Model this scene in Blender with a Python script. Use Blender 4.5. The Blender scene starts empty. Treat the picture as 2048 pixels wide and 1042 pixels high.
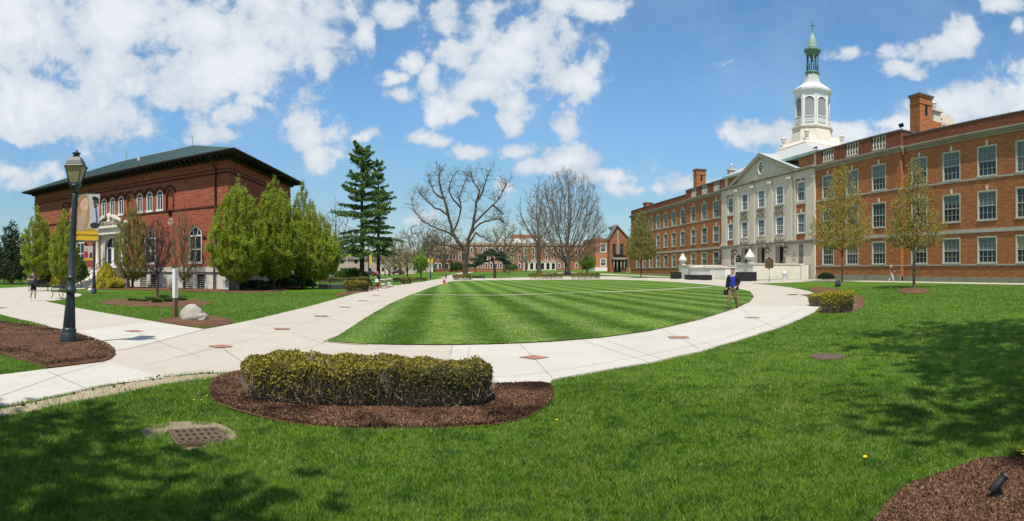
import bpy, math, random
import numpy as np
from mathutils import Vector, Matrix
from mathutils.geometry import delaunay_2d_cdt

random.seed(7); RNG = np.random.default_rng(7)
PI = math.pi
C = bpy.context.scene.collection
sc = bpy.context.scene

# ------------------------------------------------------------------ camera (stitched phone panorama: cylindrical)
F, CX, HY, ZC = 1218.7, 1024.0, 541.5, 1.7
cam = bpy.data.cameras.new('camera'); cam.type = 'PANO'
cam.panorama_type = 'CENTRAL_CYLINDRICAL'
cam.central_cylindrical_range_u_min = -CX / F
cam.central_cylindrical_range_u_max = CX / F
cam.central_cylindrical_range_v_min = -(1042 - HY) / F
cam.central_cylindrical_range_v_max = HY / F
cam.central_cylindrical_radius = 1.0
cam.clip_start = 0.05; cam.clip_end = 8000
camo = bpy.data.objects.new('camera', cam); C.objects.link(camo)
camo.location = (0, 0, ZC); camo.rotation_euler = (PI / 2, 0, 0)
sc.camera = camo

# ------------------------------------------------------------------ sky, sun, exposure
SUN_EL, SUN_AZ = math.radians(61), math.radians(191)
SKY_STRENGTH = 0.12
w = bpy.data.worlds.new('World'); sc.world = w; w.use_nodes = True
nt = w.node_tree; nt.nodes.clear(); L = nt.links
def N(t, **k):
    n = nt.nodes.new(t)
    for a, b in k.items(): setattr(n, a, b)
    return n
def M2(op, a, b=None, c=None):
    n = N('ShaderNodeMath', operation=op)
    for i, v in enumerate((a, b, c)):
        if v is None: continue
        if isinstance(v, (int, float)): n.inputs[i].default_value = v
        else: L.new(v, n.inputs[i])
    return n.outputs[0]
tc = N('ShaderNodeTexCoord'); sep = N('ShaderNodeSeparateXYZ'); L.new(tc.outputs['Generated'], sep.inputs[0])
X_, Y_, Z_ = sep.outputs
az = M2('ARCTAN2', X_, Y_)
hyp = M2('SQRT', M2('ADD', M2('MULTIPLY', X_, X_), M2('MULTIPLY', Y_, Y_)))
el = M2('DIVIDE', Z_, M2('MAXIMUM', hyp, 0.02))
cmb = N('ShaderNodeCombineXYZ'); L.new(az, cmb.inputs[0]); L.new(el, cmb.inputs[1])
uv = cmb.outputs[0]
def noise(vec, scale, detail, rough=0.5, dist=0.0):
    n = N('ShaderNodeTexNoise'); n.inputs['Scale'].default_value = scale; n.inputs['Detail'].default_value = detail
    n.inputs['Roughness'].default_value = rough; n.inputs['Distortion'].default_value = dist
    L.new(vec, n.inputs['Vector']); return n
# warp the lookup so that cloud edges billow
nw = noise(uv, 9, 4, 0.55)
vm = N('ShaderNodeVectorMath', operation='SUBTRACT'); L.new(nw.outputs['Color'], vm.inputs[0]); vm.inputs[1].default_value = (.5, .5, .5)
vs = N('ShaderNodeVectorMath', operation='SCALE'); L.new(vm.outputs[0], vs.inputs[0]); vs.inputs['Scale'].default_value = 0.055
va = N('ShaderNodeVectorMath', operation='ADD'); L.new(uv, va.inputs[0]); L.new(vs.outputs[0], va.inputs[1])
wuv = va.outputs[0]
CLOUDS = [  # centre x, y, radius x, y in the photograph's angles, weight
 (60,60,230,120,1),(250,40,200,70,1),(420,40,220,80,1),(560,40,150,110,1),(650,20,90,50,1),(90,210,170,90,1),(200,230,120,70,.9),
 (400,150,190,70,1),(300,165,100,60,.9),(500,110,110,60,1),(470,228,50,26,1),(497,200,30,22,.9),(420,265,60,26,.8),(60,275,70,25,.7),
 (650,125,25,38,.95),(640,270,80,38,.9),(650,310,50,32,.9),(725,270,28,16,.7),(730,65,24,34,.9),(30,350,60,25,.6),(100,360,60,20,.5),
 (800,20,60,30,.9),(880,30,40,40,.8),(1000,25,60,30,.9),(1170,10,90,30,1),(785,150,35,18,.9),(825,120,30,20,.95),(865,150,22,35,.9),(800,185,35,18,.8),
 (910,100,55,30,1),(1010,120,120,60,1),(1060,80,120,50,.95),(960,170,90,40,.9),(1030,215,40,30,.85),(905,215,45,30,.9),(1140,160,75,40,1),(1190,125,30,30,.7),
 (1015,245,30,28,.8),(850,275,42,19,1),(945,303,42,14,.75),(1120,255,28,30,.65),(1125,318,75,30,1),(1080,330,60,22,.9),(1200,355,90,20,.7),(1300,375,140,16,.6),(1010,380,20,18,.6),(1040,305,45,14,.6),
 (1520,270,75,30,1),(1590,270,130,32,.95),(1700,255,90,25,.9),(1780,240,60,14,.8),(1870,105,75,30,1),(1920,80,38,32,1),(1800,135,55,16,.85),(1700,110,38,12,.75),(1765,110,28,16,.6),
 (1960,210,110,45,1),(2040,190,90,60,1),(1880,240,70,25,.8),(2010,5,55,22,1),(2040,50,20,22,.7),(1465,118,30,12,.4),
 (840,435,60,12,.3),(10,350,60,30,.6),(1400,375,90,14,.5)]
acc = None
for (cx, cy, rx, ry, wt) in CLOUDS:
    s = N('ShaderNodeVectorMath', operation='SUBTRACT'); L.new(wuv, s.inputs[0]); s.inputs[1].default_value = ((cx - CX) / F, (HY - cy) / F, 0)
    d = N('ShaderNodeVectorMath', operation='MULTIPLY'); L.new(s.outputs[0], d.inputs[0]); d.inputs[1].default_value = (F / (rx * 1.25), F / (ry * 1.3), 0)
    l = N('ShaderNodeVectorMath', operation='LENGTH'); L.new(d.outputs[0], l.inputs[0])
    v = M2('MULTIPLY', M2('SUBTRACT', 1.0, l.outputs['Value']), wt)
    acc = v if acc is None else M2('SMOOTH_MAX', acc, v, 0.08)
n1 = noise(uv, 13, 9, 0.58, 0.4); n2 = noise(uv, 5, 6, 0.6, 0.2)
n4 = noise(uv, 34, 6, 0.6, 0.3)
fld = M2('ADD', M2('ADD', acc, M2('MULTIPLY', M2('SUBTRACT', n1.outputs['Fac'], 0.495), 2.4)), M2('MULTIPLY', M2('SUBTRACT', n4.outputs['Fac'], 0.5), 1.0))
mr = N('ShaderNodeMapRange', interpolation_type='SMOOTHERSTEP'); L.new(fld, mr.inputs[0]); mr.inputs[1].default_value = -.10; mr.inputs[2].default_value = 0.58
haz = N('ShaderNodeMapRange'); L.new(n2.outputs['Fac'], haz.inputs[0]); haz.inputs[1].default_value = .45; haz.inputs[2].default_value = .8; haz.inputs[4].default_value = .30
ng = noise(tc.outputs['Generated'], 2.2, 6, .6, .3); mg = N('ShaderNodeMapRange', interpolation_type='SMOOTHSTEP'); L.new(ng.outputs['Fac'], mg.inputs[0]); mg.inputs[1].default_value = .42; mg.inputs[2].default_value = .58
we = N('ShaderNodeMapRange', interpolation_type='SMOOTHSTEP'); L.new(el, we.inputs[0]); we.inputs[1].default_value = .50; we.inputs[2].default_value = .75
wa = N('ShaderNodeMapRange', interpolation_type='SMOOTHSTEP'); L.new(M2('ABSOLUTE', az), wa.inputs[0]); wa.inputs[1].default_value = .95; wa.inputs[2].default_value = 1.2
outm = M2('MULTIPLY', M2('MAXIMUM', we.outputs[0], wa.outputs[0]), mg.outputs[0])
mask = M2('MAXIMUM', M2('MAXIMUM', M2('MULTIPLY', mr.outputs[0], .96), haz.outputs[0]), M2('MULTIPLY', outm, .9))
sky = N('ShaderNodeTexSky'); sky.sky_type = 'NISHITA'; sky.sun_disc = False
sky.sun_elevation = SUN_EL; sky.sun_rotation = SUN_AZ; sky.air_density = 1.0; sky.dust_density = 0.1; sky.ozone_density = 3.0
# cloud body: bright tops, greyer bases
n3 = noise(wuv, 10, 5, 0.5)
shade = N('ShaderNodeMapRange'); L.new(M2('ADD', M2('MULTIPLY', fld, .5), M2('MULTIPLY', n3.outputs['Fac'], .9)), shade.inputs[0]); shade.inputs[1].default_value = .40; shade.inputs[2].default_value = 1.0
mxc = N('ShaderNodeMix', data_type='RGBA'); L.new(shade.outputs[0], mxc.inputs['Factor'])
mxc.inputs[6].default_value = (4.1, 4.8, 5.7, 1); mxc.inputs[7].default_value = (6.7, 7.0, 7.3, 1)
skc = N('ShaderNodeMix', data_type='RGBA', blend_type='MULTIPLY'); skc.inputs['Factor'].default_value = 1
tint = N('ShaderNodeMix', data_type='RGBA'); hr_ = N('ShaderNodeMapRange', interpolation_type='SMOOTHSTEP'); L.new(el, hr_.inputs[0]); hr_.inputs[2].default_value = .3
L.new(hr_.outputs[0], tint.inputs['Factor']); tint.inputs[6].default_value = (.60, .67, .70, 1); tint.inputs[7].default_value = (.86, 1.16, 1.22, 1)
L.new(sky.outputs[0], skc.inputs[6]); L.new(tint.outputs[2], skc.inputs[7])
mx = N('ShaderNodeMix', data_type='RGBA'); L.new(mask, mx.inputs['Factor']); L.new(skc.outputs[2], mx.inputs[6]); L.new(mxc.outputs[2], mx.inputs[7])
bg = N('ShaderNodeBackground'); bg.inputs[1].default_value = SKY_STRENGTH; L.new(mx.outputs[2], bg.inputs[0])
wo = N('ShaderNodeOutputWorld'); L.new(bg.outputs[0], wo.inputs[0])

if hasattr(w, 'cycles'): w.cycles.sample_map_resolution = 512
sun = bpy.data.lights.new('sun', 'SUN'); sun.energy = 4.9; sun.angle = math.radians(.53); sun.color = (1, .93, .82)
suno = bpy.data.objects.new('sun', sun); C.objects.link(suno)
sd = Vector((math.sin(SUN_AZ) * math.cos(SUN_EL), math.cos(SUN_AZ) * math.cos(SUN_EL), math.sin(SUN_EL)))
suno.rotation_euler = sd.to_track_quat('Z', 'Y').to_euler(); suno.location = (0, -20, 60)
sc.view_settings.view_transform = 'Standard'; sc.view_settings.look = 'None'; sc.view_settings.exposure = 0.08; sc.view_settings.gamma = 1
sc.cycles.max_bounces = 5; sc.cycles.diffuse_bounces = 2; sc.cycles.glossy_bounces = 2; sc.cycles.transparent_max_bounces = 6
sc.cycles.use_denoising = False if False else True

# ------------------------------------------------------------------ ground shape and the picture's angles
NX = Vector((math.sin(1.4573), math.cos(1.4573)))      # across the quad, towards the long hall
TX = Vector((-NX.y, NX.x))                              # along the quad, away
def sst(t):
    t = np.clip(t, 0, 1); return t * t * (3 - 2 * t)
def gza(x, y):
    a = NX.x * x + NX.y * y; u = TX.x * x + TX.y * y
    return .62 * sst((a - 12) / 28) + 1.3 * sst((u - 90) / 130) * sst((a + 30) / 30)
def gz(x, y): return float(gza(np.float64(x), np.float64(y)))
def pol(px, rho):
    th = (px - CX) / F
    return rho * math.sin(th), rho * math.cos(th)
def gp(px, py):
    t = (py - HY) / F; r = 2.0; last = r
    while r < 900:
        x, y = pol(px, r)
        if ZC - t * r <= gz(x, y):
            lo, hi = last, r
            for _ in range(24):
                m = (lo + hi) / 2; x, y = pol(px, m)
                if ZC - t * m <= gz(x, y): hi = m
                else: lo = m
            x, y = pol(px, hi); return Vector((x, y, gz(x, y)))
        last = r; r *= 1.03
    x, y = pol(px, 900); return Vector((x, y, gz(x, y)))
def at(px, rho):
    x, y = pol(px, rho); return Vector((x, y, gz(x, y)))
def face_cam(p, turn=0.0):                               # z rotation that turns local -Y to the viewer
    return -math.atan2(p.x, p.y) + turn

# ------------------------------------------------------------------ objects
def tag(o, label=None, cat=None, group=None, kind=None):
    if label: o['label'] = label
    if cat: o['category'] = cat
    if group: o['group'] = group
    if kind: o['kind'] = kind
    return o
def thing(name, label, cat, loc=(0, 0, 0), rz=0.0, group=None):
    o = bpy.data.objects.new(name, None); C.objects.link(o); o.empty_display_size = .3
    o.location = loc; o.rotation_euler = (0, 0, rz)
    return tag(o, label, cat, group)
def copy_tree(o, parent=None):
    c = o.copy(); C.objects.link(c)
    if parent is not None: c.parent = parent
    for ch in list(o.children): copy_tree(ch, c)
    return c
def link(name, me, mat=None, parent=None):
    if mat is not None: me.materials.append(mat)
    o = bpy.data.objects.new(name, me); C.objects.link(o)
    if parent is not None: o.parent = parent
    return o
class MB:
    """collects shapes in one frame; build() links them as one mesh object"""
    def __init__(s, M=None): s.v = []; s.f = []; s.sm = []; s.M = M or Matrix.Identity(4)
    def add(s, vs, fs, smooth=False):
        k = len(s.v); s.v += [tuple(s.M @ Vector(p)) for p in vs]
        s.f += [tuple(k + i for i in f) for f in fs]; s.sm += [smooth] * len(fs); return s
    def bx(s, x0, x1, y0, y1, z0, z1):
        return s.add([(x0,y0,z0),(x1,y0,z0),(x1,y1,z0),(x0,y1,z0),(x0,y0,z1),(x1,y0,z1),(x1,y1,z1),(x0,y1,z1)],
                     [(0,3,2,1),(4,5,6,7),(0,1,5,4),(1,2,6,5),(2,3,7,6),(3,0,4,7)])
    def bxc(s, c, d, R=None):
        h = [Vector((sx*d[0]/2, sy*d[1]/2, sz*d[2]/2)) for sz in (-1,1) for sx, sy in ((-1,-1),(1,-1),(1,1),(-1,1))]
        if R is not None: h = [R @ p for p in h]
        return s.add([Vector(c)+p for p in h], [(0,3,2,1),(4,5,6,7),(0,1,5,4),(1,2,6,5),(2,3,7,6),(3,0,4,7)])
    def tube(s, pts, rs, n=8, cap=True, smooth=True):
        pts = [Vector(p) for p in pts]
        if not hasattr(rs, '__len__'): rs = [rs]*len(pts)
        vs = []; 
        for i, p in enumerate(pts):
            d = (pts[min(i+1, len(pts)-1)] - pts[max(i-1, 0)]).normalized()
            a = d.orthogonal().normalized() if i == 0 else (pa - d*pa.dot(d)).normalized()
            pa = a; b = d.cross(a)
            vs += [p + (a*math.cos(2*PI*k/n) + b*math.sin(2*PI*k/n))*rs[i] for k in range(n)]
        fs = [(i*n+k, i*n+(k+1)%n, (i+1)*n+(k+1)%n, (i+1)*n+k) for i in range(len(pts)-1) for k in range(n)]
        s.add(vs, fs, smooth)
        if cap:
            k0 = len(s.v)-len(vs); s.f += [tuple(k0+k for k in reversed(range(n))), tuple(k0+(len(pts)-1)*n+k for k in range(n))]; s.sm += [False]*2
        return s
    def lathe(s, prof, c=(0,0,0), n=16, smooth=True, rot=0.0, sx=1, sy=1):
        vs = []; c = Vector(c)
        for r, z in prof: vs += [c + Vector((r*math.cos(rot+2*PI*k/n)*sx, r*math.sin(rot+2*PI*k/n)*sy, z)) for k in range(n)]
        m = len(prof)
        fs = [(i*n+k, i*n+(k+1)%n, (i+1)*n+(k+1)%n, (i+1)*n+k) for i in range(m-1) for k in range(n)]
        s.add(vs, fs, smooth); k0 = len(s.v)-len(vs)
        if prof[0][0] > .001: s.f.append(tuple(k0+k for k in reversed(range(n)))); s.sm.append(False)
        if prof[-1][0] > .001: s.f.append(tuple(k0+(m-1)*n+k for k in range(n))); s.sm.append(False)
        return s
    def prism(s, poly, y0, y1):                          # outline in x,z given thickness in y
        n = len(poly)
        area = sum(poly[i][0]*poly[(i+1)%n][1]-poly[(i+1)%n][0]*poly[i][1] for i in range(n))
        if area < 0: poly = poly[::-1]
        vs = [(x, y0, z) for x, z in poly] + [(x, y1, z) for x, z in poly]
        return s.add(vs, [tuple(range(n)), tuple(reversed(range(n, 2*n)))] + [(i, n+i, n+(i+1)%n, (i+1)%n) for i in range(n)])
    def flat(s, poly, y, flip=False):
        return s.add([(x, y, z) for x, z in poly], [tuple(range(len(poly)))])
    def mesh(s, name):
        me = bpy.data.meshes.new(name); me.from_pydata(s.v, [], s.f)
        me.polygons.foreach_set('use_smooth', s.sm)
        uvl = me.uv_layers.new(name='UVMap')
        n = len(me.polygons); nor = np.zeros(n*3, np.float32); me.polygons.foreach_get('normal', nor); nor = nor.reshape(-1,3)
        tot = np.zeros(n, np.int32); me.polygons.foreach_get('loop_total', tot)
        vi = np.zeros(len(me.loops), np.int32); me.loops.foreach_get('vertex_index', vi)
        co = np.zeros(len(me.vertices)*3, np.float32); me.vertices.foreach_get('co', co); co = co.reshape(-1,3)[vi]
        nr = np.repeat(nor, tot, axis=0)
        h = np.hypot(nr[:,0], nr[:,1]); flatm = h < .5; h = np.maximum(h, 1e-6)
        u = np.where(flatm, co[:,0], (-nr[:,1]*co[:,0] + nr[:,0]*co[:,1])/h); v = np.where(flatm, co[:,1], co[:,2])
        uvl.data.foreach_set('uv', np.stack([u, v], 1).astype(np.float32).ravel())
        me.update(); return me
    def build(s, name, mat, parent=None): return link(name, s.mesh(name), mat, parent)
def npmesh(name, verts, nper, mat=None, parent=None, smooth=False, cols=None):
    """verts (F*nper,3): separate faces of nper corners"""
    verts = np.ascontiguousarray(verts, np.float32); nf = len(verts)//nper
    me = bpy.data.meshes.new(name); me.vertices.add(len(verts)); me.vertices.foreach_set('co', verts.ravel())
    me.loops.add(nf*nper); me.loops.foreach_set('vertex_index', np.arange(nf*nper, dtype=np.int32))
    me.polygons.add(nf); me.polygons.foreach_set('loop_start', np.arange(0, nf*nper, nper, dtype=np.int32))
    me.update(calc_edges=True)
    if cols is not None:
        ca = me.color_attributes.new('Tint', 'FLOAT_COLOR', 'CORNER')
        ca.data.foreach_set('color', np.repeat(np.c_[cols, np.ones(nf)], nper, axis=0).astype(np.float32).ravel())
    return link(name, me, mat, parent)
def skinned(name, joints, edges, mat, parent=None, root=0, sub=2):
    """one continuous surface grown round joints ((pos, radius or (rx,ry)))"""
    me = bpy.data.meshes.new(name); me.from_pydata([j[0] for j in joints], edges, [])
    o = link(name, me, mat, parent)
    m = o.modifiers.new('skin', 'SKIN'); m.use_smooth_shade = True
    ly = me.skin_vertices[0] if me.skin_vertices else None
    if ly is None:
        return o
    for i, j in enumerate(joints):
        r = j[1]; ly.data[i].radius = (r, r) if not hasattr(r, '__len__') else r
        ly.data[i].use_root = (i == root)
    s = o.modifiers.new('sub', 'SUBSURF'); s.levels = sub; s.render_levels = sub
    return o

# ------------------------------------------------------------------ materials
MATS = {}
class NT:
    def __init__(s, name):
        s.m = bpy.data.materials.new(name); s.m.use_nodes = True; s.t = s.m.node_tree; s.b = s.t.nodes['Principled BSDF']
    def n(s, t, **k):
        x = s.t.nodes.new(t)
        for a, b in k.items(): setattr(x, a, b)
        return x
    def l(s, a, b): s.t.links.new(a, b)
    def mix(s, f, a, b, mode='MIX'):
        x = s.n('ShaderNodeMix', data_type='RGBA', blend_type=mode)
        for v, i in ((f, 0), (a, 6), (b, 7)):
            if isinstance(v, (int, float)): x.inputs[i].default_value = v
            elif isinstance(v, tuple): x.inputs[i].default_value = (*v[:3], 1)
            else: s.l(v, x.inputs[i])
        return x.outputs[2]
    def noise(s, scale, detail=4, rough=.55, vec=None, dist=0, stretch=None):
        x = s.n('ShaderNodeTexNoise'); x.inputs['Scale'].default_value = scale; x.inputs['Detail'].default_value = detail; x.inputs['Roughness'].default_value = rough; x.inputs['Distortion'].default_value = dist
        if vec is None: vec = s.obj()
        if stretch:
            mp = s.n('ShaderNodeMapping'); s.l(vec, mp.inputs[0]); mp.inputs['Scale'].default_value = stretch; vec = mp.outputs[0]
        s.l(vec, x.inputs['Vector']); return x.outputs['Fac']
    def obj(s): 
        if not hasattr(s, 'tc'): s.tc = s.n('ShaderNodeTexCoord')
        return s.tc.outputs['Object']
    def uv(s): s.obj(); return s.tc.outputs['UV']
    def rng(s, v, a, b, c=0, d=1):
        x = s.n('ShaderNodeMapRange'); s.l(v, x.inputs[0])
        for i, q in enumerate((a, b, c, d)): x.inputs[i+1].default_value = q
        return x.outputs[0]
    def math(s, op, a, b=0):
        x = s.n('ShaderNodeMath', operation=op)
        for i, v in enumerate((a, b)):
            if isinstance(v, (int, float)): x.inputs[i].default_value = v
            else: s.l(v, x.inputs[i])
        return x.outputs[0]
    def out(s, col, rough=.8, bump=None, bs=.3, bd=.02, **k):
        if isinstance(col, tuple): s.b.inputs['Base Color'].default_value = (*col, 1)
        else: s.l(col, s.b.inputs['Base Color'])
        s.b.inputs['Roughness'].default_value = rough; s.b.inputs['Specular IOR Level'].default_value = k.pop('spec', .3)
        for a, b in k.items(): s.b.inputs[a.replace('_', ' ')].default_value = b
        if bump is not None:
            x = s.n('ShaderNodeBump'); x.inputs['Strength'].default_value = bs; x.inputs['Distance'].default_value = bd; s.l(bump, x.inputs['Height']); s.l(x.outputs[0], s.b.inputs['Normal'])
        return s.m
def plain(name, c, rough=.7, var=.25, scale=3, **k):
    if name in MATS: return MATS[name]
    t = NT(name); f = t.noise(scale, 5); col = t.mix(f, tuple(x*(1-var) for x in c), tuple(min(1, x*(1+var)) for x in c))
    MATS[name] = t.out(col, rough, bump=t.noise(scale*8, 3), bs=.15, **k); return MATS[name]
def brick(name, c1, c2, mortar, big=.35):
    t = NT(name); u = t.uv()
    b = t.n('ShaderNodeTexBrick'); t.l(u, b.inputs['Vector']); b.inputs['Scale'].default_value = 1
    b.inputs['Brick Width'].default_value = .22; b.inputs['Row Height'].default_value = .075; b.inputs['Mortar Size'].default_value = .008
    b.inputs['Color1'].default_value = (*c1, 1); b.inputs['Color2'].default_value = (*c2, 1); b.inputs['Mortar'].default_value = (*mortar, 1); b.inputs['Bias'].default_value = .1
    # courses and patches that still read from far away
    p1 = t.noise(1, 5, .65, vec=u, stretch=(1.1, 6, 1)); p2 = t.noise(.12, 4, .6, vec=u); p3 = t.noise(1, 3, .7, vec=u, stretch=(3.2, 13, 1))
    col = t.mix(t.rng(p1, .3, .7), t.mix(1, b.outputs['Color'], (.62, .58, .54), 'MULTIPLY'), t.mix(1, b.outputs['Color'], (1.36, 1.3, 1.22), 'MULTIPLY'))
    col = t.mix(t.rng(p3, .58, .72, 0, .65), col, (.1, .045, .03))
    col = t.mix(t.rng(p2, .35, .7, 0, big), col, t.mix(1, col, (.62, .6, .6), 'MULTIPLY'))
    MATS[name] = t.out(col, .88, bump=b.outputs['Fac'], bs=-.25, bd=.01, spec=.15); return MATS[name]
def leafmat(name, c1, c2, trans=.25, c3=None):
    if name in MATS: return MATS[name]
    t = NT(name); g = t.n('ShaderNodeNewGeometry'); r = g.outputs['Random Per Island']
    f = t.noise(.9, 3); col = t.mix(r, c1, c2)
    if c3: col = t.mix(t.rng(f, .5, .62), col, c3)
    col = t.mix(t.rng(f, .3, .7, 0, .45), col, t.mix(1, col, (.6, .65, .6), 'MULTIPLY'))
    m = t.out(col, .55, spec=.25)
    tr = t.n('ShaderNodeBsdfTranslucent'); t.l(col, tr.inputs[0]); ms = t.n('ShaderNodeMixShader'); ms.inputs[0].default_value = trans
    t.l(t.b.outputs[0], ms.inputs[1]); t.l(tr.outputs[0], ms.inputs[2]); t.l(ms.outputs[0], t.t.nodes['Material Output'].inputs[0])
    MATS[name] = m; return m
def bark(name, c):
    if name in MATS: return MATS[name]
    t = NT(name); f = t.noise(4, 6, .6, stretch=(1, 1, .25)); col = t.mix(t.rng(f, .3, .7), tuple(x*.55 for x in c), tuple(x*1.35 for x in c))
    MATS[name] = t.out(col, .9, bump=f, bs=.6, bd=.03, spec=.1); return MATS[name]
def stone(name, c, dirt=.5, blocks=True):
    t = NT(name); u = t.uv()
    p = t.noise(.5, 6, .65, vec=u, stretch=(1.6, .5, 1)); q = t.noise(6, 5, .6, vec=u)
    col = t.mix(t.rng(q, .3, .7), tuple(x*.86 for x in c), tuple(min(1, x*1.08) for x in c))
    col = t.mix(t.rng(p, .5, .78, 0, dirt), col, tuple(x*.36 for x in c))
    if blocks:
        b = t.n('ShaderNodeTexBrick'); t.l(u, b.inputs['Vector']); b.inputs['Scale'].default_value = 1; b.inputs['Brick Width'].default_value = 1.25; b.inputs['Row Height'].default_value = .6
        b.inputs['Mortar Size'].default_value = .012; b.inputs['Color1'].default_value = (1, 1, 1, 1); b.inputs['Color2'].default_value = (.93, .93, .92, 1); b.inputs['Mortar'].default_value = (.80, .78, .76, 1)
        col = t.mix(1, col, b.outputs['Color'], 'MULTIPLY')
    MATS[name] = t.out(col, .85, bump=q, bs=.12, spec=.2); return MATS[name]

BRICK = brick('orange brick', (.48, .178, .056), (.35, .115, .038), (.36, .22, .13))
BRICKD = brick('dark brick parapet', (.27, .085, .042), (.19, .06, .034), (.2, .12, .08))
BRICKR = brick('red brick', (.37, .105, .052), (.28, .075, .040), (.22, .12, .1), .3)
BRICKF = brick('far brick', (.40, .14, .07), (.31, .1, .05), (.35, .22, .15))
STONE = stone('limestone', (.55, .5, .4), .35)
STONED = stone('weathered limestone', (.34, .305, .235), .8, False)
STONEW = stone('pale terrace stone', (.80, .74, .67), .35)
STONEB = stone('white painted plinth', (.62, .60, .55), .15)
STONEP = stone('portal limestone', (.68, .62, .52), .3, False)
WHITE = plain('white paint', (.68, .70, .69), .5, .06, 4)
CREAM = plain('cream frame paint', (.46, .46, .37), .5, .08, 4)
IRON = plain('black iron', (.014, .015, .016), .6, .3)
def lamp_mat():
    t = NT('dark green lamp paint'); f = t.noise(9, 6, .7); q = t.noise(2.5, 5)
    col = t.mix(t.rng(q, .3, .7), (.014, .022, .024), (.03, .042, .045)); col = t.mix(t.rng(f, .70, .74), col, (.4, .4, .38))
    return t.out(col, .42, bump=t.noise(40, 3), bs=.1, spec=.5)
LAMPM = lamp_mat()
LAMPG = plain('amber lantern pane', (.30, .25, .14), .25, .25, 8, spec=.6)
COPPER = plain('green copper', (.10, .20, .155), .6, .35, 2)
COPPERL = plain('pale copper', (.26, .38, .31), .6, .25, 2)
SLATE = plain('pale slate roofing', (.44, .46, .45), .6, .18, 3)
COPE = plain('dark coping metal', (.13, .135, .14), .5, .3, 2)
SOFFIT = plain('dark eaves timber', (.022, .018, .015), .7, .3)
RUST = plain('rusty cast iron', (.115, .078, .052), .75, .45, 12)
BLIND = plain('window blind', (.12, .155, .15), .25, .3, .6, spec=.3)
BLINDY = plain('yellowish blind', (.23, .24, .15), .2, .15, .6, spec=.6)
GLASS = plain('dark window glass', (.018, .026, .034), .09, .5, .5, spec=.42)
GLASSB = plain('sky lit glass', (.03, .048, .058), .12, .5, .4, spec=.35)
DARK = plain('dark interior', (.010, .009, .008), .6)
def roofmat():
    t = NT('green standing seam metal'); f = t.noise(.7, 5); col = t.mix(f, (.055, .11, .105), (.10, .165, .155)); return t.out(col, .45, spec=.5)
ROOFG = roofmat()

# ground surfaces
def stripe_sheen_mix(t, col, amt):  # mowing stripes: light and dark of leaning blades put into the colour
    sp = t.n('ShaderNodeSeparateXYZ'); t.l(t.obj(), sp.inputs[0]); wob = t.noise(.3, 4, .6); rg = t.noise(5, 4, .7)
    v = t.math('ADD', t.math('ADD', t.math('MULTIPLY', sp.outputs[0], NX.x), t.math('MULTIPLY', sp.outputs[1], NX.y)), t.math('ADD', t.math('MULTIPLY', wob, .7), t.math('MULTIPLY', rg, .25)))
    s1 = t.rng(t.math('ADD', t.math('SINE', t.math('MULTIPLY', v, 2*PI/2.15)), t.math('MULTIPLY', t.math('SINE', t.math('MULTIPLY', v, 2*PI/5.3)), .35)), -.85, .85)
    v2 = t.math('ADD', t.math('MULTIPLY', sp.outputs[0], .55), t.math('MULTIPLY', sp.outputs[1], .83)); s2 = t.rng(t.math('SINE', t.math('MULTIPLY', v2, 2*PI/3.6)), -.6, .6)
    st = t.math('ADD', t.math('MULTIPLY', s1, .86), t.math('MULTIPLY', s2, .14)); st = t.math('MULTIPLY', st, t.rng(t.noise(1.6, 4, .7), .25, .6, .55, 1))
    return t.mix(st, t.mix(1, col, (.66, .76, .74), 'MULTIPLY'), t.mix(amt, col, t.mix(1, col, (2.0, 1.6, 3.1), 'MULTIPLY')))
def grass_mat(name, stripes):
    t = NT(name); o = t.obj()
    a = t.noise(.35, 5, .65); b = t.noise(5, 5, .75); c = t.noise(70, 3, .7); d = t.noise(2.2, 4, .6)
    col = t.mix(t.rng(b, .3, .7), (.072, .175, .011), (.155, .265, .025))
    col = t.mix(t.rng(a, .42, .75, 0, .5), col, (.125, .195, .030))
    col = t.mix(t.rng(c, .38, .60, 0, .75), col, (.028, .075, .007))
    col = t.mix(t.rng(d, .66, .76, 0, .35), col, (.18, .17, .05))
    if stripes: col = stripe_sheen_mix(t, col, 1.0)
    return t.out(col, .8, bump=t.math('ADD', c, b), bs=.6, bd=.05, spec=.1)
GRASS = grass_mat('lawn', 0); GRASSS = grass_mat('mown striped lawn', 1.25)
def conc(name, c1, c2, joints=0):
    t = NT(name); a = t.noise(.5, 6, .65); b = t.noise(7, 6, .7); c = t.noise(60, 3)
    col = t.mix(t.rng(a, .3, .7), c1, c2); col = t.mix(t.rng(b, .48, .75, 0, .5), col, tuple(x*.74 for x in c1)); col = t.mix(t.rng(c, .4, .7, 0, .25), col, tuple(x*.5 for x in c1)); col = t.mix(t.rng(t.noise(1.7, 6, .75, dist=.8), .58, .72, 0, .45), col, tuple(x*.68 for x in c1))
    return t.out(col, .9, bump=c, bs=.15, bd=.01, spec=.15)
CONC = conc('warm concrete', (.46, .415, .345), (.53, .48, .41)); CONCL = conc('newer pale concrete', (.50, .475, .42), (.57, .545, .485))
SAND = conc('sandy edge', (.34, .27, .18), (.45, .37, .26))
def mulch_mat():
    t = NT('brown mulch'); a = t.noise(26, 5, .75); b = t.noise(1.3, 4)
    v = t.n('ShaderNodeTexVoronoi'); v.inputs['Scale'].default_value = 45; t.l(t.obj(), v.inputs['Vector'])
    col = t.mix(t.rng(a, .3, .7), (.09, .044, .025), (.27, .15, .09)); col = t.mix(t.rng(v.outputs['Distance'], .1, .55, 0, .5), col, (.07, .032, .018))
    col = t.mix(t.rng(b, .4, .7, 0, .3), col, (.30, .17, .105))
    return t.out(col, .95, bump=a, bs=.9, bd=.04, spec=.05)
MULCH = mulch_mat()
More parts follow.
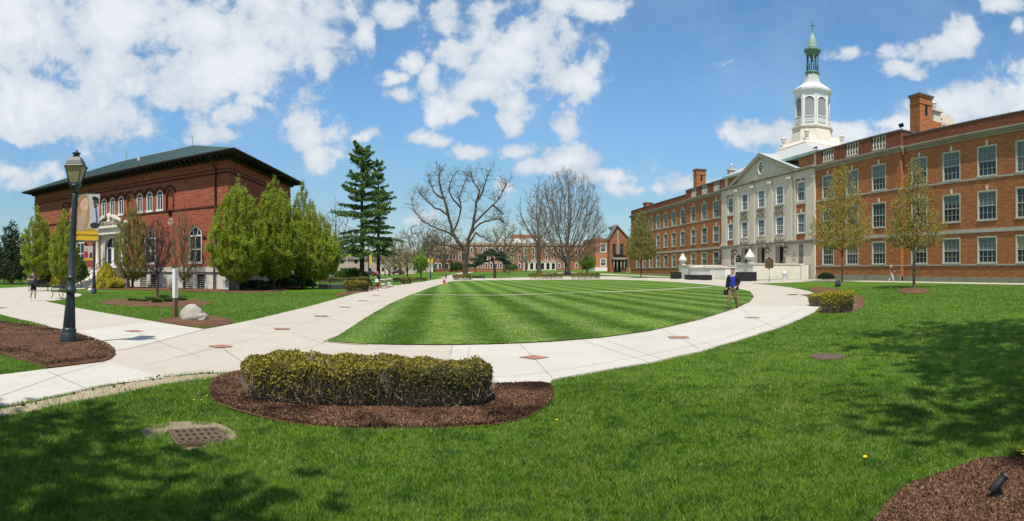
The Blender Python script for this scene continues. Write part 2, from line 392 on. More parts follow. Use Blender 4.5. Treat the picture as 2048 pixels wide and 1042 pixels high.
PAVER = brick('red path paver', (.36, .16, .11), (.28, .12, .08), (.4, .3, .24), .1)
JOINT = plain('joint line', (.30, .27, .22), .95, .2)
ASPH = plain('asphalt', (.09, .09, .09), .9, .2)

# ------------------------------------------------------------------ ground sheet
def grid_sheet(name, xs, ys, mat, dz=0.0, kind='structure'):
    Xg, Yg = np.meshgrid(xs, ys); Zg = gza(Xg, Yg) + dz
    nx, ny = len(xs), len(ys); co = np.stack([Xg, Yg, Zg], -1).reshape(-1, 3).astype(np.float32)
    i = np.arange(nx*ny).reshape(ny, nx); q = np.stack([i[:-1,:-1], i[:-1,1:], i[1:,1:], i[1:,:-1]], -1).reshape(-1).astype(np.int32)
    me = bpy.data.meshes.new(name); me.vertices.add(len(co)); me.vertices.foreach_set('co', co.ravel())
    me.loops.add(len(q)); me.loops.foreach_set('vertex_index', q); me.polygons.add(len(q)//4); me.polygons.foreach_set('loop_start', np.arange(0, len(q), 4, dtype=np.int32))
    me.update(calc_edges=True); me.polygons.foreach_set('use_smooth', [True]*(len(q)//4)); me.materials.append(mat)
    o = bpy.data.objects.new(name, me); C.objects.link(o); o['kind'] = kind; return o
far = np.array([3500, 2200, 1400, 900, 600, 420])
xs = np.concatenate([-far, np.arange(-320, -100, 8.), np.arange(-100, 90, 1.5), np.arange(90, 320, 8.), far[::-1]])
ys = np.concatenate([-far, np.arange(-300, -20, 10.), np.arange(-20, 170, 1.5), np.arange(170, 300, 5.), far[::-1]])
grid_sheet('ground', xs, ys, GRASS)
def inside(poly, P):
    poly = np.asarray(poly); r = np.zeros(len(P), bool); n = len(poly)
    for i in range(n):
        x0, y0 = poly[i]; x1, y1 = poly[(i+1) % n]
        c = ((y0 > P[:,1]) != (y1 > P[:,1])) & (P[:,0] < (x1-x0)*(P[:,1]-y0)/((y1-y0) or 1e-12) + x0); r ^= c
    return r
def chaikin(pts, n=2, closed=True):
    for _ in range(n):
        q = []
        m = len(pts)
        for i in range(m if closed else m-1):
            a, b = pts[i], pts[(i+1) % m]
            q += [(a[0]*.75+b[0]*.25, a[1]*.75+b[1]*.25), (a[0]*.25+b[0]*.75, a[1]*.25+b[1]*.75)]
        pts = q
    return pts
def px_poly(pix, smooth=0):
    p = [tuple(gp(*q).xy) for q in pix]
    return chaikin(p, smooth) if smooth else p
def drape(name, poly, mat, dz, step=1.5, kind='structure', mound=0.0, rough=0.0, edge=0.0, skirt=0.0):
    """a sheet laid over the ground inside the outline"""
    poly = [tuple(p) for p in poly]
    dense = []
    for i, p in enumerate(poly):
        q = poly[(i+1) % len(poly)]; d = math.dist(p, q); k = max(1, int(d/(step*1.2)))
        if edge: k = max(k, int(d/.12))
        k = min(k, 400)
        for j in range(k):
            f = j/k; x, y = p[0]+(q[0]-p[0])*f, p[1]+(q[1]-p[1])*f
            if edge and j: x += random.uniform(-edge, edge); y += random.uniform(-edge, edge)
            dense.append((x, y))
    A = np.array(dense); lo, hi = A.min(0), A.max(0)
    gx, gy = np.meshgrid(np.arange(lo[0]+step*.37, hi[0], step), np.arange(lo[1]+step*.41, hi[1], step)); P = np.stack([gx.ravel(), gy.ravel()], 1)
    ins = inside(A, P) if len(P) else np.zeros(0, bool)
    P = P[ins]
    if len(P):
        dmin = np.full(len(P), 1e9)
        for k0 in range(0, len(A), 200): dmin = np.minimum(dmin, np.sqrt(((P[:,None]-A[None,k0:k0+200])**2).sum(-1)).min(1))
        P = P[dmin > step*.25]; dmin = dmin[dmin > step*.25]
    n = len(dense); vin = [Vector(p) for p in dense] + [Vector(p) for p in P]
    vo, eo, fo, *_ = delaunay_2d_cdt(vin, [(i, (i+1) % n) for i in range(n)], [list(range(n))], 2, 1e-6)
    vo = np.array([(v.x, v.y) for v in vo]); z = gza(vo[:,0], vo[:,1]) + dz
    if mound or rough:
        dd = np.full(len(vo), 1e9)
        for k0 in range(0, len(A), 200): dd = np.minimum(dd, np.sqrt(((vo[:,None]-A[None,k0:k0+200])**2).sum(-1)).min(1))
        z += mound*np.clip(dd/.7, 0, 1)**.6 + rough*RNG.random(len(vo))*(dd > .02)
    me = bpy.data.meshes.new(name); vs = [(a, b, c) for (a, b), c in zip(vo.tolist(), z.tolist())]
    fs = []
    for f in fo:
        a, b, c = (vo[i] for i in f[:3])
        fs.append(tuple(f) if (b[0]-a[0])*(c[1]-a[1])-(b[1]-a[1])*(c[0]-a[0]) > 0 else tuple(reversed(f)))
    me.from_pydata(vs, [], fs); me.polygons.foreach_set('use_smooth', [True]*len(fs))
    o = link(name, me, mat); o['kind'] = kind; return o

PAVE = [(-160,858),(0,817),(100,797),(200,775),(300,757),(400,748),(470,746),(600,752),(800,765),(985,776),(1097,774),(1105,762),(1200,746),(1300,728),(1400,706),(1500,676),(1580,649),(1628,626),(1648,606),
        (1643,594),(1620,583),(1580,575),(1540,570),(1500,567.5),(1560,566),(1620,563.6),(1682,563),(1850,566),(2048,570),(2250,578),(2250,574.5),(2048,566.8),(1850,563.6),(1700,560.8),(1625,558.8),(1601,559),(1508,561.5),
        (1490,560.5),(1380,557.5),(1340,556.8),(1230,552.8),(1100,553.5),(900,555.5),(874,558.5),(820,567),(784,571.5),(730,582),(684,595),(615,614),(511,639),(480,645.5),(410,659),(306,643),(150,615.6),(92,603),(129,599.5),(161,592.5),(165,589),(147,585.6),(110,583),
        (60,582),(190,577),(196,574),(57,573.6),(0,576.5),(-200,583),(-200,608),(0,629.4),(46,641),(92,651),(105,660.5),(147,669.7),(184,681),(216.5,694),(230,704),(231,711),(221,720),(207,724.5),(92,739),(0,750.5),(-160,776)]
OVAL = [(655,684),(700,688),(740,690),(800,691),(900,691.5),(1000,689.5),(1100,685),(1200,677),(1300,663),(1400,640),(1470,618),(1500,604),(1508,594),(1500,583),(1460,575),(1415,570),(1353,564.5),(1280,561),(1200,559.2),(1100,559.5),(1000,560.5),(912,562),(898,564),(860,576),(820,591),(780,609),(740,632),(705,655),(685,668)]
pave_w = px_poly(PAVE); oval_w = px_poly(OVAL)
drape('path', pave_w, CONC, .012)
drape('oval_lawn', oval_w, GRASSS, .035, 1.5, edge=.02)
# newer, paler slabs and the far paths
drape('path_slab', px_poly([(0,752),(92,741),(207,727),(215,724),(330,757),(200,773),(100,795),(0,815)]), CONCL, .018)
drape('path_slab', px_poly([(165,662),(302,644),(408,660),(250,700),(232,702),(190,682)]), CONCL, .018)
drape('path_slab', px_poly([(905,693),(1000,691),(1100,686.5),(1200,678.5),(1300,665),(1400,642),(1468,620),(1490,612),(1640,613),(1628,624),(1578,647),(1500,674),(1400,704),(1300,726),(1200,744),(1105,760),(1097,772),(985,774),(900,771)]), CONCL, .018)
drape('path', px_poly([(828,590.1),(1000,591.0),(1200,584.2),(1420,574.0),(1424,574.7),(1200,585.1),(1000,592.0),(826,591.0)]), CONC, .046)
drape('path', px_poly([(878,556),(905,548.5),(925,545.2),(945,543.9),(950,543.8),(938,546),(925,549),(908,556)]), CONC, .016)
drape('path', px_poly([(1083,546.6),(1140,545),(1200,546.5),(1300,551.5),(1340,553.6),(1340,555),(1260,551.2),(1180,548.8),(1083,549)]), CONC, .016)
drape('road', px_poly([(560,551.5),(700,548.3),(830,546.2),(830,547.4),(700,550.2),(560,554.5)]), CONC, .016)
drape('sandy_verge', px_poly([(-160,860),(0,818),(100,798),(200,776),(300,758),(400,749),(470,747),(445,755),(330,770),(250,788),(150,808),(0,838),(-160,888)], 0), SAND, .008, .4, edge=.04)
drape('sandy_verge', px_poly([(645,685),(700,690),(735,691.5),(740,688),(700,682),(683,670),(668,674)], 0), conc('dry soil edge', (.22, .17, .11), (.36, .29, .20)), .018, .12, edge=.05, rough=.01)
# score joints: thin dark lines where slabs meet
def joint(pts, wd=.005):
    P = [gp(*p).xy for p in pts]
    l, r = [], []
    for i, p in enumerate(P):
        d = (P[min(i+1, len(P)-1)] - P[max(i-1, 0)]).normalized(); n = Vector((-d.y, d.x))*wd; l.append(tuple(p+n)); r.append(tuple(p-n))
    drape('path_joint', l + r[::-1], JOINT, .023, 3)
for J in [[(165,662),(230,653),(302,644)],[(250,700),(300,690),(410,659)],[(190,682),(215,697),(250,700)],[(0,795),(120,752),(215,725)],[(290,730),(360,716),(560,663),(700,620),(800,590)],[(585,706),(650,686)],
          [(900,712),(905,693)],[(936,714),(940,691)],[(1040,690),(1066,716),(1104,757)],[(1150,676.5),(1300,727)],[(1190,675),(1330,722)],[(1490,612),(1560,613),(1640,613)],[(745,700),(820,692)],[(96,745),(180,783)],
          [(440,694),(470,716),(500,735)],[(564,659),(600,672),(650,690)],[(500,642),(564,659)],[(642,633),(700,650)],[(600,622),(642,633)],[(690,615),(740,627)],[(650,606),(690,615)],[(725,602),(775,612)],[(752,592),(800,600)],[(268,663),(330,690),(400,715)],[(0,600),(120,607)],[(60,582),(30,612)],[(1357,676),(1325,660)],[(1357,676),(1400,700)],[(1505,636),(1560,660)],[(1505,636),(1480,616)],[(1585,572),(1600,590),(1600,612)],[(985,757),(1050,752),(1150,738),(1300,711),(1450,678),(1560,640),(1600,620)],[(1565,590),(1588,592),(1588,604)],[(1410,688),(1470,704)],[(350,716),(440,694)]]: joint(J)
# brick inlays
def inlay(cx, cy, wx, wy, ang=0.0, label=''):
    c = gp(cx, cy); s = wx
    rz = face_cam(c, ang); m = MB(); h = s/2
    q = MB(); q.add([(-h,-h*wy,0),(h,-h*wy,0),(h,h*wy,0),(-h,h*wy,0)], [(0,1,2,3)])
    o = q.build('paver_inlay', PAVER); o.location = (c.x, c.y, c.z+.028); o.rotation_euler = (0, 0, rz); o['kind'] = 'structure'
for a in [(268,663.5,.42,1,.5),(441,694.5,.42,1,.6),(564,659,.42,1,.2),(642,633,.5,1,.2),(690,615,.5,1,0),(725,602,.5,1,0),(752,592,.5,1,0),(1068,717,.42,1,.78),(1357,676.5,.5,1,.15),(1505,636.5,.5,1,.3)]: inlay(*a[:4], a[4])

# ================================================================== buildings
def wall(m, x0, x1, z0, z1, y, holes=(), rev=.22):
    """upright wall facing -Y with openings and their reveals"""
    X = sorted({x0, x1, *[h[0] for h in holes], *[h[1] for h in holes]}); X = [v for v in X if x0 <= v <= x1]
    Z = sorted({z0, z1, *[h[2] for h in holes], *[h[3] for h in holes]}); Z = [v for v in Z if z0 <= v <= z1]
    vs, fs, idx = [], [], {}
    def vid(i, k):
        if (i, k) not in idx: idx[i, k] = len(vs); vs.append((X[i], y, Z[k]))
        return idx[i, k]
    for i in range(len(X)-1):
        for k in range(len(Z)-1):
            cx, cz = (X[i]+X[i+1])/2, (Z[k]+Z[k+1])/2
            if any(h[0] < cx < h[1] and h[2] < cz < h[3] for h in holes): continue
            fs.append((vid(i,k), vid(i+1,k), vid(i+1,k+1), vid(i,k+1)))
    m.add(vs, fs)
    for a, b, c, d in holes:
        m.add([(a,y,c),(b,y,c),(b,y,d),(a,y,d),(a,y+rev,c),(b,y+rev,c),(b,y+rev,d),(a,y+rev,d)], [(0,4,7,3),(1,2,6,5),(0,1,5,4),(3,7,6,2)])
def sash_window(wd, h, frame, cols=4, blindh=.5, blind=None, glass=None, surround=.11, name='window', keyst=None, tracery=False):
    """origin at the bottom centre of the opening, plane of the wall at y=0"""
    f = MB(); hw = wd/2; s = surround
    f.bx(-hw, -hw+s, -.035, .2, 0, h).bx(hw-s, hw, -.035, .2, 0, h).bx(-hw+s, hw-s, -.035, .2, h-s, h).bx(-hw-.04, hw+.04, -.09, .2, -.02, s*.9)
    iw, z0, z1 = hw-s, s*.9, h-s; mid = (z0+z1)/2
    f.bx(-iw, iw, .06, .13, mid-.04, mid+.045)
    f.bx(-iw, -iw+.06, .06, .14, z0, z1).bx(iw-.06, iw, .06, .14, z0, z1).bx(-iw+.06, iw-.06, .06, .14, z1-.06, z1).bx(-iw+.06, iw-.06, .06, .14, z0, z0+.08)
    for k in range(1, cols):
        x = -iw+2*iw*k/cols; f.bx(x-.012, x+.012, .08, .11, z0+.08, mid-.04).bx(x-.012, x+.012, .08, .11, mid+.045, z1-.06)
    for k in (1, 3):
        z = z0+(z1-z0)*k/4; f.bx(-iw+.06, iw-.06, .083, .107, z-.012, z+.012)
    if tracery:
        for zz in (mid,):
            pts = [(.62*iw*math.cos(a), .095, zz+.62*iw*math.sin(a)) for a in np.linspace(0, 2*PI, 21)]; f.tube(pts, .022, 4, False)
            pts = [(.35*iw*math.cos(a), .095, zz+.35*iw*math.sin(a)) for a in np.linspace(0, 2*PI, 17)]; f.tube(pts, .02, 4, False)
    o = f.build(name, frame)
    if keyst is not None:
        k = MB(); k.add([(-.11,-.05,h+.0),(.11,-.05,h+.0),(.15,-.05,h+.48),(-.15,-.05,h+.48),(-.11,.02,h),(.11,.02,h),(.15,.02,h+.48),(-.15,.02,h+.48)], [(0,1,2,3),(1,5,6,2),(4,0,3,7),(3,2,6,7),(0,4,5,1)]); k.build('keystone', keyst, o)
    zb = z1-(z1-z0)*blindh
    if blindh < 1: MB().bx(-iw, iw, .12, .15, z0, zb).build('glass', glass or GLASS, o)
    if blindh > 0: MB().bx(-iw, iw, .12, .15, zb, z1).build('blind', blind or BLIND, o)
    return o
PROTO = []
def put(proto, parent, x, z, y=0.0):
    if proto.parent is None and proto.name not in PROTO: o = proto; PROTO.append(proto.name)
    else: o = copy_tree(proto)
    o.parent = parent; o.location = (x, y, z); return o

def baluster_panel(x0, x1, y, z0, z1, parent):
    m = MB(); n = 5
    m.bx(x0, x1, y-.12, y+.12, z0, z0+.12); h = z1-z0-.12
    for k in range(n):
        x = x0+(x1-x0)*(k+.5)/n; b = z0+.12
        m.lathe([(.13,b),(.13,b+.08*h),(.08,b+.14*h),(.17,b+.32*h),(.15,b+.45*h),(.075,b+.68*h),(.07,b+.8*h),(.12,b+.88*h),(.13,b+h)], (x,y,0), 8)
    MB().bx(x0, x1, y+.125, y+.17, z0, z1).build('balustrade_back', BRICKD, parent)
    return m.build('balustrade', STONEP, parent)
def urn_prof(s, z0=0):
    return [(r*s, z0+z*s) for r, z in [(.28,0),(.28,.12),(.12,.2),(.12,.3),(.34,.55),(.42,.95),(.44,1.25),(.52,1.32),(.52,1.42),(.4,1.5),(.2,1.66),(.08,1.78),(.08,1.95),(.13,2.02),(.08,2.15),(0.0,2.2)]]

def build_hall():
    base = NX*45 + TX*76.84
    G0 = .62
    R = thing('school_hall', 'long orange brick three storey hall with stone entrance front, pediment and white cupola', 'building', (base.x, base.y, G0), math.atan2(-TX.y, -TX.x))
    ez = lambda h: h + ZC - G0                        # metres above eye -> local z
    W, D = 64.2, 15.0
    # windows on every storey: (bottom, height)
    ROWS = [(ez(.66), 2.62), (ez(4.75), 2.88), (ez(8.92), 2.98)]
    wx = 2.4
    A = [31.5+4.56*k for k in range(8) if 31.5+4.56*k < W-1.2]; B = [15.9, 20.7, 25.5]
    YB, YC = -.38, -.62
    bm = MB(); dm = MB(); sm = MB(); cm = MB()
    holesA = [(s*x-wx/2, s*x+wx/2, z, z+h) for x in A for s in (-1, 1) for z, h in ROWS]
    holesB = [(s*x-wx/2, s*x+wx/2, z, z+h) for x in B for s in (-1, 1) for z, h in ROWS]
    zb, zc = ez(-.62), ez(12.85)
    for s in (-1, 1):
        a0, a1 = sorted((s*29.1, s*W)); wall(bm, a0, a1, zb, zc, 0, [h for h in holesA if a0 < h[0] < a1])
        b0, b1 = sorted((s*13.3, s*29.1)); wall(bm, b0, b1, zb, zc, YB, [h for h in holesB if b0 < h[0] < b1])
        x = s*29.1; bm.add([(x,YB,zb),(x,0,zb),(x,0,zc),(x,YB,zc)], [(0,1,2,3) if s > 0 else (3,2,1,0)])
        x = s*W; bm.add([(x,0,zb),(x,D,zb),(x,D,zc),(x,0,zc)], [(0,1,2,3) if s > 0 else (3,2,1,0)])
        # stone plinth, sill courses, belt course
        sm.bx(a0, a1, -.10, .05, -.9, zb); sm.bx(b0, b1, YB-.10, YB+.05, -.9, zb+.12)
        for (u0, u1, y) in ((a0, a1, 0), (b0, b1, YB)):
            cm.bx(u0, u1, y-.07, y+.02, ez(.50), ez(.63)); cm.bx(u0, u1, y-.07, y+.02, ez(8.74), ez(8.90)); cm.bx(u0, u1, y-.09, y+.02, ez(3.66), ez(4.02))
    bm.add([(-W,D,zb),(W,D,zb),(W,D,zc),(-W,D,zc)], [(3,2,1,0)])
    bm.build('wall', BRICK, R)
    sm.build('plinth', STONED, R); cm.build('string_course', stone('string course stone', (.44, .42, .36), .6, True), R)
    MB().bx(-W+.3, W-.3, .5, D-.3, .2, zc-.1).build('inner_dark', DARK, R)
    # cornice, parapets, copings
    km = MB(); pm = MB(); cp = MB()
    prof = lambda u0, u1, y: (km.bx(u0, u1, y-.12, y+.1, zc-.12, zc+.12), km.bx(u0, u1, y-.3, y+.1, zc+.12, zc+.3), km.bx(u0, u1, y-.45, y+.1, zc+.3, zc+.46))
    for s in (-1, 1):
        a0, a1 = sorted((s*29.55, s*(W+.4))); prof(a0, a1, 0); b0, b1 = sorted((s*13.3, s*29.545)); prof(b0, b1, YB)
        pm.bx(*sorted((s*29.1, s*W)), .0, .35, zc+.46, ez(14.45)); cp.bx(*sorted((s*29.1, s*(W+.05))), -.06, .42, ez(14.45), ez(14.56))
        # balustraded parapet with five brick piers
        xs = [13.3, 14.6, 17.1, 19.4, 21.9, 24.2, 26.7, 29.1]
        for k in range(0, 7, 2): pm.bx(*sorted((s*xs[k], s*xs[k+1])), YB, YB+.35, zc+.46, ez(15.05))
        for k in (1, 3, 5): baluster_panel(*sorted((s*xs[k], s*xs[k+1])), YB+.17, ez(13.55), ez(15.05), R)
        cp.bx(*sorted((s*13.3, s*29.2)), YB-.08, YB+.43, ez(15.05), ez(15.2))
        pm.bx(*sorted((s*28.75, s*29.1)), YB+.35, 3.5, zc+.3, ez(15.05)); cp.bx(*sorted((s*28.7, s*29.2)), YB+.43, 3.5, ez(15.05), ez(15.2))
        pm.bx(*sorted((s*(W-.35), s*W)), .35, D, zc, ez(14.45)); cp.bx(*sorted((s*(W-.42), s*(W+.05))), .42, D, ez(14.45), ez(14.56))
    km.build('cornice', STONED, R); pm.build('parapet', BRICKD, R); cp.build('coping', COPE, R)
    MB().bx(-W+.4, W-.4, .4, D, zc, zc+.5).build('flat_roof', COPE, R)
    # sash windows
    p = [sash_window(wx, ROWS[k][1], CREAM, 4, b, bl, gl, .12, keyst=STONEP if k else None) for k, b, bl, gl in
         [(0, .45, BLINDY, GLASS), (0, .0, None, GLASS), (0, .5, BLIND, GLASSB), (1, .35, BLIND, GLASS), (1, .5, BLIND, GLASS), (1, .0, None, GLASSB), (2, .5, BLIND, GLASSB), (2, .55, BLIND, GLASS), (2, .9, BLIND, GLASSB)]]
    rr = random.Random(3)
    for s in (1, -1):
        for x in A:
            for k in range(3): put(p[k*3+rr.choice((0,0,1,2))], R, s*x, ROWS[k][0], 0)
        for x in B:
            for k in range(3): put(p[k*3+rr.choice((0,1,1,2))], R, s*x, ROWS[k][0], YB)
    for q in p:
        if q.parent is None:
            put(q, R, 31.5+4.56*8 - 4.56, ROWS[0][0])     # every variant is used
    # ---- entrance front in limestone
    e = MB(); HC = 13.3; c1, c2 = 5.1, 10.15
    eh = [(x-1.05, x+1.05, z, z+h) for x in (-c1, 0, c1) for z, h in ((ez(5.0), 2.55), (ez(9.15), 2.65))]
    doors = [(x-.95, x+.95, ez(.2), ez(3.35)) for x in (-c1, 0, c1)]
    wall(e, -8.4, 8.4, ez(3.9), zc+.2, YC-.1, eh, .3)
    # ashlar ground storey with three doors
    wall(e, -HC, HC, -.9, ez(3.9), YC, doors, .7)
    for s in (-1, 1):
        e.add([(s*HC,YC,-.9),(s*HC,0,-.9),(s*HC,0,ez(3.9)),(s*HC,YC,ez(3.9))], [(0,1,2,3) if s > 0 else (3,2,1,0)])
        for (u0, u1) in ((8.4, 9.0), (11.35, HC)):
            e.bx(*sorted((s*u0, s*u1)), YC-.05, .1, ez(3.9), zc+.2)
        e.bx(*sorted((s*9.0, s*11.35)), YC-.02, .1, ez(12.15), zc+.2)
    e.build('stone_front', stone('entrance limestone', (.65, .58, .46), .3, True), R)
    e2 = MB()
    for x in (-7.65, -2.55, 2.55, 7.65):                   # giant pilasters
        e2.bx(x-.62, x+.62, YC-.18, YC-.1, ez(4.4), ez(11.9)); e2.bx(x-.72, x+.72, YC-.26, YC-.1, ez(4.05), ez(4.4)); e2.bx(x-.70, x+.70, YC-.24, YC-.1, ez(11.9), ez(12.15))
        for q in (-.4, 0, .4): e2.lathe([(.0, ez(12.15)), (.15, ez(12.2)), (.19, ez(12.5)), (.1, ez(12.7)), (0, ez(12.75))], (x+q, YC-.25, 0), 7)
    for s in (-1, 1): e2.bx(*sorted((s*11.35, s*(HC+.1))), YC-.16, YC-.05, ez(4.05), ez(4.4)); e2.bx(*sorted((s*11.35, s*(HC+.1))), YC-.16, YC-.05, ez(11.9), ez(12.15))
    e2.build('pilaster', stone('pilaster limestone', (.62, .56, .45), .3, False), R)
    e3 = MB()
    e3.bx(-HC-.1, HC+.1, YC-.16, YC+.1, ez(3.55), ez(4.05)); e3.bx(-HC-.15, HC+.15, YC-.34, YC+.1, ez(3.9), ez(4.0))
    e3.bx(-HC-.1, HC+.1, YC-.2, 0, zc+.2, zc+.38); e3.bx(-HC-.2, HC+.2, YC-.45, 0, zc+.38, zc+.6)
    e3.build('cornice', STONED, R)
    # brick bays beside the stone centre
    bb = MB()
    sw = 1.95
    for s in (-1, 1):
        u0, u1 = sorted((s*9.0, s*11.35)); cx = s*10.175
        wall(bb, u0, u1, ez(4.05), ez(12.15), YC+.06, [(cx-sw/2, cx+sw/2, z, z+h) for z, h in ((ez(4.9), 2.7), (ez(9.05), 2.75))])
        bb.bx(*sorted((s*8.6, s*12.4)), .1, .5, zc+.6, ez(15.1))
    bb.build('brick_bay', BRICK, R)
    pa = MB()
    for s in (-1, 1): pa.bx(*sorted((s*12.4, s*HC)), -.05, .6, zc+.6, ez(15.1))
    pa.build('attic_pier', STONEP, R)
    MB().bx(-8.8, 8.8, YC-.08, YC+.02, ez(8.78), ez(8.84)).build('string_course', STONEP, R)
    q = MB()
    for s in (-1, 1): q.bx(*sorted((s*9.0, s*11.35)), YC-.02, YC+.08, ez(8.8), ez(8.95))
    q.build('string_course', STONEP, R)
    pc = sash_window(2.1, 2.65, WHITE, 4, .5, BLIND, GLASSB, .12); pd = sash_window(2.1, 2.55, WHITE, 4, 0, None, GLASS, .12, tracery=True)
    pe = sash_window(2.1, 2.65, WHITE, 4, 0, None, GLASSB, .12)
    put(pe, R, -c1, ez(9.15), YC-.1); put(pc, R, 0, ez(9.15), YC-.1); put(pc, R, c1, ez(9.15), YC-.1)
    for x in (-c1, 0, c1): put(pd, R, x, ez(5.0), YC-.1)
    pf = sash_window(sw, 2.7, WHITE, 4, 0, None, GLASSB, .12, keyst=STONEP); pg_ = sash_window(sw, 2.75, WHITE, 4, .3, BLIND, GLASSB, .12, keyst=STONEP)
    for s in (-1, 1): put(pf, R, s*10.175, ez(4.9), YC+.06); put(pg_, R, s*10.175, ez(9.05), YC+.06)
    for i, x in enumerate((-c1, 0, c1)):
        # carved panel: frame, ribbon swags and a wreath
        m = MB(); m.bx(x-1.25, x+1.25, YC-.26, YC-.1, ez(8.88), ez(9.0)); m.bx(x-1.25, x+1.25, YC-.24, YC-.1, ez(7.72), ez(7.86)); m.bx(x-1.2, x+1.2, YC-.14, YC-.1, ez(7.86), ez(8.88))
        m.tube([(x+.36*math.cos(a), YC-.18, ez(8.36)+.36*math.sin(a)) for a in np.linspace(0, 2*PI, 15)], .06, 5, False)
        for s in (-1, 1):
            m.tube([(x+s*(.42+.6*t), YC-.17, ez(8.6)-.32*math.sin(PI*t)) for t in np.linspace(0, 1, 7)], .06, 5); m.tube([(x+s*1.02, YC-.17, ez(8.6)), (x+s*1.05, YC-.17, ez(8.0))], .05, 5)
            m.bx(min(x+s*1.08, x+s*1.2), max(x+s*1.08, x+s*1.2), YC-.3, YC-.1, ez(7.86), ez(8.88))
        m.build('carved_panel', STONED, R)
        # doorcase with scrolled crest
        m = MB(); m.bx(x-1.2, x-.95, YC-.12, YC+.1, ez(.2), ez(3.35)).bx(x+.95, x+1.2, YC-.12, YC+.1, ez(.2), ez(3.35)).bx(x-1.5, x+1.5, YC-.5, YC-.16, ez(3.55), ez(3.75))
        m.bx(x-.3, x+.3, YC-.3, YC-.0, ez(3.3), ez(3.55))
        m.prism([(x-.32, ez(4.06)), (x+.32, ez(4.06)), (x+.22, ez(4.5)), (x+.08, ez(5.0)), (x-.08, ez(5.0)), (x-.22, ez(4.5))], YC-.34, YC-.17)
        for s in (-1, 1):
            m.tube([(x+s*(.35+.9*t), YC-.26, ez(4.12)+.38*math.sin(t*PI*1.35)**2+.1) for t in np.linspace(0, 1, 9)], [.1,.1,.09,.1,.12,.12,.1,.08,.05], 6)
            m.tube([(x+s*(1.1+.17*math.cos(a)), YC-.26, ez(4.32)+.2*math.sin(a)) for a in np.linspace(0, 2*PI, 11)], .055, 5, False)
        m.tube([(x+.17*math.cos(a), YC-.26, ez(5.0)+.17*math.sin(a)) for a in np.linspace(-.6, PI+.6, 9)], .05, 5)
        m.build('doorcase', STONED, R)
        d = MB(); d.bx(x-.95, x+.95, YC+.5, YC+.56, ez(.2), ez(3.35)); dd = d.build('door', DARK, R)
        d = MB(); d.bx(x-.03, x+.03, YC+.44, YC+.5, ez(.2), ez(2.6)).bx(x-.95, x+.95, YC+.44, YC+.5, ez(2.6), ez(2.68)); d.build('door_frame', IRON, dd)
        d = MB(); d.bx(x+.12, x+.16, YC+.4, YC+.45, ez(1.0), ez(1.5)).bx(x-.16, x-.12, YC+.4, YC+.45, ez(1.0), ez(1.5)); d.build('handle', WHITE, dd)
    # pediment with round window
    P = MB(); y0, y1 = YC-.5, 2.5; zb0, za = zc+.6, ez(17.0)
    P.prism([(-8.9, zb0), (8.9, zb0), (0, za-.35)], YC-.1, YC+.3); ped = P.build('pediment', stone('pediment stone', (.60, .54, .42), .3, False), R)
    P = MB()
    for s in (-1, 1):
        P.prism([(0, za-.42), (0, za+.05), (s*9.5, zb0+.1), (s*9.5, zb0-.22), (s*8.9, zb0-.02)], y0, YC-.08); P.prism([(0, za-.3), (0, za+.02), (s*9.45, zb0+.08), (s*9.45, zb0-.1)], YC-.08, 6.0)
    P.build('raking_cornice', STONED, ped)
    P = MB()
    for s in (-1, 1): P.prism([(0, za+.055), (0, za+.13), (s*9.55, zb0+.18), (s*9.55, zb0+.105)], y0-.03, 6.0)
    P.build('lead_roof', SLATE, ped)
    P = MB(); zc0 = ez(15.0)
    P.tube([(.78*math.cos(a), YC-.13, zc0+.98*math.sin(a)) for a in np.linspace(0, 2*PI, 21)], .17, 6, False); P.build('oculus_frame', STONEP, ped)
    P = MB(); P.flat([(.7*math.cos(a), zc0+.9*math.sin(a)) for a in np.linspace(0, 2*PI, 20, endpoint=False)], YC-.12)
    og = P.build('oculus_glass', GLASSB, ped)
    P = MB(); P.bx(-.02, .02, YC-.16, YC-.13, zc0-.85, zc0+.85)
    for z in (-.4, 0, .4): P.bx(-.65, .65, YC-.158, YC-.132, zc0+z-.02, zc0+z+.02)
    for z in (-.32, .32): P.bx(z-.02, z+.02, YC-.156, YC-.134, zc0-.7, zc0+.7)
    P.build('oculus_bars', WHITE, ped)
    # lanterns, iron screens, notice and plaque beside the doors
    for x in (-7.5, -2.6, 2.5, 7.2):
        m = MB(); m.tube([(x+.45, YC-.1, ez(2.2)), (x+.45, YC-.45, ez(2.15)), (x+.1, YC-.5, ez(2.5))], .03, 5); m.lathe([(.05,0),(.2,.1),(.2,.14)], (x, YC-.5, ez(2.5)), 6); m.lathe([(.3,.62),(.34,.66),(.12,.86),(.04,1.0),(0,1.02)], (x, YC-.5, ez(2.5)), 6)
        for k in range(6): a = k*PI/3; m.tube([(x+.2*math.cos(a), YC-.5+.2*math.sin(a), ez(2.6)), (x+.3*math.cos(a), YC-.5+.3*math.sin(a), ez(3.14))], .015, 4)
        o = m.build('wall_lantern', IRON, R)
        MB().lathe([(.18,0),(.27,.5)], (x, YC-.5, ez(2.62)), 6, False).build('lantern_glass', LAMPG, o)
    for x, h0, h1 in ((-9.3, 1.0, 3.2), (10.3, 1.0, 3.3)):
        m = MB(); w2 = .42; yy = YC-.06
        for q in (-w2, w2): m.tube([(x+q, yy, ez(h0)), (x+q, yy, ez(h1))], .025, 5)
        for z in (h0, (h0+h1)/2, h1): m.tube([(x-w2-.1, yy, ez(z)), (x+w2+.1, yy, ez(z))], .025, 5)
        m.tube([(x, yy, ez(h0-.15)), (x, yy, ez(h1+.35))], [.02, .035], 5)
        for k in range(4):
            zz = h0+(h1-h0)*(k+.5)/4
            for s in (-1, 1): m.tube([(x+s*(.2+.17*math.cos(a)), yy, ez(zz)+.2*math.sin(a)) for a in np.linspace(0, 2*PI, 10)], .018, 4, False)
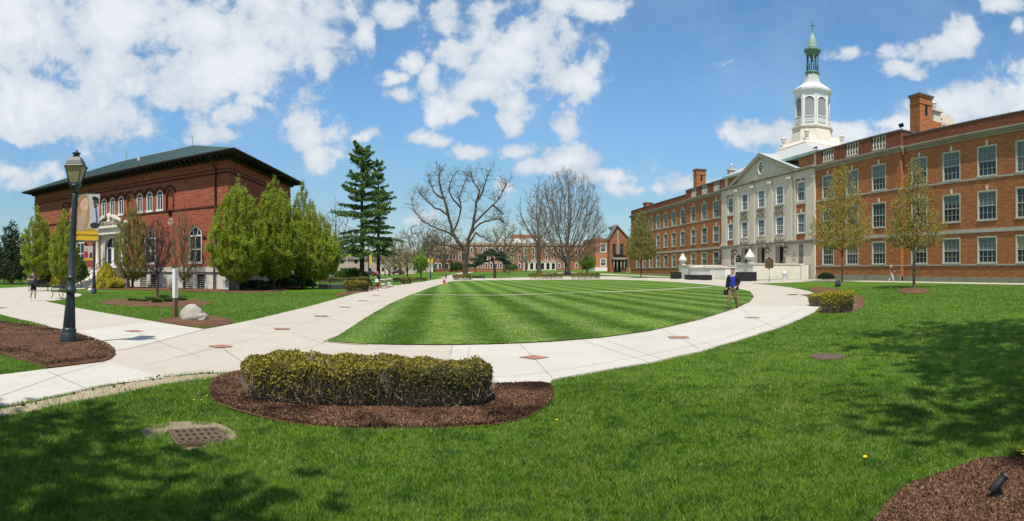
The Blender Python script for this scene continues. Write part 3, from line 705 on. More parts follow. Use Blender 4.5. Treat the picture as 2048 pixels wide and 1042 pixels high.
        for s in (-1, 1): m.lathe([(0,0),(.06,.06),(0,.16)], (x+s*w2, yy, ez(h1)), 6)
        m.build('iron_screen', IRON, R)
    m = MB(); m.prism([(-8.05, ez(1.35)), (-6.55, ez(1.35)), (-6.55, ez(2.0)), (-6.75, ez(2.3)), (-7.05, ez(2.42)), (-7.55, ez(2.42)), (-7.85, ez(2.3)), (-8.05, ez(2.0))], YC-.08, YC-.005); nb = m.build('notice_board', IRON, R)
    text_on(nb, 'SUNDAY', .22, (-7.3, YC-.09, ez(2.05)), WHITE, flat=True); text_on(nb, 'SERVICE', .16, (-7.3, YC-.09, ez(1.78)), WHITE, flat=True)
    m = MB(); m.prism([(8.3, ez(1.55)), (8.95, ez(1.55)), (8.95, ez(2.1)), (8.75, ez(2.2)), (8.62, ez(2.38)), (8.5, ez(2.2)), (8.3, ez(2.1))], YC-.06, YC-.005); pl = m.build('wall_plaque', STONED, R)
    MB().bx(8.38, 8.87, YC-.075, YC-.06, ez(1.62), ez(1.85)).build('plaque_panel', STONEP, pl)
    # chimneys
    def chim(x0, x1, d, z1, y=1.6, opening=True):
        m = MB(); z0 = zc; m.bx(x0, x1, y, y+d, z0, z1-.35); m.bx(x0-.07, x1+.07, y-.07, y+d+.07, z1-1.1, z1-.98); m.bx(x0-.1, x1+.1, y-.1, y+d+.1, z1-.35, z1-.15); o = m.build('chimney', BRICK, R)
        MB().bx(x0-.18, x1+.18, y-.18, y+d+.18, z1-.15, z1).build('chimney_cap', COPE, o)
        if opening:
            t = MB()
            for xx in (x0-.012, x1+.002): t.bx(xx, xx+.01, y+d*.42, y+d*.62, z1-2.3, z1-.95)
            if x0 > 0 or True: t.build('chimney_slot', DARK, o)
        m = MB(); m.bx(x0+.2, x1-.2, y+d, y+d+1.8, z0, z1-2.6); m.build('chimney_shoulder', BRICK, o)
    chim(28.45, 30.0, 1.9, ez(19.3)); chim(-30.0, -28.45, 1.9, ez(19.3)); chim(-59.6, -57.6, 1.6, ez(16.0), 1.6, False)
    for s in (-1, 1):                                     # stone gable with urn on the return of the wings
        X0 = s*26.2; m = MB(); m.bx(X0-.5, X0+.5, 7.2, 8.4, zc, ez(19.0)); m.bx(X0-.75, X0+.75, 7.0, 8.7, ez(19.0), ez(19.25)); m.lathe(urn_prof(.62), (X0, 7.8, ez(19.25)), 12)
        m.bx(X0-.3, X0+.3, 8.4, 12, zc, ez(17.9)); m.add([(X0-.32,8.4,ez(17.9)),(X0+.32,8.4,ez(17.9)),(X0+.32,9.1,ez(18.9)),(X0-.32,9.1,ez(18.9)),(X0+.32,9.9,ez(19.2)),(X0-.32,9.9,ez(19.2)),(X0+.32,10.7,ez(18.9)),(X0-.32,10.7,ez(18.9)),(X0+.32,11.6,ez(17.9)),(X0-.32,11.6,ez(17.9))],
             [(0,1,2,3),(3,2,4,5),(5,4,6,7),(7,6,8,9),(1,8,6,4,2),(0,3,5,7,9)]); g = m.build('stone_gable', STONEP, R)
        MB().lathe(urn_prof(.4), (X0+s*.6, 8.9, ez(17.0)), 10).build('gable_urn', STONED, g)
        m = MB(); m.bx(X0-2.4*1, X0+2.4, 9, 14.5, zc, ez(17.2)); m.build('roof_cross_wing', BRICK, R)
    # hipped roof under the cupola
    r = MB(); zr = ez(15.1); CYy = 8.3
    r.add([(-HC-.2,-.3,zr+.35),(HC+.2,-.3,zr+.35),(HC+.2,17,zr+.35),(-HC-.2,17,zr+.35),(-3.9,CYy-3.9,ez(18.5)),(3.9,CYy-3.9,ez(18.5)),(3.9,CYy+3.9,ez(18.5)),(-3.9,CYy+3.9,ez(18.5))], [(0,1,5,4),(1,2,6,5),(2,3,7,6),(3,0,4,7),(4,5,6,7)])
    hr = r.build('hip_roof', SLATE, R)
    r = MB(); r.bx(-HC-.25, HC+.25, -.35, 17.05, zr-.02, zr+.34); r.build('copper_gutter', COPPERL, hr)
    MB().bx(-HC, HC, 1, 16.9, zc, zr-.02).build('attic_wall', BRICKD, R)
    # ---- cupola
    T = MB(); z = ez
    def octo(m, r0, za_, r1=None, zb_=None): m.lathe([(r0, za_), (r1 or r0, zb_)], (0, CYy, 0), 8, False, PI/8)
    # square plinth with chamfered, sweeping corners
    T.lathe([(3.9*1.41, z(18.3)), (3.9*1.41, z(18.75)), (3.25*1.41, z(19.3)), (2.95*1.35, z(20.2))], (0, CYy, 0), 4, False, PI/4)
    T.lathe([(3.6, z(18.6)), (3.3, z(20.2)), (3.1, z(21.2)), (3.1, z(21.5)), (3.3, z(21.55)), (3.3, z(21.8)), (3.0, z(21.9))], (0, CYy, 0), 8, False, PI/8)
    tower = T.build('cupola', STONEP, R)
    for k in range(4):
        a = PI/4+k*PI/2; cx, cy = 4.55*math.cos(a), CYy+4.55*math.sin(a)
        u = MB(); u.bx(cx-.36, cx+.36, cy-.36, cy+.36, z(18.5), z(19.4)); u.lathe(urn_prof(.75, z(19.4)), (cx, cy, 0), 12); u.build('urn', STONEP, tower)
    b = MB(); R8 = 2.68
    ap = R8*math.cos(PI/8); hw = R8*math.sin(PI/8)
    z0, z1 = z(21.9), z(26.65); lw = .70; zs = z(23.15); zt = z(25.45)
    def facing(mb, k): mb.M = Matrix.Translation((0, CYy, 0)) @ Matrix.Rotation(k*PI/4, 4, 'Z'); return mb
    for k in range(8):
        facing(b, k); arch = [(lw*math.cos(t), zt+lw*math.sin(t)) for t in np.linspace(0, PI, 13)]
        wall(b, -hw, hw, z0, z1, -ap, [(-lw, lw, zs, zt+lw)], .25)
        for s in (-1, 1):
            sp = [(s*lw, zt+lw)] + [(s*abs(x), zz) for x, zz in (arch[6::-1] if s > 0 else arch[6:])][::1]
            sp = [(s*lw, zt+lw), (0, zt+lw)] + [(s*lw*math.cos(t), zt+lw*math.sin(t)) for t in np.linspace(PI/2, 0, 7)]
            if s < 0: sp = sp[::-1]
            b.flat(sp[::-1] if s > 0 else sp[::-1], -ap)
        for s in (-1, 1): b.bx(*sorted((s*(hw-.28), s*hw)), -ap-.1, -ap+.02, z0, z1-.25)
        b.bx(-hw-.02, hw+.02, -ap-.05, -ap+.02, z1-.25, z1)
        b.tube([(x*1.08, -ap-.02, zz) for x, zz in [(lw, zs)]+arch+[(-lw, zs)]], .05, 5)
        for j in range(6): x = -.55+.22*j; b.lathe([(.07, zs-.75+.02),(.04, zs-.55),(.085, zs-.35),(.04, zs-.12),(.07, zs-.02)], (x, -ap-.06, 0), 6)
        b.bx(-.7, .7, -ap-.14, -ap, zs-.02, zs+.08); b.bx(-.7, .7, -ap-.14, -ap, zs-.82, zs-.73)
    b.M = Matrix.Translation((0, CYy, 0)); b.lathe([(R8+.05, z1), (R8+.12, z1+.08), (R8+.18, z1+.38), (R8+.46, z1+.52), (R8+.5, z1+.80), (R8+.3, z1+.88), (1.75, z1+1.75)], (0,0,0), 8, False, PI/8)
    bel = b.build('belfry', plain('tower white paint', (.72, .73, .72), .5, .05, 3), tower)
    lv = MB()
    for k in range(8):
        facing(lv, k)
        for j in range(20):
            zz = zs+.1+j*.145; hh = lw if zz < zt else math.sqrt(max(.02, lw*lw-(zz-zt)**2))
            lv.add([(-hh,-ap+.06,zz-.05),(hh,-ap+.06,zz-.05),(hh,-ap+.2,zz+.06),(-hh,-ap+.2,zz+.06),(-hh,-ap+.06,zz-.075),(hh,-ap+.06,zz-.075)], [(0,1,2,3),(4,5,1,0)])
    lv.build('louvre', WHITE, tower)
    MB().lathe([(ap-.35, z0), (ap-.35, z1)], (0, CYy, 0), 8, False, PI/8).build('belfry_core', DARK, tower)
    s_ = MB(); s_.lathe([(1.78, z1+1.72), (1.42, z1+2.05), (1.18, z1+2.5), (1.04, z1+3.05), (.98, z1+3.45)], (0, CYy, 0), 8, False, PI/8); s_.build('swept_roof', SLATE, tower)
    l = MB(); z2 = z1+3.45
    l.lathe([(1.02, z2), (1.1, z2+.08), (1.1, z2+.3), (1.0, z2+.4)], (0, CYy, 0), 16); ztop = z(32.9)
    for k in range(8): a = PI/8+k*PI/4; l.tube([(.86*math.cos(a), CYy+.86*math.sin(a), z2+.4), (.82*math.cos(a), CYy+.82*math.sin(a), ztop)], [.1, .085], 8)
    l.lathe([(.9, ztop), (.98, ztop+.12), (1.0, ztop+.4), (1.3, ztop+.7), (1.32, ztop+.95), (1.0, ztop+1.05), (.8, ztop+1.2)], (0, CYy, 0), 20)
    l.tube([(0, CYy, ztop-.5), (0, CYy, ztop+.1)], .05, 6); l.lathe([(.32, ztop-.75), (.22, ztop-.5), (.2, ztop-.35), (0, ztop-.28)], (0, CYy, 0), 12)
    l.build('lantern', COPPER, tower)
    zd = ztop+1.2
    l = MB(); l.lathe([(.78, zd), (.74, zd+.15), (.7, zd+.6), (.62, zd+1.1), (.5, zd+1.6), (.3, zd+2.0), (.12, zd+2.2), (.07, zd+2.35), (.12, zd+2.45), (.05, zd+2.55)], (0, CYy, 0), 16); l.build('dome', COPPERL, tower)
    l = MB(); c = MB(Matrix.Translation((0, CYy, 0)) @ Matrix.Rotation(.5, 4, 'Z')); c.bx(-.055, .055, -.05, .05, zd+2.5, zd+4.2); c.bx(-.42, -.055, -.05, .05, zd+3.45, zd+3.57); c.bx(.055, .42, -.05, .05, zd+3.45, zd+3.57)
    for q in ((-.42, 3.51), (.42, 3.51), (0, 4.2)): c.lathe([(0,-.08),(.08,0),(0,.08)], (q[0], 0, zd+q[1]), 6)
    c.build('cross', COPPER, tower)
    # roof floodlights
    for x, y, zz in ((12.0, .6, 15.3), (27.9, .9, 15.4)):
        m = MB(); m.tube([(x, y, ez(zz-.3)), (x, y, ez(zz+.35))], .05, 6); m.bxc((x, y-.1, ez(zz+.6)), (.5, .3, .4), Matrix.Rotation(.5, 3, 'X')); m.build('roof_floodlight', IRON, R)
    return R, ez, G0

def text_on(parent, s, size, loc, mat, rz=0.0, flat=True, name='lettering'):
    cu = bpy.data.curves.new(name, 'FONT'); cu.body = s; cu.size = size; cu.align_x = 'CENTER'; cu.align_y = 'CENTER'; cu.extrude = .002
    t = bpy.data.objects.new(name, cu); C.objects.link(t)
    me = None
    bpy.context.view_layer.update(); dg = bpy.context.evaluated_depsgraph_get(); me = bpy.data.meshes.new_from_object(t.evaluated_get(dg))
    bpy.data.objects.remove(t); me.transform(Matrix.Translation(loc) @ Matrix.Rotation(rz, 4, 'Z') @ Matrix.Rotation(PI/2, 4, 'X'))
    return link(name, me, mat, parent)

HALL, EZ, HG = build_hall()

# terrace in front of the entrance: one white walled thing with its stair rails
def build_terrace():
    base = NX*44.2 + TX*76.84; g = .45
    R = thing('entrance_terrace', 'white stone terrace with steps in front of the pedimented brick hall entrance', 'terrace', (base.x, base.y, g), math.atan2(-TX.y, -TX.x))
    z1 = ZC+.76-g; m = MB()
    W0, Y0 = 12.0, -8.0
    for s in (-1, 1):
        m.bx(*sorted((s*(W0-.5), s*W0)), Y0, -.6, -.4, z1)
        m.bx(*sorted((s*(W0-4.2), s*(W0-.5))), Y0, Y0+.5, -.4, z1)
        m.bx(*sorted((s*(W0-1.5), s*(W0+.4))), -1.2, -.1, -.4, z1-.05)
        m.bx(*sorted((s*(W0-4.2), s*(W0-3.7))), Y0+.5, Y0+2.5, -.4, z1)
    m.bx(-W0+.5, W0-.5, Y0+2.4, 0, -.4, z1-1.15)
    # curved front wall in five flats
    pts = [(-7.2, Y0+.8), (-6.2, Y0-.9), (-3.2, Y0-1.7), (3.2, Y0-1.7), (6.2, Y0-.9), (7.2, Y0+.8)]
    z2 = ZC+.36-g; vs = [(x, y, -.4) for x, y in pts]+[(x, y, z2) for x, y in pts]+[(x*.94, y+.45, z2) for x, y in pts]+[(x*.94, y+.45, -.4) for x, y in pts]
    n = 6; m.add(vs, [(i, i+1, n+i+1, n+i) for i in range(5)]+[(n+i, n+i+1, 2*n+i+1, 2*n+i) for i in range(5)]+[(2*n+i, 2*n+i+1, 3*n+i+1, 3*n+i) for i in range(5)]+[(0, n, 2*n, 3*n), (5, 3*n+5, 2*n+5, n+5)])
    m.build('terrace_wall', STONEW, R)
    c = MB()
    for s in (-1, 1):
        c.bx(*sorted((s*(W0-.55), s*(W0+.08))), Y0-.08, -.6, z1, z1+.16); c.bx(*sorted((s*(W0-4.25), s*(W0-.55))), Y0-.08, Y0+.55, z1, z1+.16)
    vs = [(x*1.01, y-.08, z2) for x, y in pts]+[(x*1.01, y-.08, z2+.12) for x, y in pts]+[(x*.93, y+.5, z2+.12) for x, y in pts]+[(x*.93, y+.5, z2) for x, y in pts]
    c.add(vs, [(i, i+1, n+i+1, n+i) for i in range(5)]+[(n+i, n+i+1, 2*n+i+1, 2*n+i) for i in range(5)])
    c.build('coping', STONEP, R)
    st = MB()
    for s in (-1, 1):
        for k in range(5): st.bx(*sorted((s*(W0-4.2), s*7.3)), Y0+.4+k*.4, Y0+2.6, -.3+k*.16, -.14+k*.16+.001*k)
    st.build('steps', STONEW, R)
    for s in (-1, 1):
        r = MB()
        for xx in (s*7.6, s*(W0-4.35)):
            r.tube([(xx, Y0-.3, .95), (xx, Y0-.1, 1.0), (xx, Y0+2.4, 1.85), (xx, Y0+2.7, 1.85)], .035, 6)
            for yy, zz in ((Y0-.1, 1.0), (Y0+2.4, 1.85)): r.tube([(xx, yy, zz-1.0), (xx, yy, zz)], .03, 6)
        r.build('handrail', plain('steel rail', (.4, .4, .4), .35, .1, 5, Metallic=.8), R)
        u = MB(); cx = s*(W0-1.2); u.bx(cx-.4, cx+.4, Y0-.05, Y0+.5, z1+.16, z1+.34)
        u.lathe([(.34, 0), (.36, .05), (.16, .12), (.5, .3), (.68, .52), (.66, .66), (.46, .95), (.22, 1.32), (.06, 1.6), (0, 1.68)], (cx, Y0+.22, z1+.34), 16); u.build('finial', plain('white finial', (.58,.57,.53), .6, .06), R)
    return R
build_terrace()

# ------------------------------------------------------------------ left: red brick library with green metal hipped roof
def arch_pts(x, hw, zs, n=13, a0=0, a1=PI): return [(x+hw*math.cos(t), zs+hw*math.sin(t)) for t in np.linspace(a0, a1, n)]
def spandrels(m, x, hw, zs, y):
    for s in (-1, 1):
        p = [(x+s*hw, zs+hw), (x, zs+hw)]+[(x+s*hw*math.cos(t), zs+hw*math.sin(t)) for t in np.linspace(PI/2, 0, 8)]
        ar = sum(p[i][0]*p[(i+1) % len(p)][1]-p[(i+1) % len(p)][0]*p[i][1] for i in range(len(p)))
        m.flat(p if ar > 0 else p[::-1], y)
def arched_window(wd, h, mat, glass, parent, x, z, y, name='window', mullion=True, big=False, SH=None):
    hw = wd/2; zs = z+h-hw; t = .1 if not big else .13
    f = MB(SH); f.bx(x-hw-.02, x-hw+t, y-.03, y+.2, z, zs).bx(x+hw-t, x+hw+.02, y-.03, y+.2, z, zs).bx(x-hw-.08, x+hw+.08, y-.12, y+.2, z-.12, z+.08)
    o_, i_ = arch_pts(x, hw+.02, zs, 15), arch_pts(x, hw-t, zs, 15); n = 15
    vs = [(a, y-.03, b) for a, b in o_]+[(a, y-.03, b) for a, b in i_]+[(a, y+.2, b) for a, b in i_]
    f.add(vs, [(k, k+1, n+k+1, n+k) for k in range(n-1)]+[(n+k, n+k+1, 2*n+k+1, 2*n+k) for k in range(n-1)])
    ih = hw-t; f.bx(x-ih, x+ih, y+.04, y+.12, zs-.05, zs+.07)
    if mullion:
        f.bx(x-.045, x+.045, y+.05, y+.11, z+.08, zs-.05); f.bx(x-ih, x-ih+.06, y+.05, y+.11, z+.08, zs-.05).bx(x+ih-.06, x+ih, y+.05, y+.11, z+.08, zs-.05)
    if big:
        f.bx(x-ih, x+ih, y+.045, y+.115, z+(zs-z)*.48, z+(zs-z)*.48+.08)
        for s in (-1, 1): f.bx(x+s*ih*.36-.03, x+s*ih*.36+.03, y+.05, y+.11, zs+.07, zs+ih*.85)
    o = f.build(name, mat, parent)
    g = MB(SH); g.flat([(x-ih, z+.05), (x+ih, z+.05)]+arch_pts(x, ih, zs, 13), y+.13); g.build('glass', glass, o); return o
def build_library():
    th = (1350-CX)/F; n2 = Vector((math.sin(th), math.cos(th))); r2 = Vector((n2.y, -n2.x)); G = 0.0
    base = n2*39.6 + r2*-52.4
    R = thing('library', 'red brick library with round arched windows under a wide green metal hipped roof', 'building', (base.x, base.y, G), math.atan2(r2.y, r2.x))
    # the plan is a slight parallelogram: its side runs back at an angle
    SH = Matrix(((1, -.354, 0, 0), (0, 1, 0, 0), (0, 0, 1, 0), (0, 0, 0, 1)))
    ez = lambda h: h+ZC-G
    W, D = 16.75, 17.8; zb = ez(.35); zt = ez(9.75)
    up = [(0,.93),(-1.52,.93),(1.52,.93),(-4.6,.93),(-6.15,.93),(-7.7,.93),(4.6,.93),(6.15,.93),(7.7,.93)]
    upz, uph = ez(5.93), 1.95; low = [-12.6, -6.2, 6.2, 12.6]; lz, lh, lwid = ez(.75), 3.35, 1.75
    m = MB(SH)
    holes = [(x-w_/2, x+w_/2, upz, upz+uph) for x, w_ in up]+[(x-lwid/2, x+lwid/2, lz, lz+lh) for x in low]+[(-1.25, 1.25, zb, ez(3.75))]
    blind = [-9.2, -3.05, 3.05, 9.2]; holes += [(x-.45, x+.45, upz, upz+1.9) for x in blind]
    wall(m, -W, W, zb, zt, 0, holes, .3)
    for x, w_ in up: spandrels(m, x, w_/2, upz+uph-w_/2, 0)
    for x in low: spandrels(m, x, lwid/2, lz+lh-lwid/2, 0)
    for x in blind: spandrels(m, x, .45, upz+1.45, 0); m.bx(x-.45, x+.45, .16, .2, upz, upz+1.9)
    spandrels(m, 0, 1.25, ez(2.5), 0)
    # right side wall and hidden back walls
    m.add([(W,0,zb),(W,D,zb),(W,D,zt),(W,0,zt)], [(0,1,2,3)]); m.add([(-W,0,zb),(-W,D,zb),(-W,D,zt),(-W,0,zt)], [(3,2,1,0)]); m.add([(-W,D,zb),(W,D,zb),(W,D,zt),(-W,D,zt)], [(3,2,1,0)])
    m.build('wall', BRICKR, R)
    t = MB(SH); DK = brick('dark moulded brick', (.11, .03, .02), (.08, .022, .016), (.1, .05, .04), .1)
    for z, h, pr in ((5.72, .12, .09), (8.6, .13, .1), (8.95, .06, .06)):
        t.bx(-W-pr, W+pr, -pr, .02, ez(z), ez(z+h)); t.bx(W-.02, W+pr, .02, D, ez(z), ez(z+h))
    for x, w_ in up+[(b, .9) for b in blind]:
        a = arch_pts(x, w_/2+.22, upz+uph-w_/2, 13); t.tube([(p, -.02, q) for p, q in a], .055, 4); a = arch_pts(x, w_/2+.36, upz+uph-w_/2, 13); t.tube([(p, -.02, q) for p, q in a], .05, 4)
    for x in low:
        zs = lz+lh-lwid/2
        for rr in (.18, .42): t.tube([(p, -.03, q) for p, q in [(x+lwid/2+rr, zs)]+arch_pts(x, lwid/2+rr, zs, 15)], .07, 4)
        for s in (-1, 1): t.bx(x+s*(lwid/2+.35)-.25, x+s*(lwid/2+.35)+.25, -.12, .02, zs-.22, zs)
    for x in (-9.2, 9.2): t.bx(x-.55, x-.45, -.1, .02, upz-.2, upz+1.45); t.bx(x+.45, x+.55, -.1, .02, upz-.2, upz+1.45); t.lathe([(0,-.75),(.1,-.5),(.3,-.1),(.34,0)], (x, -.1, upz-.1), 8)
    t.build('moulding', DK, R)
    d = MB(SH)
    for x in (-9.3, 9.3):                                 # diamonds in pale brick
        z = ez(4.7)
        for rr in (.5, .25):
            P = [(x, z+rr), (x+rr*.8, z), (x, z-rr), (x-rr*.8, z), (x, z+rr)]
            for a, b in zip(P[:-1], P[1:]): d.tube([(a[0], -.005, a[1]), (b[0], -.005, b[1])], .03, 4)
    d.build('brick_diamond', STONEP, R)
    for i, (x, w_) in enumerate(up): arched_window(w_, uph, WHITE, GLASSB if i % 2 else GLASS, R, x, upz, .06, SH=SH)
    for x in low: arched_window(lwid, lh, WHITE, GLASS, R, x, lz, .1, big=True, SH=SH)
    # white plinth with basement windows
    s = MB(SH); bw = [x+q for x in (12.6, 6.2, -6.2, -12.6) for q in (-.85, .85)]
    wall(s, -W-.15, W+.15, ez(-1.9), zb-.45, -.15, [(x-.5, x+.5, ez(-1.65), ez(-.35)) for x in bw], .3)
    s.bx(-W-.3, W+.3, -.3, 0, zb-.45, zb); s.bx(-W-.22, W+.22, -.22, -.151, ez(-1.95), ez(-1.35)) if False else None
    s.add([(W+.15,-.15,ez(-1.9)),(W+.15,D,ez(-1.9)),(W+.15,D,zb-.45),(W+.15,-.15,zb-.45)], [(0,1,2,3)]); s.bx(W+.0, W+.3, .001, D, zb-.45, zb)
    s.build('plinth', STONEB, R)
    g = MB(SH)
    for x in bw:
        for k in range(6): g.bx(x-.5, x+.5, .0, .05, ez(-1.6+k*.2), ez(-1.52+k*.2))
    g.build('basement_louvre', CREAM, R); MB(SH).bx(-W+.2, W-.2, .16, .3, ez(-1.8), ez(-.3)).build('basement_dark', DARK, R)
    MB(SH).bx(-W+.5, W-.5, .55, D-.3, zb+.1, zt-.3).build('inner_dark', DARK, R)
    # portal
    p = MB(SH)
    for sd_ in (-1, 1):
        for x, r in ((2.25, .24),): p.lathe([(r*1.35, ez(.35)), (r*1.35, ez(.6)), (r, ez(.7)), (r*.86, ez(3.55)), (r*1.3, ez(3.85))], (sd_*x, -.45, 0), 12)
        p.bx(*sorted((sd_*1.25, sd_*2.7)), -.12, .02, ez(.35), ez(3.9)); p.bx(*sorted((sd_*1.9, sd_*2.65)), -.75, -.12, ez(.0), ez(.35))
    for rr, th_ in ((1.25, .13), (1.5, .1)): p.tube([(q, -.14, z) for q, z in [(rr, ez(.4))]+arch_pts(0, rr, ez(2.5), 15)+[(-rr, ez(.4))]], th_, 6)
    sp = [(1.25, ez(3.9)), (-1.25, ez(3.9))]+arch_pts(0, 1.25, ez(2.5), 13)[::-1]
    q = arch_pts(0, 1.25, ez(2.5), 13); p.flat([(1.25, ez(3.9))]+[(-1.25, ez(3.9))]+q[::-1][0:7]+[(0, ez(3.75)+.001)]+q[::-1][7:], -.12)
    p.bx(-2.8, 2.8, -.7, 0, ez(3.9), ez(4.55)); p.bx(-3.05, 3.05, -.95, 0, ez(4.55), ez(4.8))
    p.prism([(-2.6, ez(4.81)), (2.6, ez(4.81)), (0, ez(5.7))], -.4, 0)
    for sd_ in (-1, 1): p.prism([(sd_*3.1, ez(4.801)), (sd_*3.1, ez(5.0)), (sd_*.45, ez(6.0)), (sd_*.45, ez(5.75))], -.95, 0)
    p.lathe([(.3, ez(5.0)), (.36, ez(5.3)), (.2, ez(5.6)), (.34, ez(5.95)), (.15, ez(6.15)), (0, ez(6.2))], (0, -.55, 0), 10)
    for sd_ in (-1, 1): p.tube([(sd_*(.5+.9*a), -.6, ez(5.05)+.25*math.sin(PI*a)) for a in np.linspace(0, 1, 7)], .13, 6)
    por = p.build('portal', STONEP, R)
    dd = MB(SH); dd.bx(-1.1, 1.1, .12, .2, ez(2.42), ez(2.56))
    for x0, x1 in ((-1.2, -1.08), (-.06, .06), (1.08, 1.2)): dd.bx(x0, x1, .1, .2, ez(.35), ez(2.42))
    for x0 in (-1.08, .06): dd.bx(x0, x0+1.02, .1, .2, ez(.35), ez(.75)); dd.bx(x0, x0+.16, .1, .2, ez(.75), ez(2.42)); dd.bx(x0+.86, x0+1.02, .1, .2, ez(.75), ez(2.42))
    dd.tube([(q_, .12, z) for q_, z in arch_pts(0, 1.15, ez(2.5), 13)], .08, 5); dd.bx(-.04, .04, .1, .2, ez(2.56), ez(3.6))
    door = dd.build('door', WHITE, R)
    MB(SH).flat([(-1.15, ez(.4)), (1.15, ez(.4))]+arch_pts(0, 1.15, ez(2.5), 11), .19).build('glass', GLASS, door)
    # steps with iron rails
    st = MB(SH); n = 11
    for k in range(n): st.bx(-2.4, 2.4, -1.6-.36*(n-1-k), -1.2, ez(-1.75), ez(-1.72)+(k+1)*.185)
    st.bx(-2.6, 2.6, -1.6, -.7, ez(-1.75), ez(.34)); st.build('steps', STONEW, R)
    pr = MB(SH)
    for sd_ in (-1, 1): pr.bx(*sorted((sd_*2.4, sd_*2.95)), -3.4, -.3, ez(-1.75), ez(.3)); pr.bx(*sorted((sd_*2.4, sd_*2.95)), -5.2, -3.4, ez(-1.75), ez(-.6))
    pr.build('step_wall', STONEW, R)
    for x in (-2.2, 0, 2.2):
        r = MB(SH); A_, B_ = Vector((x, -5.3, ez(-.7))), Vector((x, -1.4, ez(1.35)))
        r.tube([A_+Vector((0,-.3,0)), A_, B_, B_+Vector((0,.5,0))], .035, 6); r.tube([A_-Vector((0,0,.45)), B_-Vector((0,0,.45))], .02, 5)
        for f in (0, .33, .66, 1): q = A_.lerp(B_, f); r.tube([q-Vector((0,0,1.0)), q], .03, 5)
        r.build('handrail', IRON, R)
    # deep eaves, brackets, roof
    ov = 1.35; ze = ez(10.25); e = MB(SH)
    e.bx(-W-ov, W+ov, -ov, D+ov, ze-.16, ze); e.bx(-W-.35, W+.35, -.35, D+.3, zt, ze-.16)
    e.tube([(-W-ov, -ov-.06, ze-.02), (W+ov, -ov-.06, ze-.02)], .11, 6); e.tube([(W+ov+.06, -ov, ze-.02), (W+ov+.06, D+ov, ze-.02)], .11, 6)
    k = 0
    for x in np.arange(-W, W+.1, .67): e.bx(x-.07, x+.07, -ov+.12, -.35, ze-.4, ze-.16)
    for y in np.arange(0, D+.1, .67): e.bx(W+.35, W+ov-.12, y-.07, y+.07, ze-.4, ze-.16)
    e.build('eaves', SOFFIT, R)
    rf = MB(SH); zr = ez(14.1); hx, hy = 6.2, D/2
    P = [(-W-ov,-ov,ze+.003),(W+ov,-ov,ze+.003),(W+ov,D+ov,ze+.003),(-W-ov,D+ov,ze+.003),(-hx-1,hy,zr),(hx+.6,hy,zr)]
    rf.add(P, [(0,1,5,4),(1,2,5),(2,3,4,5),(3,0,4)])
    def slope(a, b, c, d_, n):                            # standing seams run from eaves to ridge or hip
        for i in range(1, n):
            f = i/n; p0 = Vector(a).lerp(Vector(b), f); q0 = Vector(d_).lerp(Vector(c), f); rf.tube([p0+Vector((0,0,.03)), q0+Vector((0,0,.03))], .03, 4, False)
    x0s = np.arange(-W-ov+.5, W+ov, .55)
    for x in x0s:
        if x < P[4][0]: f = (x-P[0][0])/(P[4][0]-P[0][0])
        elif x > P[5][0]: f = (P[1][0]-x)/(P[1][0]-P[5][0])
        else: f = 1
        rf.tube([(x, -ov, ze+.03), (x, -ov+(hy+ov)*f, ze+(zr-ze)*f+.03)], .028, 4, False); rf.bx(x-.05, x+.05, -ov-.06, -ov+.12, ze, ze+.11)
    for y in np.arange(-ov+.5, D+ov, .55):
        f = (y+ov)/(hy+ov) if y < hy else (D+ov-y)/(D+ov-hy)
        rf.tube([(W+ov, y, ze+.03), (W+ov-(W+ov-P[5][0])*f, y, ze+(zr-ze)*f+.03)], .028, 4, False)
    for a, b in ((1, 5), (0, 4), (4, 5), (2, 5)): rf.tube([P[a], P[b]], .07, 5)
    rf.build('roof', ROOFG, R)
    for x in (hx+.2, -hx+.6, ):                           # slim cross finials
        c = MB(SH); c.tube([(x, hy, zr-.1), (x, hy, zr+1.45)], [.06, .03], 6); c.tube([(x-.3, hy, zr+1.05), (x+.3, hy, zr+1.05)], .03, 5); c.lathe([(.1,0),(.16,.12),(.05,.25)], (x, hy, zr), 8)
        c.tube([(x-.12, hy, zr+.93), (x+.12, hy, zr+1.17)], .02, 4); c.tube([(x+.12, hy, zr+.93), (x-.12, hy, zr+1.17)], .02, 4); c.build('cross_finial', COPPERL, R)
    v = MB(SH); v.bx(-.2, .2, 5.2, 5.6, ez(12.2), ez(13.2)); v.build('roof_vent', SLATE, R)
    dn = MB(SH); dn.tube([(W-1.6, -ov, ze-.15), (W-1.5, -.5, ze-.9), (W-1.5, -.12, ze-1.2), (W-1.5, -.12, zb+.1), (W-1.5, -.4, zb-.2), (W-1.5, -.4, ez(-1.7))], .09, 8); dn.lathe([(.1,-.35),(.2,0)], (W-1.6, -ov+.1, ze-.05), 8); dn.build('downpipe', plain('brown downpipe', (.035, .026, .02), .5), R)
    return R, SH
LIB, LSH = build_library()
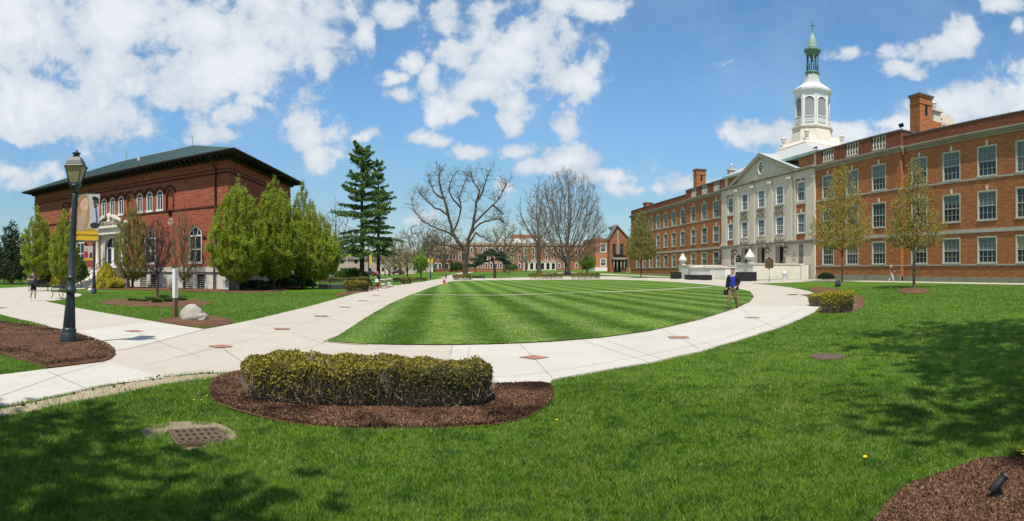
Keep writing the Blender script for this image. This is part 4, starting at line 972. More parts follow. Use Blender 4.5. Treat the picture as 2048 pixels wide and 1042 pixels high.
def split_pieces(root, most=14):
    """a part that consists of separate, untouching pieces becomes one part object per piece"""
    for o in list(root.children):
        if o.type != 'MESH' or o.name.split('.')[0] in ('inner_dark', 'basement_dark', 'basement_louvre', 'belfry', 'moulding', 'eaves', 'door', 'doorcase', 'carved_panel') or len(o.data.vertices) > 3000 or o.data.users > 1 or o.children: continue
        me = o.data; n = len(me.vertices); par = list(range(n))
        def find(a):
            while par[a] != a: par[a] = par[par[a]]; a = par[a]
            return a
        for p in me.polygons:
            for v in p.vertices[1:]: par[find(v)] = find(p.vertices[0])
        co = [v.co.copy() for v in me.vertices]; comp = {}
        for i in range(n): comp.setdefault(find(i), []).append(i)
        bb = {k: [min(co[i][j] for i in v)-.03 for j in range(3)]+[max(co[i][j] for i in v)+.03 for j in range(3)] for k, v in comp.items()}
        cl = {k: k for k in comp}; ks = list(comp)
        def fc(a):
            while cl[a] != a: a = cl[a]
            return a
        for i, a in enumerate(ks):
            for b in ks[i+1:]:
                A, B = bb[a], bb[b]
                if all(A[j] <= B[j+3] and B[j] <= A[j+3] for j in range(3)): cl[fc(a)] = fc(b)
        groups = {}
        for p in me.polygons: groups.setdefault(fc(find(p.vertices[0])), []).append(p.index)
        if not 2 <= len(groups) <= most: continue
        nm = o.name.split('.')[0]; mt = me.materials[0]
        for fs in groups.values():
            used = sorted({v for f in fs for v in me.polygons[f].vertices}); ix = {v: i for i, v in enumerate(used)}
            q = MB(); q.add([co[v] for v in used], [tuple(ix[v] for v in me.polygons[f].vertices) for f in fs]); q.sm = [me.polygons[f].use_smooth for f in fs]; q.build(nm, mt, root)
        bpy.data.objects.remove(o)
split_pieces(HALL); split_pieces(LIB)

# ================================================================== vegetation
def tubes_np(p0, p1, r0, r1, n=5):
    p0, p1 = np.asarray(p0, float), np.asarray(p1, float); d = p1-p0; ln = np.linalg.norm(d, axis=1, keepdims=True)+1e-9; d = d/ln
    ref = np.where(np.abs(d[:, 2:3]) < .9, np.array([[0, 0, 1.]]), np.array([[1., 0, 0]])); a = np.cross(d, ref); a /= np.linalg.norm(a, axis=1, keepdims=True)+1e-9; b = np.cross(d, a)
    p1 = p1+d*np.minimum(r1[:, None]*.6, ln*.2)
    out = []
    for k in range(n):
        t0, t1 = 2*PI*k/n, 2*PI*(k+1)/n
        c0, c1 = a*math.cos(t0)+b*math.sin(t0), a*math.cos(t1)+b*math.sin(t1)
        out.append(np.stack([p0+c0*r0[:, None], p0+c1*r0[:, None], p1+c1*r1[:, None], p1+c0*r1[:, None]], 1))
    return np.concatenate(out).reshape(-1, 3)
def leaves_np(c, size, rng, updown=1.0, aspect=1.8):
    """one small kite-shaped leaf per point"""
    n = len(c); d = rng.normal(size=(n, 3)); d /= np.linalg.norm(d, axis=1, keepdims=True); e = rng.normal(size=(n, 3)); e[:, 2] *= updown
    e = np.cross(d, e); e /= np.linalg.norm(e, axis=1, keepdims=True)+1e-9; s = (size*(.6+.8*rng.random(n)))[:, None] if np.ndim(size) == 0 else (size*(.6+.8*rng.random(n)))[:, None]
    return np.stack([c-d*s*aspect/2, c+e*s*.5, c+d*s*aspect/2, c-e*s*.5], 1).reshape(-1, 3)
def envelope(prof, H, n, rng, shell=.5, squash=(1, 1), lump=.18):
    """points inside a lathe profile [(height fraction, radius m)] with lumpy sides"""
    zf = np.array([p[0] for p in prof]); rr = np.array([p[1] for p in prof]); zz = rng.random(n*6); r = np.interp(zz, zf, rr)
    inr = (zz >= zf[0]) & (zz <= zf[-1]); keep = inr & (rng.random(n*6) < (r/rr.max())**1.4); zz, r = zz[keep][:n], r[keep][:n]; m = len(zz)
    th = rng.random(m)*2*PI; ph = rng.random(4)*2*PI
    lumpf = 1+lump*(np.sin(2*th+ph[0]+zz*5)+.7*np.sin(3*th+ph[1]-zz*9)+.5*np.sin(5*th+ph[2]+zz*17))/2.2
    q = rng.random(m)**shell*r*lumpf; return np.stack([q*np.cos(th)*squash[0], q*np.sin(th)*squash[1], zz*H], 1)
def colonize(att, chain, D, kill, rng, bias=(0, 0, .15), maxit=140, infl=1e9):
    nodes = [np.array(p, float) for p in chain]; par = list(range(-1, len(chain)-1)); att = att.copy()
    P = np.array(nodes); d = np.linalg.norm(att[:, None]-P[None], axis=2); near = d.argmin(1); dist = d.min(1); bias = np.array(bias); seen = set()
    for _ in range(maxit):
        if len(att) == 0 or len(nodes) > 7000: break
        v = att-P[near]; v /= np.linalg.norm(v, axis=1, keepdims=True)+1e-9; m = dist < infl
        if not m.any(): m = dist < dist.min()*1.2
        S = np.zeros_like(P); np.add.at(S, near[m], v[m]); idx = np.unique(near[m]); g = S[idx]; g /= np.linalg.norm(g, axis=1, keepdims=True)+1e-9
        g = g+bias+rng.normal(size=g.shape)*.12; g /= np.linalg.norm(g, axis=1, keepdims=True)+1e-9; new = P[idx]+g*D
        key = [tuple(q) for q in np.round(new/(D*.35)).astype(int).tolist()]; fresh = np.array([q not in seen for q in key]); seen.update(key)
        if not fresh.any():
            al = np.ones(len(att), bool); al[dist.argsort()[:max(1, len(att)//8)]] = False; att, near, dist = att[al], near[al], dist[al]; continue
        idx, new = idx[fresh], new[fresh]; k0 = len(P)
        P = np.vstack([P, new]); par += idx.tolist(); nodes.extend(new)
        dn = np.linalg.norm(att[:, None]-new[None], axis=2); j = dn.argmin(1); dm = dn[np.arange(len(att)), j]; up = dm < dist; near[up] = k0+j[up]; dist[up] = dm[up]
        al = dist > kill; att, near, dist = att[al], near[al], dist[al]
    return P, np.array(par)
def radii(P, par, rb, rt):
    n = len(P); cnt = np.zeros(n); kids = np.zeros(n, int); np.add.at(kids, par[1:], 1); tips = kids == 0; cnt[tips] = 1
    for i in range(n-1, 0, -1): cnt[par[i]] += cnt[i]
    e = math.log(max(2, tips.sum()))/math.log(rb/rt); return rt*np.maximum(cnt, 1)**(1/e), tips, kids
BARKG = bark('grey bark', (.13, .105, .08)); BARKD = bark('dark bark', (.05, .038, .03)); BARKL = bark('pale grey bark', (.20, .175, .14)); BARKP = bark('purplish bark', (.09, .06, .055))
def make_tree(name, H, prof, rb, seed, barkm, leafm=None, trunk=.25, natt=700, D=.4, twigs=3, tl=.5, leaf=(0, .05), squash=(1, 1), bias=(0, 0, .15), rt=.012, shell=.5, chain=None, kill=None, lump=.18, tr=.006, lup=1.0, leafout=0.0):
    """-> (branch vertices, crown vertices): grown towards points scattered through the crown's outline"""
    rng = np.random.default_rng(seed); att = envelope(prof, H, natt, rng, shell, squash, lump)
    if chain is None:
        k = max(2, int(H*trunk/(D*1.2))); wob = rng.normal(size=(k+1, 2)).cumsum(0)*.02*D; chain = [(wob[i, 0], wob[i, 1], H*trunk*i/k) for i in range(k+1)]
    P, par = colonize(att, chain, D, kill or D*1.3, rng, bias); r, tips, kids = radii(P, par, rb, rt)
    i = np.arange(1, len(P)); r1 = r[i]; r0 = np.minimum(r[par[i]], r1*1.35); r0[par[i] == 0] = r[0]*1.25
    big = r0 > .06; V = []
    if big.any(): V.append(tubes_np(P[par[i]][big], P[i][big], r0[big], r1[big], 8))
    V.append(tubes_np(P[par[i]][~big], P[i][~big], r0[~big], r1[~big], 4)); V = np.concatenate(V)
    fine = np.where((r < rt*3.2) & (P[:, 2] > H*trunk*.8))[0]; base = np.repeat(fine, twigs); dirs = P[base]-P[np.maximum(par[base], 0)]; dirs /= np.linalg.norm(dirs, axis=1, keepdims=True)+1e-9
    q = dirs*.9+rng.normal(size=dirs.shape)*.55+np.array(bias)*1.2; q /= np.linalg.norm(q, axis=1, keepdims=True)+1e-9; ln = tl*(.4+.8*rng.random(len(base)))[:, None]; st = P[base]+(P[np.maximum(par[base],0)]-P[base])*rng.random((len(base), 1)); en = st+q*ln
    T = tubes_np(st, en, np.full(len(st), tr*1.3), np.full(len(st), tr*.6), 3) if len(st) else np.zeros((0, 3)); L_ = None
    nl, ls = leaf
    if nl:
        b = np.repeat(np.arange(len(st)), nl); f = rng.random((len(b), 1))**.6; c = st[b]+(en[b]-st[b])*f*1.05+rng.normal(size=(len(b), 3))*ls*1.2
        if leafout: rad = np.hypot(c[:, 0], c[:, 1]); keep = rng.random(len(c)) < (1-leafout)+leafout*np.clip(rad/np.interp(c[:, 2]/H, [p[0] for p in prof], [p[1] for p in prof]).clip(.1), 0, 1); c = c[keep]
        L_ = leaves_np(c, ls, rng, lup)
    return V, T, L_
def plant_tree(name, label, cat, pos, data, barkm, leafm=None, group=None, rz=0.0, twigm=None):
    V, T, Lf = data; o = thing(name, label, cat, pos, rz, group); npmesh('trunk', V, 4, barkm, o)
    if Lf is not None:
        c = npmesh('crown', Lf, 4, leafm, o)
        if len(T): npmesh('twigs', T, 4, twigm or barkm, c)
    elif len(T): npmesh('crown', T, 4, twigm or barkm, o)
    return o
LF_HORN = leafmat('yellow green young leaves', (.29, .40, .03), (.46, .55, .055), .45, (.33, .35, .05))
LF_HORN2 = leafmat('olive young leaves', (.25, .29, .04), (.38, .38, .07), .4, (.34, .24, .06))
LF_GOLD = leafmat('golden buds', (.55, .43, .06), (.74, .58, .12), .45, (.44, .48, .08))
LF_LIME = leafmat('lime spring leaves', (.20, .34, .05), (.30, .44, .08), .45)
LF_BUD = leafmat('pale brownish buds', (.32, .25, .13), (.44, .36, .18), .35)
LF_PALE = leafmat('pale green haze of buds', (.34, .37, .2), (.44, .45, .26), .4)
LF_CON = leafmat('dark conifer needles', (.065, .15, .05), (.13, .25, .06), .3, (.20, .30, .05))
LF_CED = leafmat('cedar needles', (.03, .065, .035), (.06, .1, .045), .1)
LF_DARK = leafmat('dark shrub leaves', (.02, .04, .015), (.045, .075, .025), .15)
LF_YEL = leafmat('golden conifer needles', (.48, .42, .03), (.62, .52, .05), .3, (.34, .34, .04))
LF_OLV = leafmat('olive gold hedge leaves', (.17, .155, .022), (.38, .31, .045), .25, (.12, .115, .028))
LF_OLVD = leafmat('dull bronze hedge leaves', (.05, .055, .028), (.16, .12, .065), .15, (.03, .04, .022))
LF_HED2 = leafmat('yellow green hedge top', (.36, .33, .04), (.46, .38, .05), .25, (.28, .22, .04))
LF_MID = leafmat('fresh green leaves', (.06, .13, .02), (.12, .2, .03), .3)

# upright hornbeams round the library: flame shaped, many rising branches
def hornbeam_prof(w): return [(.05, .30*w), (.12, .68*w), (.24, .95*w), (.37, 1.0*w), (.52, .90*w), (.67, .68*w), (.80, .42*w), (.91, .19*w), (1, .02)]
def hornbeam(label, px, rho, ytop, hw_px, seed, leafm=LF_HORN, dens=1.0, name='hornbeam_tree', lf=.085, prof=None, bk=BARKG):
    p = at(px, rho); H = (HY-ytop)*rho/F+ZC-p.z; wd = hw_px*rho/F
    data = make_tree(name, H, prof or hornbeam_prof(wd), .13, seed, bk, natt=int(2600), D=.32, trunk=.06, twigs=8, tl=.48, leaf=(int(round(15*dens)) or 1, lf*.66), bias=(0, 0, .95), rt=.011, shell=.5, lump=.06, leafout=.72)
    return plant_tree(name, label, 'tree', p, data, bk, leafm, 'upright hornbeam trees round the library')
hornbeam('flame shaped green hornbeam at the far left end of the library', 76, 63, 408, 36, 11)
hornbeam('narrow green hornbeam beside the library steps, behind the street lamp', 127, 60, 416, 33, 12)
hornbeam('thin olive hornbeam standing beside the library doorway', 265, 57.5, 390, 41, 13, LF_HORN2, .6, lf=.07)
hornbeam('sparse brownish hornbeam before the arched window, left of the downpipe', 368, 54.3, 396, 33, 14, LF_HORN2, .2, lf=.05)
hornbeam('broad dense yellow green hornbeam at the near corner of the library', 476, 50.3, 347, 62, 15)
hornbeam('tall pointed hornbeam along the library side, second from the corner', 548, 54.5, 351, 60, 16)
hornbeam('slim hornbeam rising above the last one at the library back corner', 606, 66, 353, 34, 17)
hornbeam('round shouldered bright green hornbeam at the end of the library side row', 626, 57, 408, 58, 18)

# bare sapling on the round bed
p = at(315, 38.5)
plant_tree('bare_sapling', 'slender leafless purplish sapling in the round planting bed', 'tree', p, make_tree('s', 4.9, [(.28, .25), (.42, .9), (.62, 1.15), (.8, 1.0), (.95, .55), (1, .1)], .085, 21, BARKP, natt=700, D=.2, trunk=.3, twigs=5, tl=.35, bias=(0, 0, .45), rt=.011, tr=.008), BARKP)
# three young pyramidal trees on the right with opening golden buds
def young(label, px, py, ytop, hw, seed, trunk, mat, dens=3, lf=.055, hb=None):
    p = gp(px, py); rho = math.hypot(p.x, p.y); H = (HY-ytop)*rho/F+ZC-p.z; wd = hw*rho/F
    return plant_tree('young_tree', label, 'tree', p, make_tree('y', H, [(trunk, .45*wd), (trunk+.05, .9*wd), (.38, 1.05*wd), (.52, .86*wd), (.68, .62*wd), (.84, .38*wd), (.94, .2*wd), (1, .04)], .10, seed, BARKG, natt=1500, D=.22, trunk=trunk*.85, twigs=5, tl=.42, leaf=(dens, lf), bias=(0, 0, .55), rt=.011, shell=.6, tr=.005, lump=.15), BARKG, mat, 'young trees before the school hall')
young('young tree with golden buds beside the clipped hedges', 1684, 563, 322, 68, 31, .24, LF_GOLD, 3, .05)
young('young tree with golden buds in a ring of mulch on the lawn', 1828, 577, 308, 62, 32, .27, LF_GOLD, 3, .042)
young('young tree with pale greenish buds before the far end of the hall', 1282, 556, 420, 37, 33, .25, LF_HORN2, 3, .075)

# conifers
def conifer(label, px, py, ytop, hw, seed, sparse=1.0, rb=.42, z0=.2):
    rng = np.random.default_rng(seed); p = gp(px, py); rho = math.hypot(p.x, p.y); H = (HY-ytop)*rho/F+ZC-p.z; wd = hw*rho/F
    o = thing('larch_tree', label, 'tree', p); zs = np.linspace(0, H, 14); V = tubes_np(np.c_[rng.normal(size=13)*.04, rng.normal(size=13)*.04, zs[:-1]], np.c_[np.zeros(13), np.zeros(13), zs[1:]], rb*(1-zs[:-1]/H)**.8+.04, rb*(1-zs[1:]/H)**.8+.03, 8)
    B0, B1, R0, R1, N0, N1 = [], [], [], [], [], []; z = H*z0
    while z < H*.99:
        f = 1-(z/H-z0)/(1-z0); prof = (.30+.95*f**.85)*wd*(.55+.45*min(1, (z/H-z0+.06)/.14))
        for k in range(rng.integers(3, 6)):
            a = rng.random()*2*PI; Ln = prof*(.42+.72*rng.random())*(1.15 if rng.random() < .12 else 1); q = np.array([0, 0, z+rng.normal()*.1]); n = 6; dz = .25*(1-f)+.05
            for j in range(n):
                t = (j+1)/n; e = np.array([math.cos(a)*Ln*t, math.sin(a)*Ln*t, z+Ln*(dz*t*2-.42*t*t*f+.18*max(0, t-.7))]); B0.append(q); B1.append(e); R0.append(.05*(1-t)+.025); R1.append(.05*(1-t)+.015)
                m = int(5*sparse*(1+Ln*.25))
                for _ in range(m):
                    s = q+(e-q)*rng.random(); sd_ = (rng.random()-.5)*2; ll = (.25+.75*rng.random())*(.35*Ln*(1.15-t)+.3); dr = np.array([math.cos(a+sd_*1.3), math.sin(a+sd_*1.3), -.25-.3*rng.random()]); N0.append(s); N1.append(s+dr*ll)
                q = e; a += rng.normal()*.08
        z += H*.033*(.5+1.0*rng.random())
    B0, B1, N0, N1 = map(np.array, (B0, B1, N0, N1)); V = np.concatenate([V, tubes_np(B0, B1, np.array(R0), np.array(R1), 4), tubes_np(N0, N1, np.full(len(N0), .02), np.full(len(N0), .01), 3)])
    npmesh('trunk', V, 4, BARKD, o); b = np.repeat(np.arange(len(N0)), 4); t = rng.random((len(b), 1)); c = N0[b]+(N1[b]-N0[b])*t+rng.normal(size=(len(b), 3))*.09; c[:, 2] += .03
    npmesh('crown', leaves_np(c, .17, rng, .3, 2.4), 4, LF_CON, o); return o
conifer('tall dark green conifer with drooping boughs, the fuller of the pair', 724, 561, 293, 52, 41, 1.35)
conifer('thinner ragged conifer close beside the fuller one', 757, 558.5, 322, 42, 42, .8, .34, .22)

# big bare trees on the far lawn
p = gp(931, 550.5); rho = math.hypot(p.x, p.y); S = rho/F
def bigtree(label, px, py, ytop, prof_px, seed, rb, barkm, natt=900, D=.9, trunk=.12, bias=(0, 0, .25), leafm=None, leaf=(0, .1), twigs=3, tl=1.2, group='large trees on the far lawn', shell=.5, chain=None, tr=.02, rt=.035, rho=None, name='large_bare_tree', lump=.18, kill=None):
    p = gp(px, py) if rho is None else at(px, rho); rho = math.hypot(p.x, p.y); s = rho/F; H = (HY-ytop)*s+ZC-p.z
    prof = [(a, b*s) for a, b in prof_px]
    return plant_tree(name, label, 'tree', p, make_tree(name, H, prof, rb, seed, barkm, natt=natt, D=D, trunk=trunk, twigs=twigs, tl=tl, leaf=leaf, bias=bias, rt=rt, shell=shell, chain=chain, tr=tr, lump=lump, kill=kill), barkm, leafm, group)
# forked old tree: two leaders, open zigzag limbs
def forked():
    p = gp(931, 550.5); rho = math.hypot(p.x, p.y); s = rho/F; H = 216*s
    pxm = lambda x, y: ((x-931)*s, 0, (550.5-y)*s)
    limbs = [[(931,550),(930,520),(927,500),(916,482),(905,465),(897,430),(889,398),(880,375),(877,350),(884,335)],
             [(931,520),(936,490),(940,470),(948,440),(952,405),(958,380),(948,365),(940,345)],
             [(916,482),(902,468),(880,458),(862,452),(845,440),(828,420),(823,400)],
             [(940,470),(950,455),(970,443),(985,440),(1000,438),(1012,448)],
             [(945,450),(970,425),(985,410),(1000,395),(1008,375),(1014,362)],
             [(897,430),(880,420),(862,410),(848,395),(838,385)],
             [(905,465),(915,440),(921,415),(917,395),(925,372),(932,350)],
             [(952,405),(965,385),(972,362),(978,345)],
             [(936,490),(952,468),(968,475),(982,482)], [(889,398),(872,388),(862,372),(855,350)], [(921,415),(906,400),(898,380),(905,352)], [(985,410),(998,420),(1005,430)], [(930,500),(905,494),(880,488),(862,478)]]
    rng = np.random.default_rng(5); V = []; att0 = []; chain = []; par = []
    segs0, segs1, ra, rb_ = [], [], [], []; depth = {}
    for li, l in enumerate(limbs):
        pts = [np.array(pxm(*q)) for q in l]; yo = 0 if li == 0 else (rng.random()-.5)*5
        r0 = .62 if li == 0 else (.46 if li == 1 else .22)
        fine = []
        for a, b in zip(pts[:-1], pts[1:]):
            for t in (0, .5): q = a+(b-a)*t; fine.append(q)
        fine.append(pts[-1]); n = len(fine)
        for i, q in enumerate(fine): q[1] = yo*i/n+(0 if i == 0 else rng.normal()*.12); q[0] += 0 if i == 0 else rng.normal()*.1; q[2] += 0 if i == 0 else rng.normal()*.1
        for i in range(n-1):
            segs0.append(fine[i]); segs1.append(fine[i+1]); ra.append(r0*(1-i/n)**1.1+.06); rb_.append(r0*(1-(i+1)/n)**1.1+.055)
            if i > n*.3:
                for _ in range(7):                          # side shoots, each forking again
                    d = rng.normal(size=3); d[2] = abs(d[2])*.8+.2; d /= np.linalg.norm(d); q = fine[i+1]; r = .05; ln = .7+rng.random()*1.1
                    stack = [(q, d, ln, r, 0)]
                    while stack:
                        q, d, ln, r, dep = stack.pop(); e = q+d*ln; segs0.append(q); segs1.append(e); ra.append(r); rb_.append(r*.6)
                        if dep < 2:
                            for _ in range(rng.integers(1, 4)): d2 = d+rng.normal(size=3)*.55; d2[2] += .12; d2 /= np.linalg.norm(d2); stack.append((e, d2, ln*.72, r*.6, dep+1))
    segs0, segs1, ra, rb_ = map(np.array, (segs0, segs1, ra, rb_)); big = ra > .1
    o = thing('large_bare_tree', 'old open tree with a forked dark trunk and crooked, nearly leafless limbs', 'tree', p, 0, 'large trees on the far lawn')
    npmesh('trunk', np.concatenate([tubes_np(segs0[big], segs1[big], ra[big], rb_[big], 8), tubes_np(segs0[~big], segs1[~big], ra[~big], rb_[~big], 3)]), 4, bark('old tree bark', (.085, .07, .055)), o)
    th_ = segs1[~big]; m = th_[rng.random(len(th_)) < .5]; m = m[(m[:, 0] < 12*s*8)]
    npmesh('crown', leaves_np(np.repeat(m, 3, 0)+rng.normal(size=(len(m)*3, 3))*.35, .13, rng), 4, LF_PALE, o)
forked()
bigtree('huge bare beech with a dome of fine rising branches and a stout trunk', 1135.5, 549.5, 338, [(.10,30),(.2,66),(.34,86),(.5,86),(.68,74),(.82,58),(.92,40),(.98,22),(1,8)], 51, .66, bark('beech bark', (.15, .125, .095)), 3400, .55, .07, (0, 0, .5), twigs=4, tl=1.3, tr=.011, rt=.015)
bigtree('bare tree with upright limbs and rusty buds left of the beech', 1078, 547.6, 346, [(.22,12),(.32,42),(.5,48),(.7,40),(.86,24),(1,3)], 52, .55, BARKG, 900, .9, .28, (0, 0, .45), LF_BUD, (1, .16), 3, 1.4, lump=.3, rt=.025, tr=.014)
bigtree('rounded tree with orange brown buds behind the flat topped cedar', 1009, 545, 438, [(.22,15),(.35,38),(.55,42),(.75,34),(.92,18),(1,3)], 53, .5, BARKG, 700, .8, .24, (0, 0, .3), LF_BUD, (2, .22), 3, 1.1)
bigtree('small grey green sapling on the far lawn', 1018, 549, 505, [(.3,5),(.45,11),(.7,12),(.9,7),(1,1)], 54, .12, BARKG, 150, .5, .3, (0, 0, .2), LF_PALE, (3, .16), 3, .6, name='young_tree', tr=.012, rt=.02)
bigtree('small bright green tree before the far brick hall', 1174, 546.5, 512, [(.28,8),(.45,16),(.65,17),(.85,11),(1,2)], 55, .15, BARKG, 200, .6, .25, (0, 0, .1), LF_LIME, (10, .3), 3, .7, name='young_tree', tr=.012, rt=.02)
bigtree('bright lime green young tree left of the long path', 842, 556, 503, [(.25,6),(.4,15),(.6,17),(.85,10),(1,2)], 56, .12, BARKG, 220, .5, .25, (0, 0, .1), LF_LIME, (9, .22), 3, .6, name='young_tree', tr=.012, rt=.02)
bigtree('bare brown budding tree beside the lime green young tree', 815, 555, 492, [(.2,8),(.4,24),(.6,26),(.85,15),(1,2)], 57, .16, BARKP, 350, .55, .18, (0, 0, .1), LF_BUD, (4, .14), 3, .7, tr=.012, rt=.02)
bigtree('grey bare tree seen between the hornbeams and the conifers', 671, 553.5, 396, [(.2,14),(.35,34),(.55,36),(.8,24),(1,3)], 58, .5, BARKG, 480, 1.0, .25, (0, 0, .35), twigs=3, tl=1.6, tr=.03)
bigtree('wide spreading bare tree over the street behind the conifers', 838, 549, 442, [(.15,30),(.35,58),(.6,62),(.8,44),(1,6)], 59, .6, BARKG, 800, .9, .15, (0, 0, .15), twigs=4, tl=1.3, tr=.025, rho=205)
bigtree('tall bare tree behind the forked old tree', 890, 549, 440, [(.2,20),(.4,48),(.6,50),(.8,35),(1,4)], 60, .5, BARKG, 600, 1.1, .2, (0, 0, .2), LF_BUD, (1, .2), 3, 1.5, tr=.03, rho=222)
bigtree('low bare tree beside the fenced garden, close to the conifers', 779, 552, 486, [(.15,16),(.35,34),(.6,36),(.85,22),(1,3)], 61, .25, BARKG, 420, .7, .15, (0, 0, .1), LF_HORN2, (3, .14), 3, .8, tr=.015)
bigtree('bare tree at the edge of the car park behind the hornbeams', 640, 551, 455, [(.2,14),(.4,30),(.7,30),(1,4)], 62, .3, BARKG, 350, .9, .2, (0, 0, .2), LF_BUD, (1, .2), 3, 1.1, tr=.02, rho=150)
bigtree('tall bare tree beyond the far brick hall', 700, 551, 448, [(.2,16),(.4,36),(.7,34),(1,4)], 64, .4, BARKG, 380, 1.1, .2, (0, 0, .2), None, (0, .2), 3, 1.5, tr=.03, rho=215)
bigtree('small bare tree standing against the far hall, right of the forked tree', 965, 546, 478, [(.2,14),(.4,26),(.7,26),(1,4)], 65, .3, BARKG, 300, .9, .2, (0, 0, .2), LF_BUD, (1, .16), 3, 1.1, tr=.02, rho=235)
bigtree('slim bare tree before the far hall, between forked tree and cedar', 951, 546, 470, [(.2,10),(.4,20),(.7,20),(1,3)], 67, .25, BARKG, 300, .8, .2, (0, 0, .25), LF_BUD, (1, .16), 3, 1.0, tr=.018, rho=205)
bigtree('brownish budding tree before the white arcade of the far hall', 1052, 546, 476, [(.2,12),(.4,26),(.7,26),(1,3)], 68, .28, BARKG, 380, .8, .2, (0, 0, .25), LF_BUD, (2, .18), 3, 1.0, tr=.018, rho=200)
bigtree('bare tree half behind the brick annexe at the end of the lawn', 1196, 546, 462, [(.2,12),(.4,26),(.7,24),(1,3)], 69, .3, BARKG, 320, .9, .2, (0, 0, .25), None, (0, .2), 3, 1.2, tr=.022, rho=235)
bigtree('brown twiggy tree beyond the street, left of the lime green tree', 800, 549, 470, [(.15,18),(.35,36),(.6,36),(.85,24),(1,4)], 70, .35, BARKP, 420, .8, .15, (0, 0, .15), LF_BUD, (2, .2), 3, 1.0, tr=.02, rho=175)
bigtree('wide brown bare tree behind the far wing dormer', 868, 548, 462, [(.15,18),(.35,40),(.6,42),(.85,26),(1,4)], 72, .4, BARKP, 480, .9, .15, (0, 0, .15), LF_BUD, (1, .2), 3, 1.2, tr=.025, rho=270)
# blue-green evergreen beyond the left edge
bigtree('dark blue green evergreen at the far left edge of the lawn', 22, 570, 443, [(.05,26),(.25,38),(.5,36),(.8,24),(1,4)], 66, .3, BARKD, 600, .5, .1, (0, 0, .05), LF_CED, (12, .16), 3, .5, tr=.01, rho=82, name='evergreen_tree')
# cedar with flat tiers leaning to the left
def cedar():
    p = gp(989, 556.5); rho = math.hypot(p.x, p.y); s = rho/F; rng = np.random.default_rng(9)
    o = thing('cedar_tree', 'low flat topped cedar with layered dark boughs leaning to one side', 'tree', p)
    pt = lambda x, y, dy=0: np.array([(x-989)*s, dy, (556.5-y)*s])
    limbs = [([(989,557),(990,545),(988,530),(985,518),(984,510)], .33, 0), ([(985,520),(972,522),(960,526),(948,531),(938,534)], .16, -.6), ([(985,518),(1000,519),(1010,523),(1015,526)], .13, .6), ([(984,512),(975,508),(962,512),(950,520)], .12, .9), ([(984,510),(995,507),(1005,512)], .1, -.8), ([(984,512),(984,505),(980,503)], .1, 0)]
    s0, s1, r0, r1 = [], [], [], []; pads = []
    for l, r, yo in limbs:
        P = [pt(*q) for q in l]; n = len(P)
        for i, q in enumerate(P): q[1] = yo*i/(n-1)
        for i in range(n-1): s0.append(P[i]); s1.append(P[i+1]); r0.append(r*(1-i/n)); r1.append(r*(1-(i+1)/n)+.02)
        if r < .3: pads += P[1:]
    npmesh('trunk', tubes_np(s0, s1, np.array(r0), np.array(r1), 8), 4, BARKD, o); c = []
    for q in pads+[pt(968, 516, .8), pt(975, 512, -1), pt(995, 512, 1), pt(1003, 516, -.8), pt(960, 522, -.8), pt(945, 531, .4), pt(984, 506), pt(978, 508, .3), pt(992, 508, .2)]:
        for _ in range(4):
            cc = q+rng.normal(size=3)*np.array([.35, .5, .1]); k = 420; a = rng.random(k)*2*PI; rr = np.sqrt(rng.random(k))*(.5+.35*rng.random()); c.append(np.c_[cc[0]+rr*np.cos(a), cc[1]+rr*np.sin(a), cc[2]+rng.normal(size=k)*.08+.12*(1-rr)])
    npmesh('crown', leaves_np(np.concatenate(c), .075, rng, .3, 2), 4, LF_CED, o)
cedar()

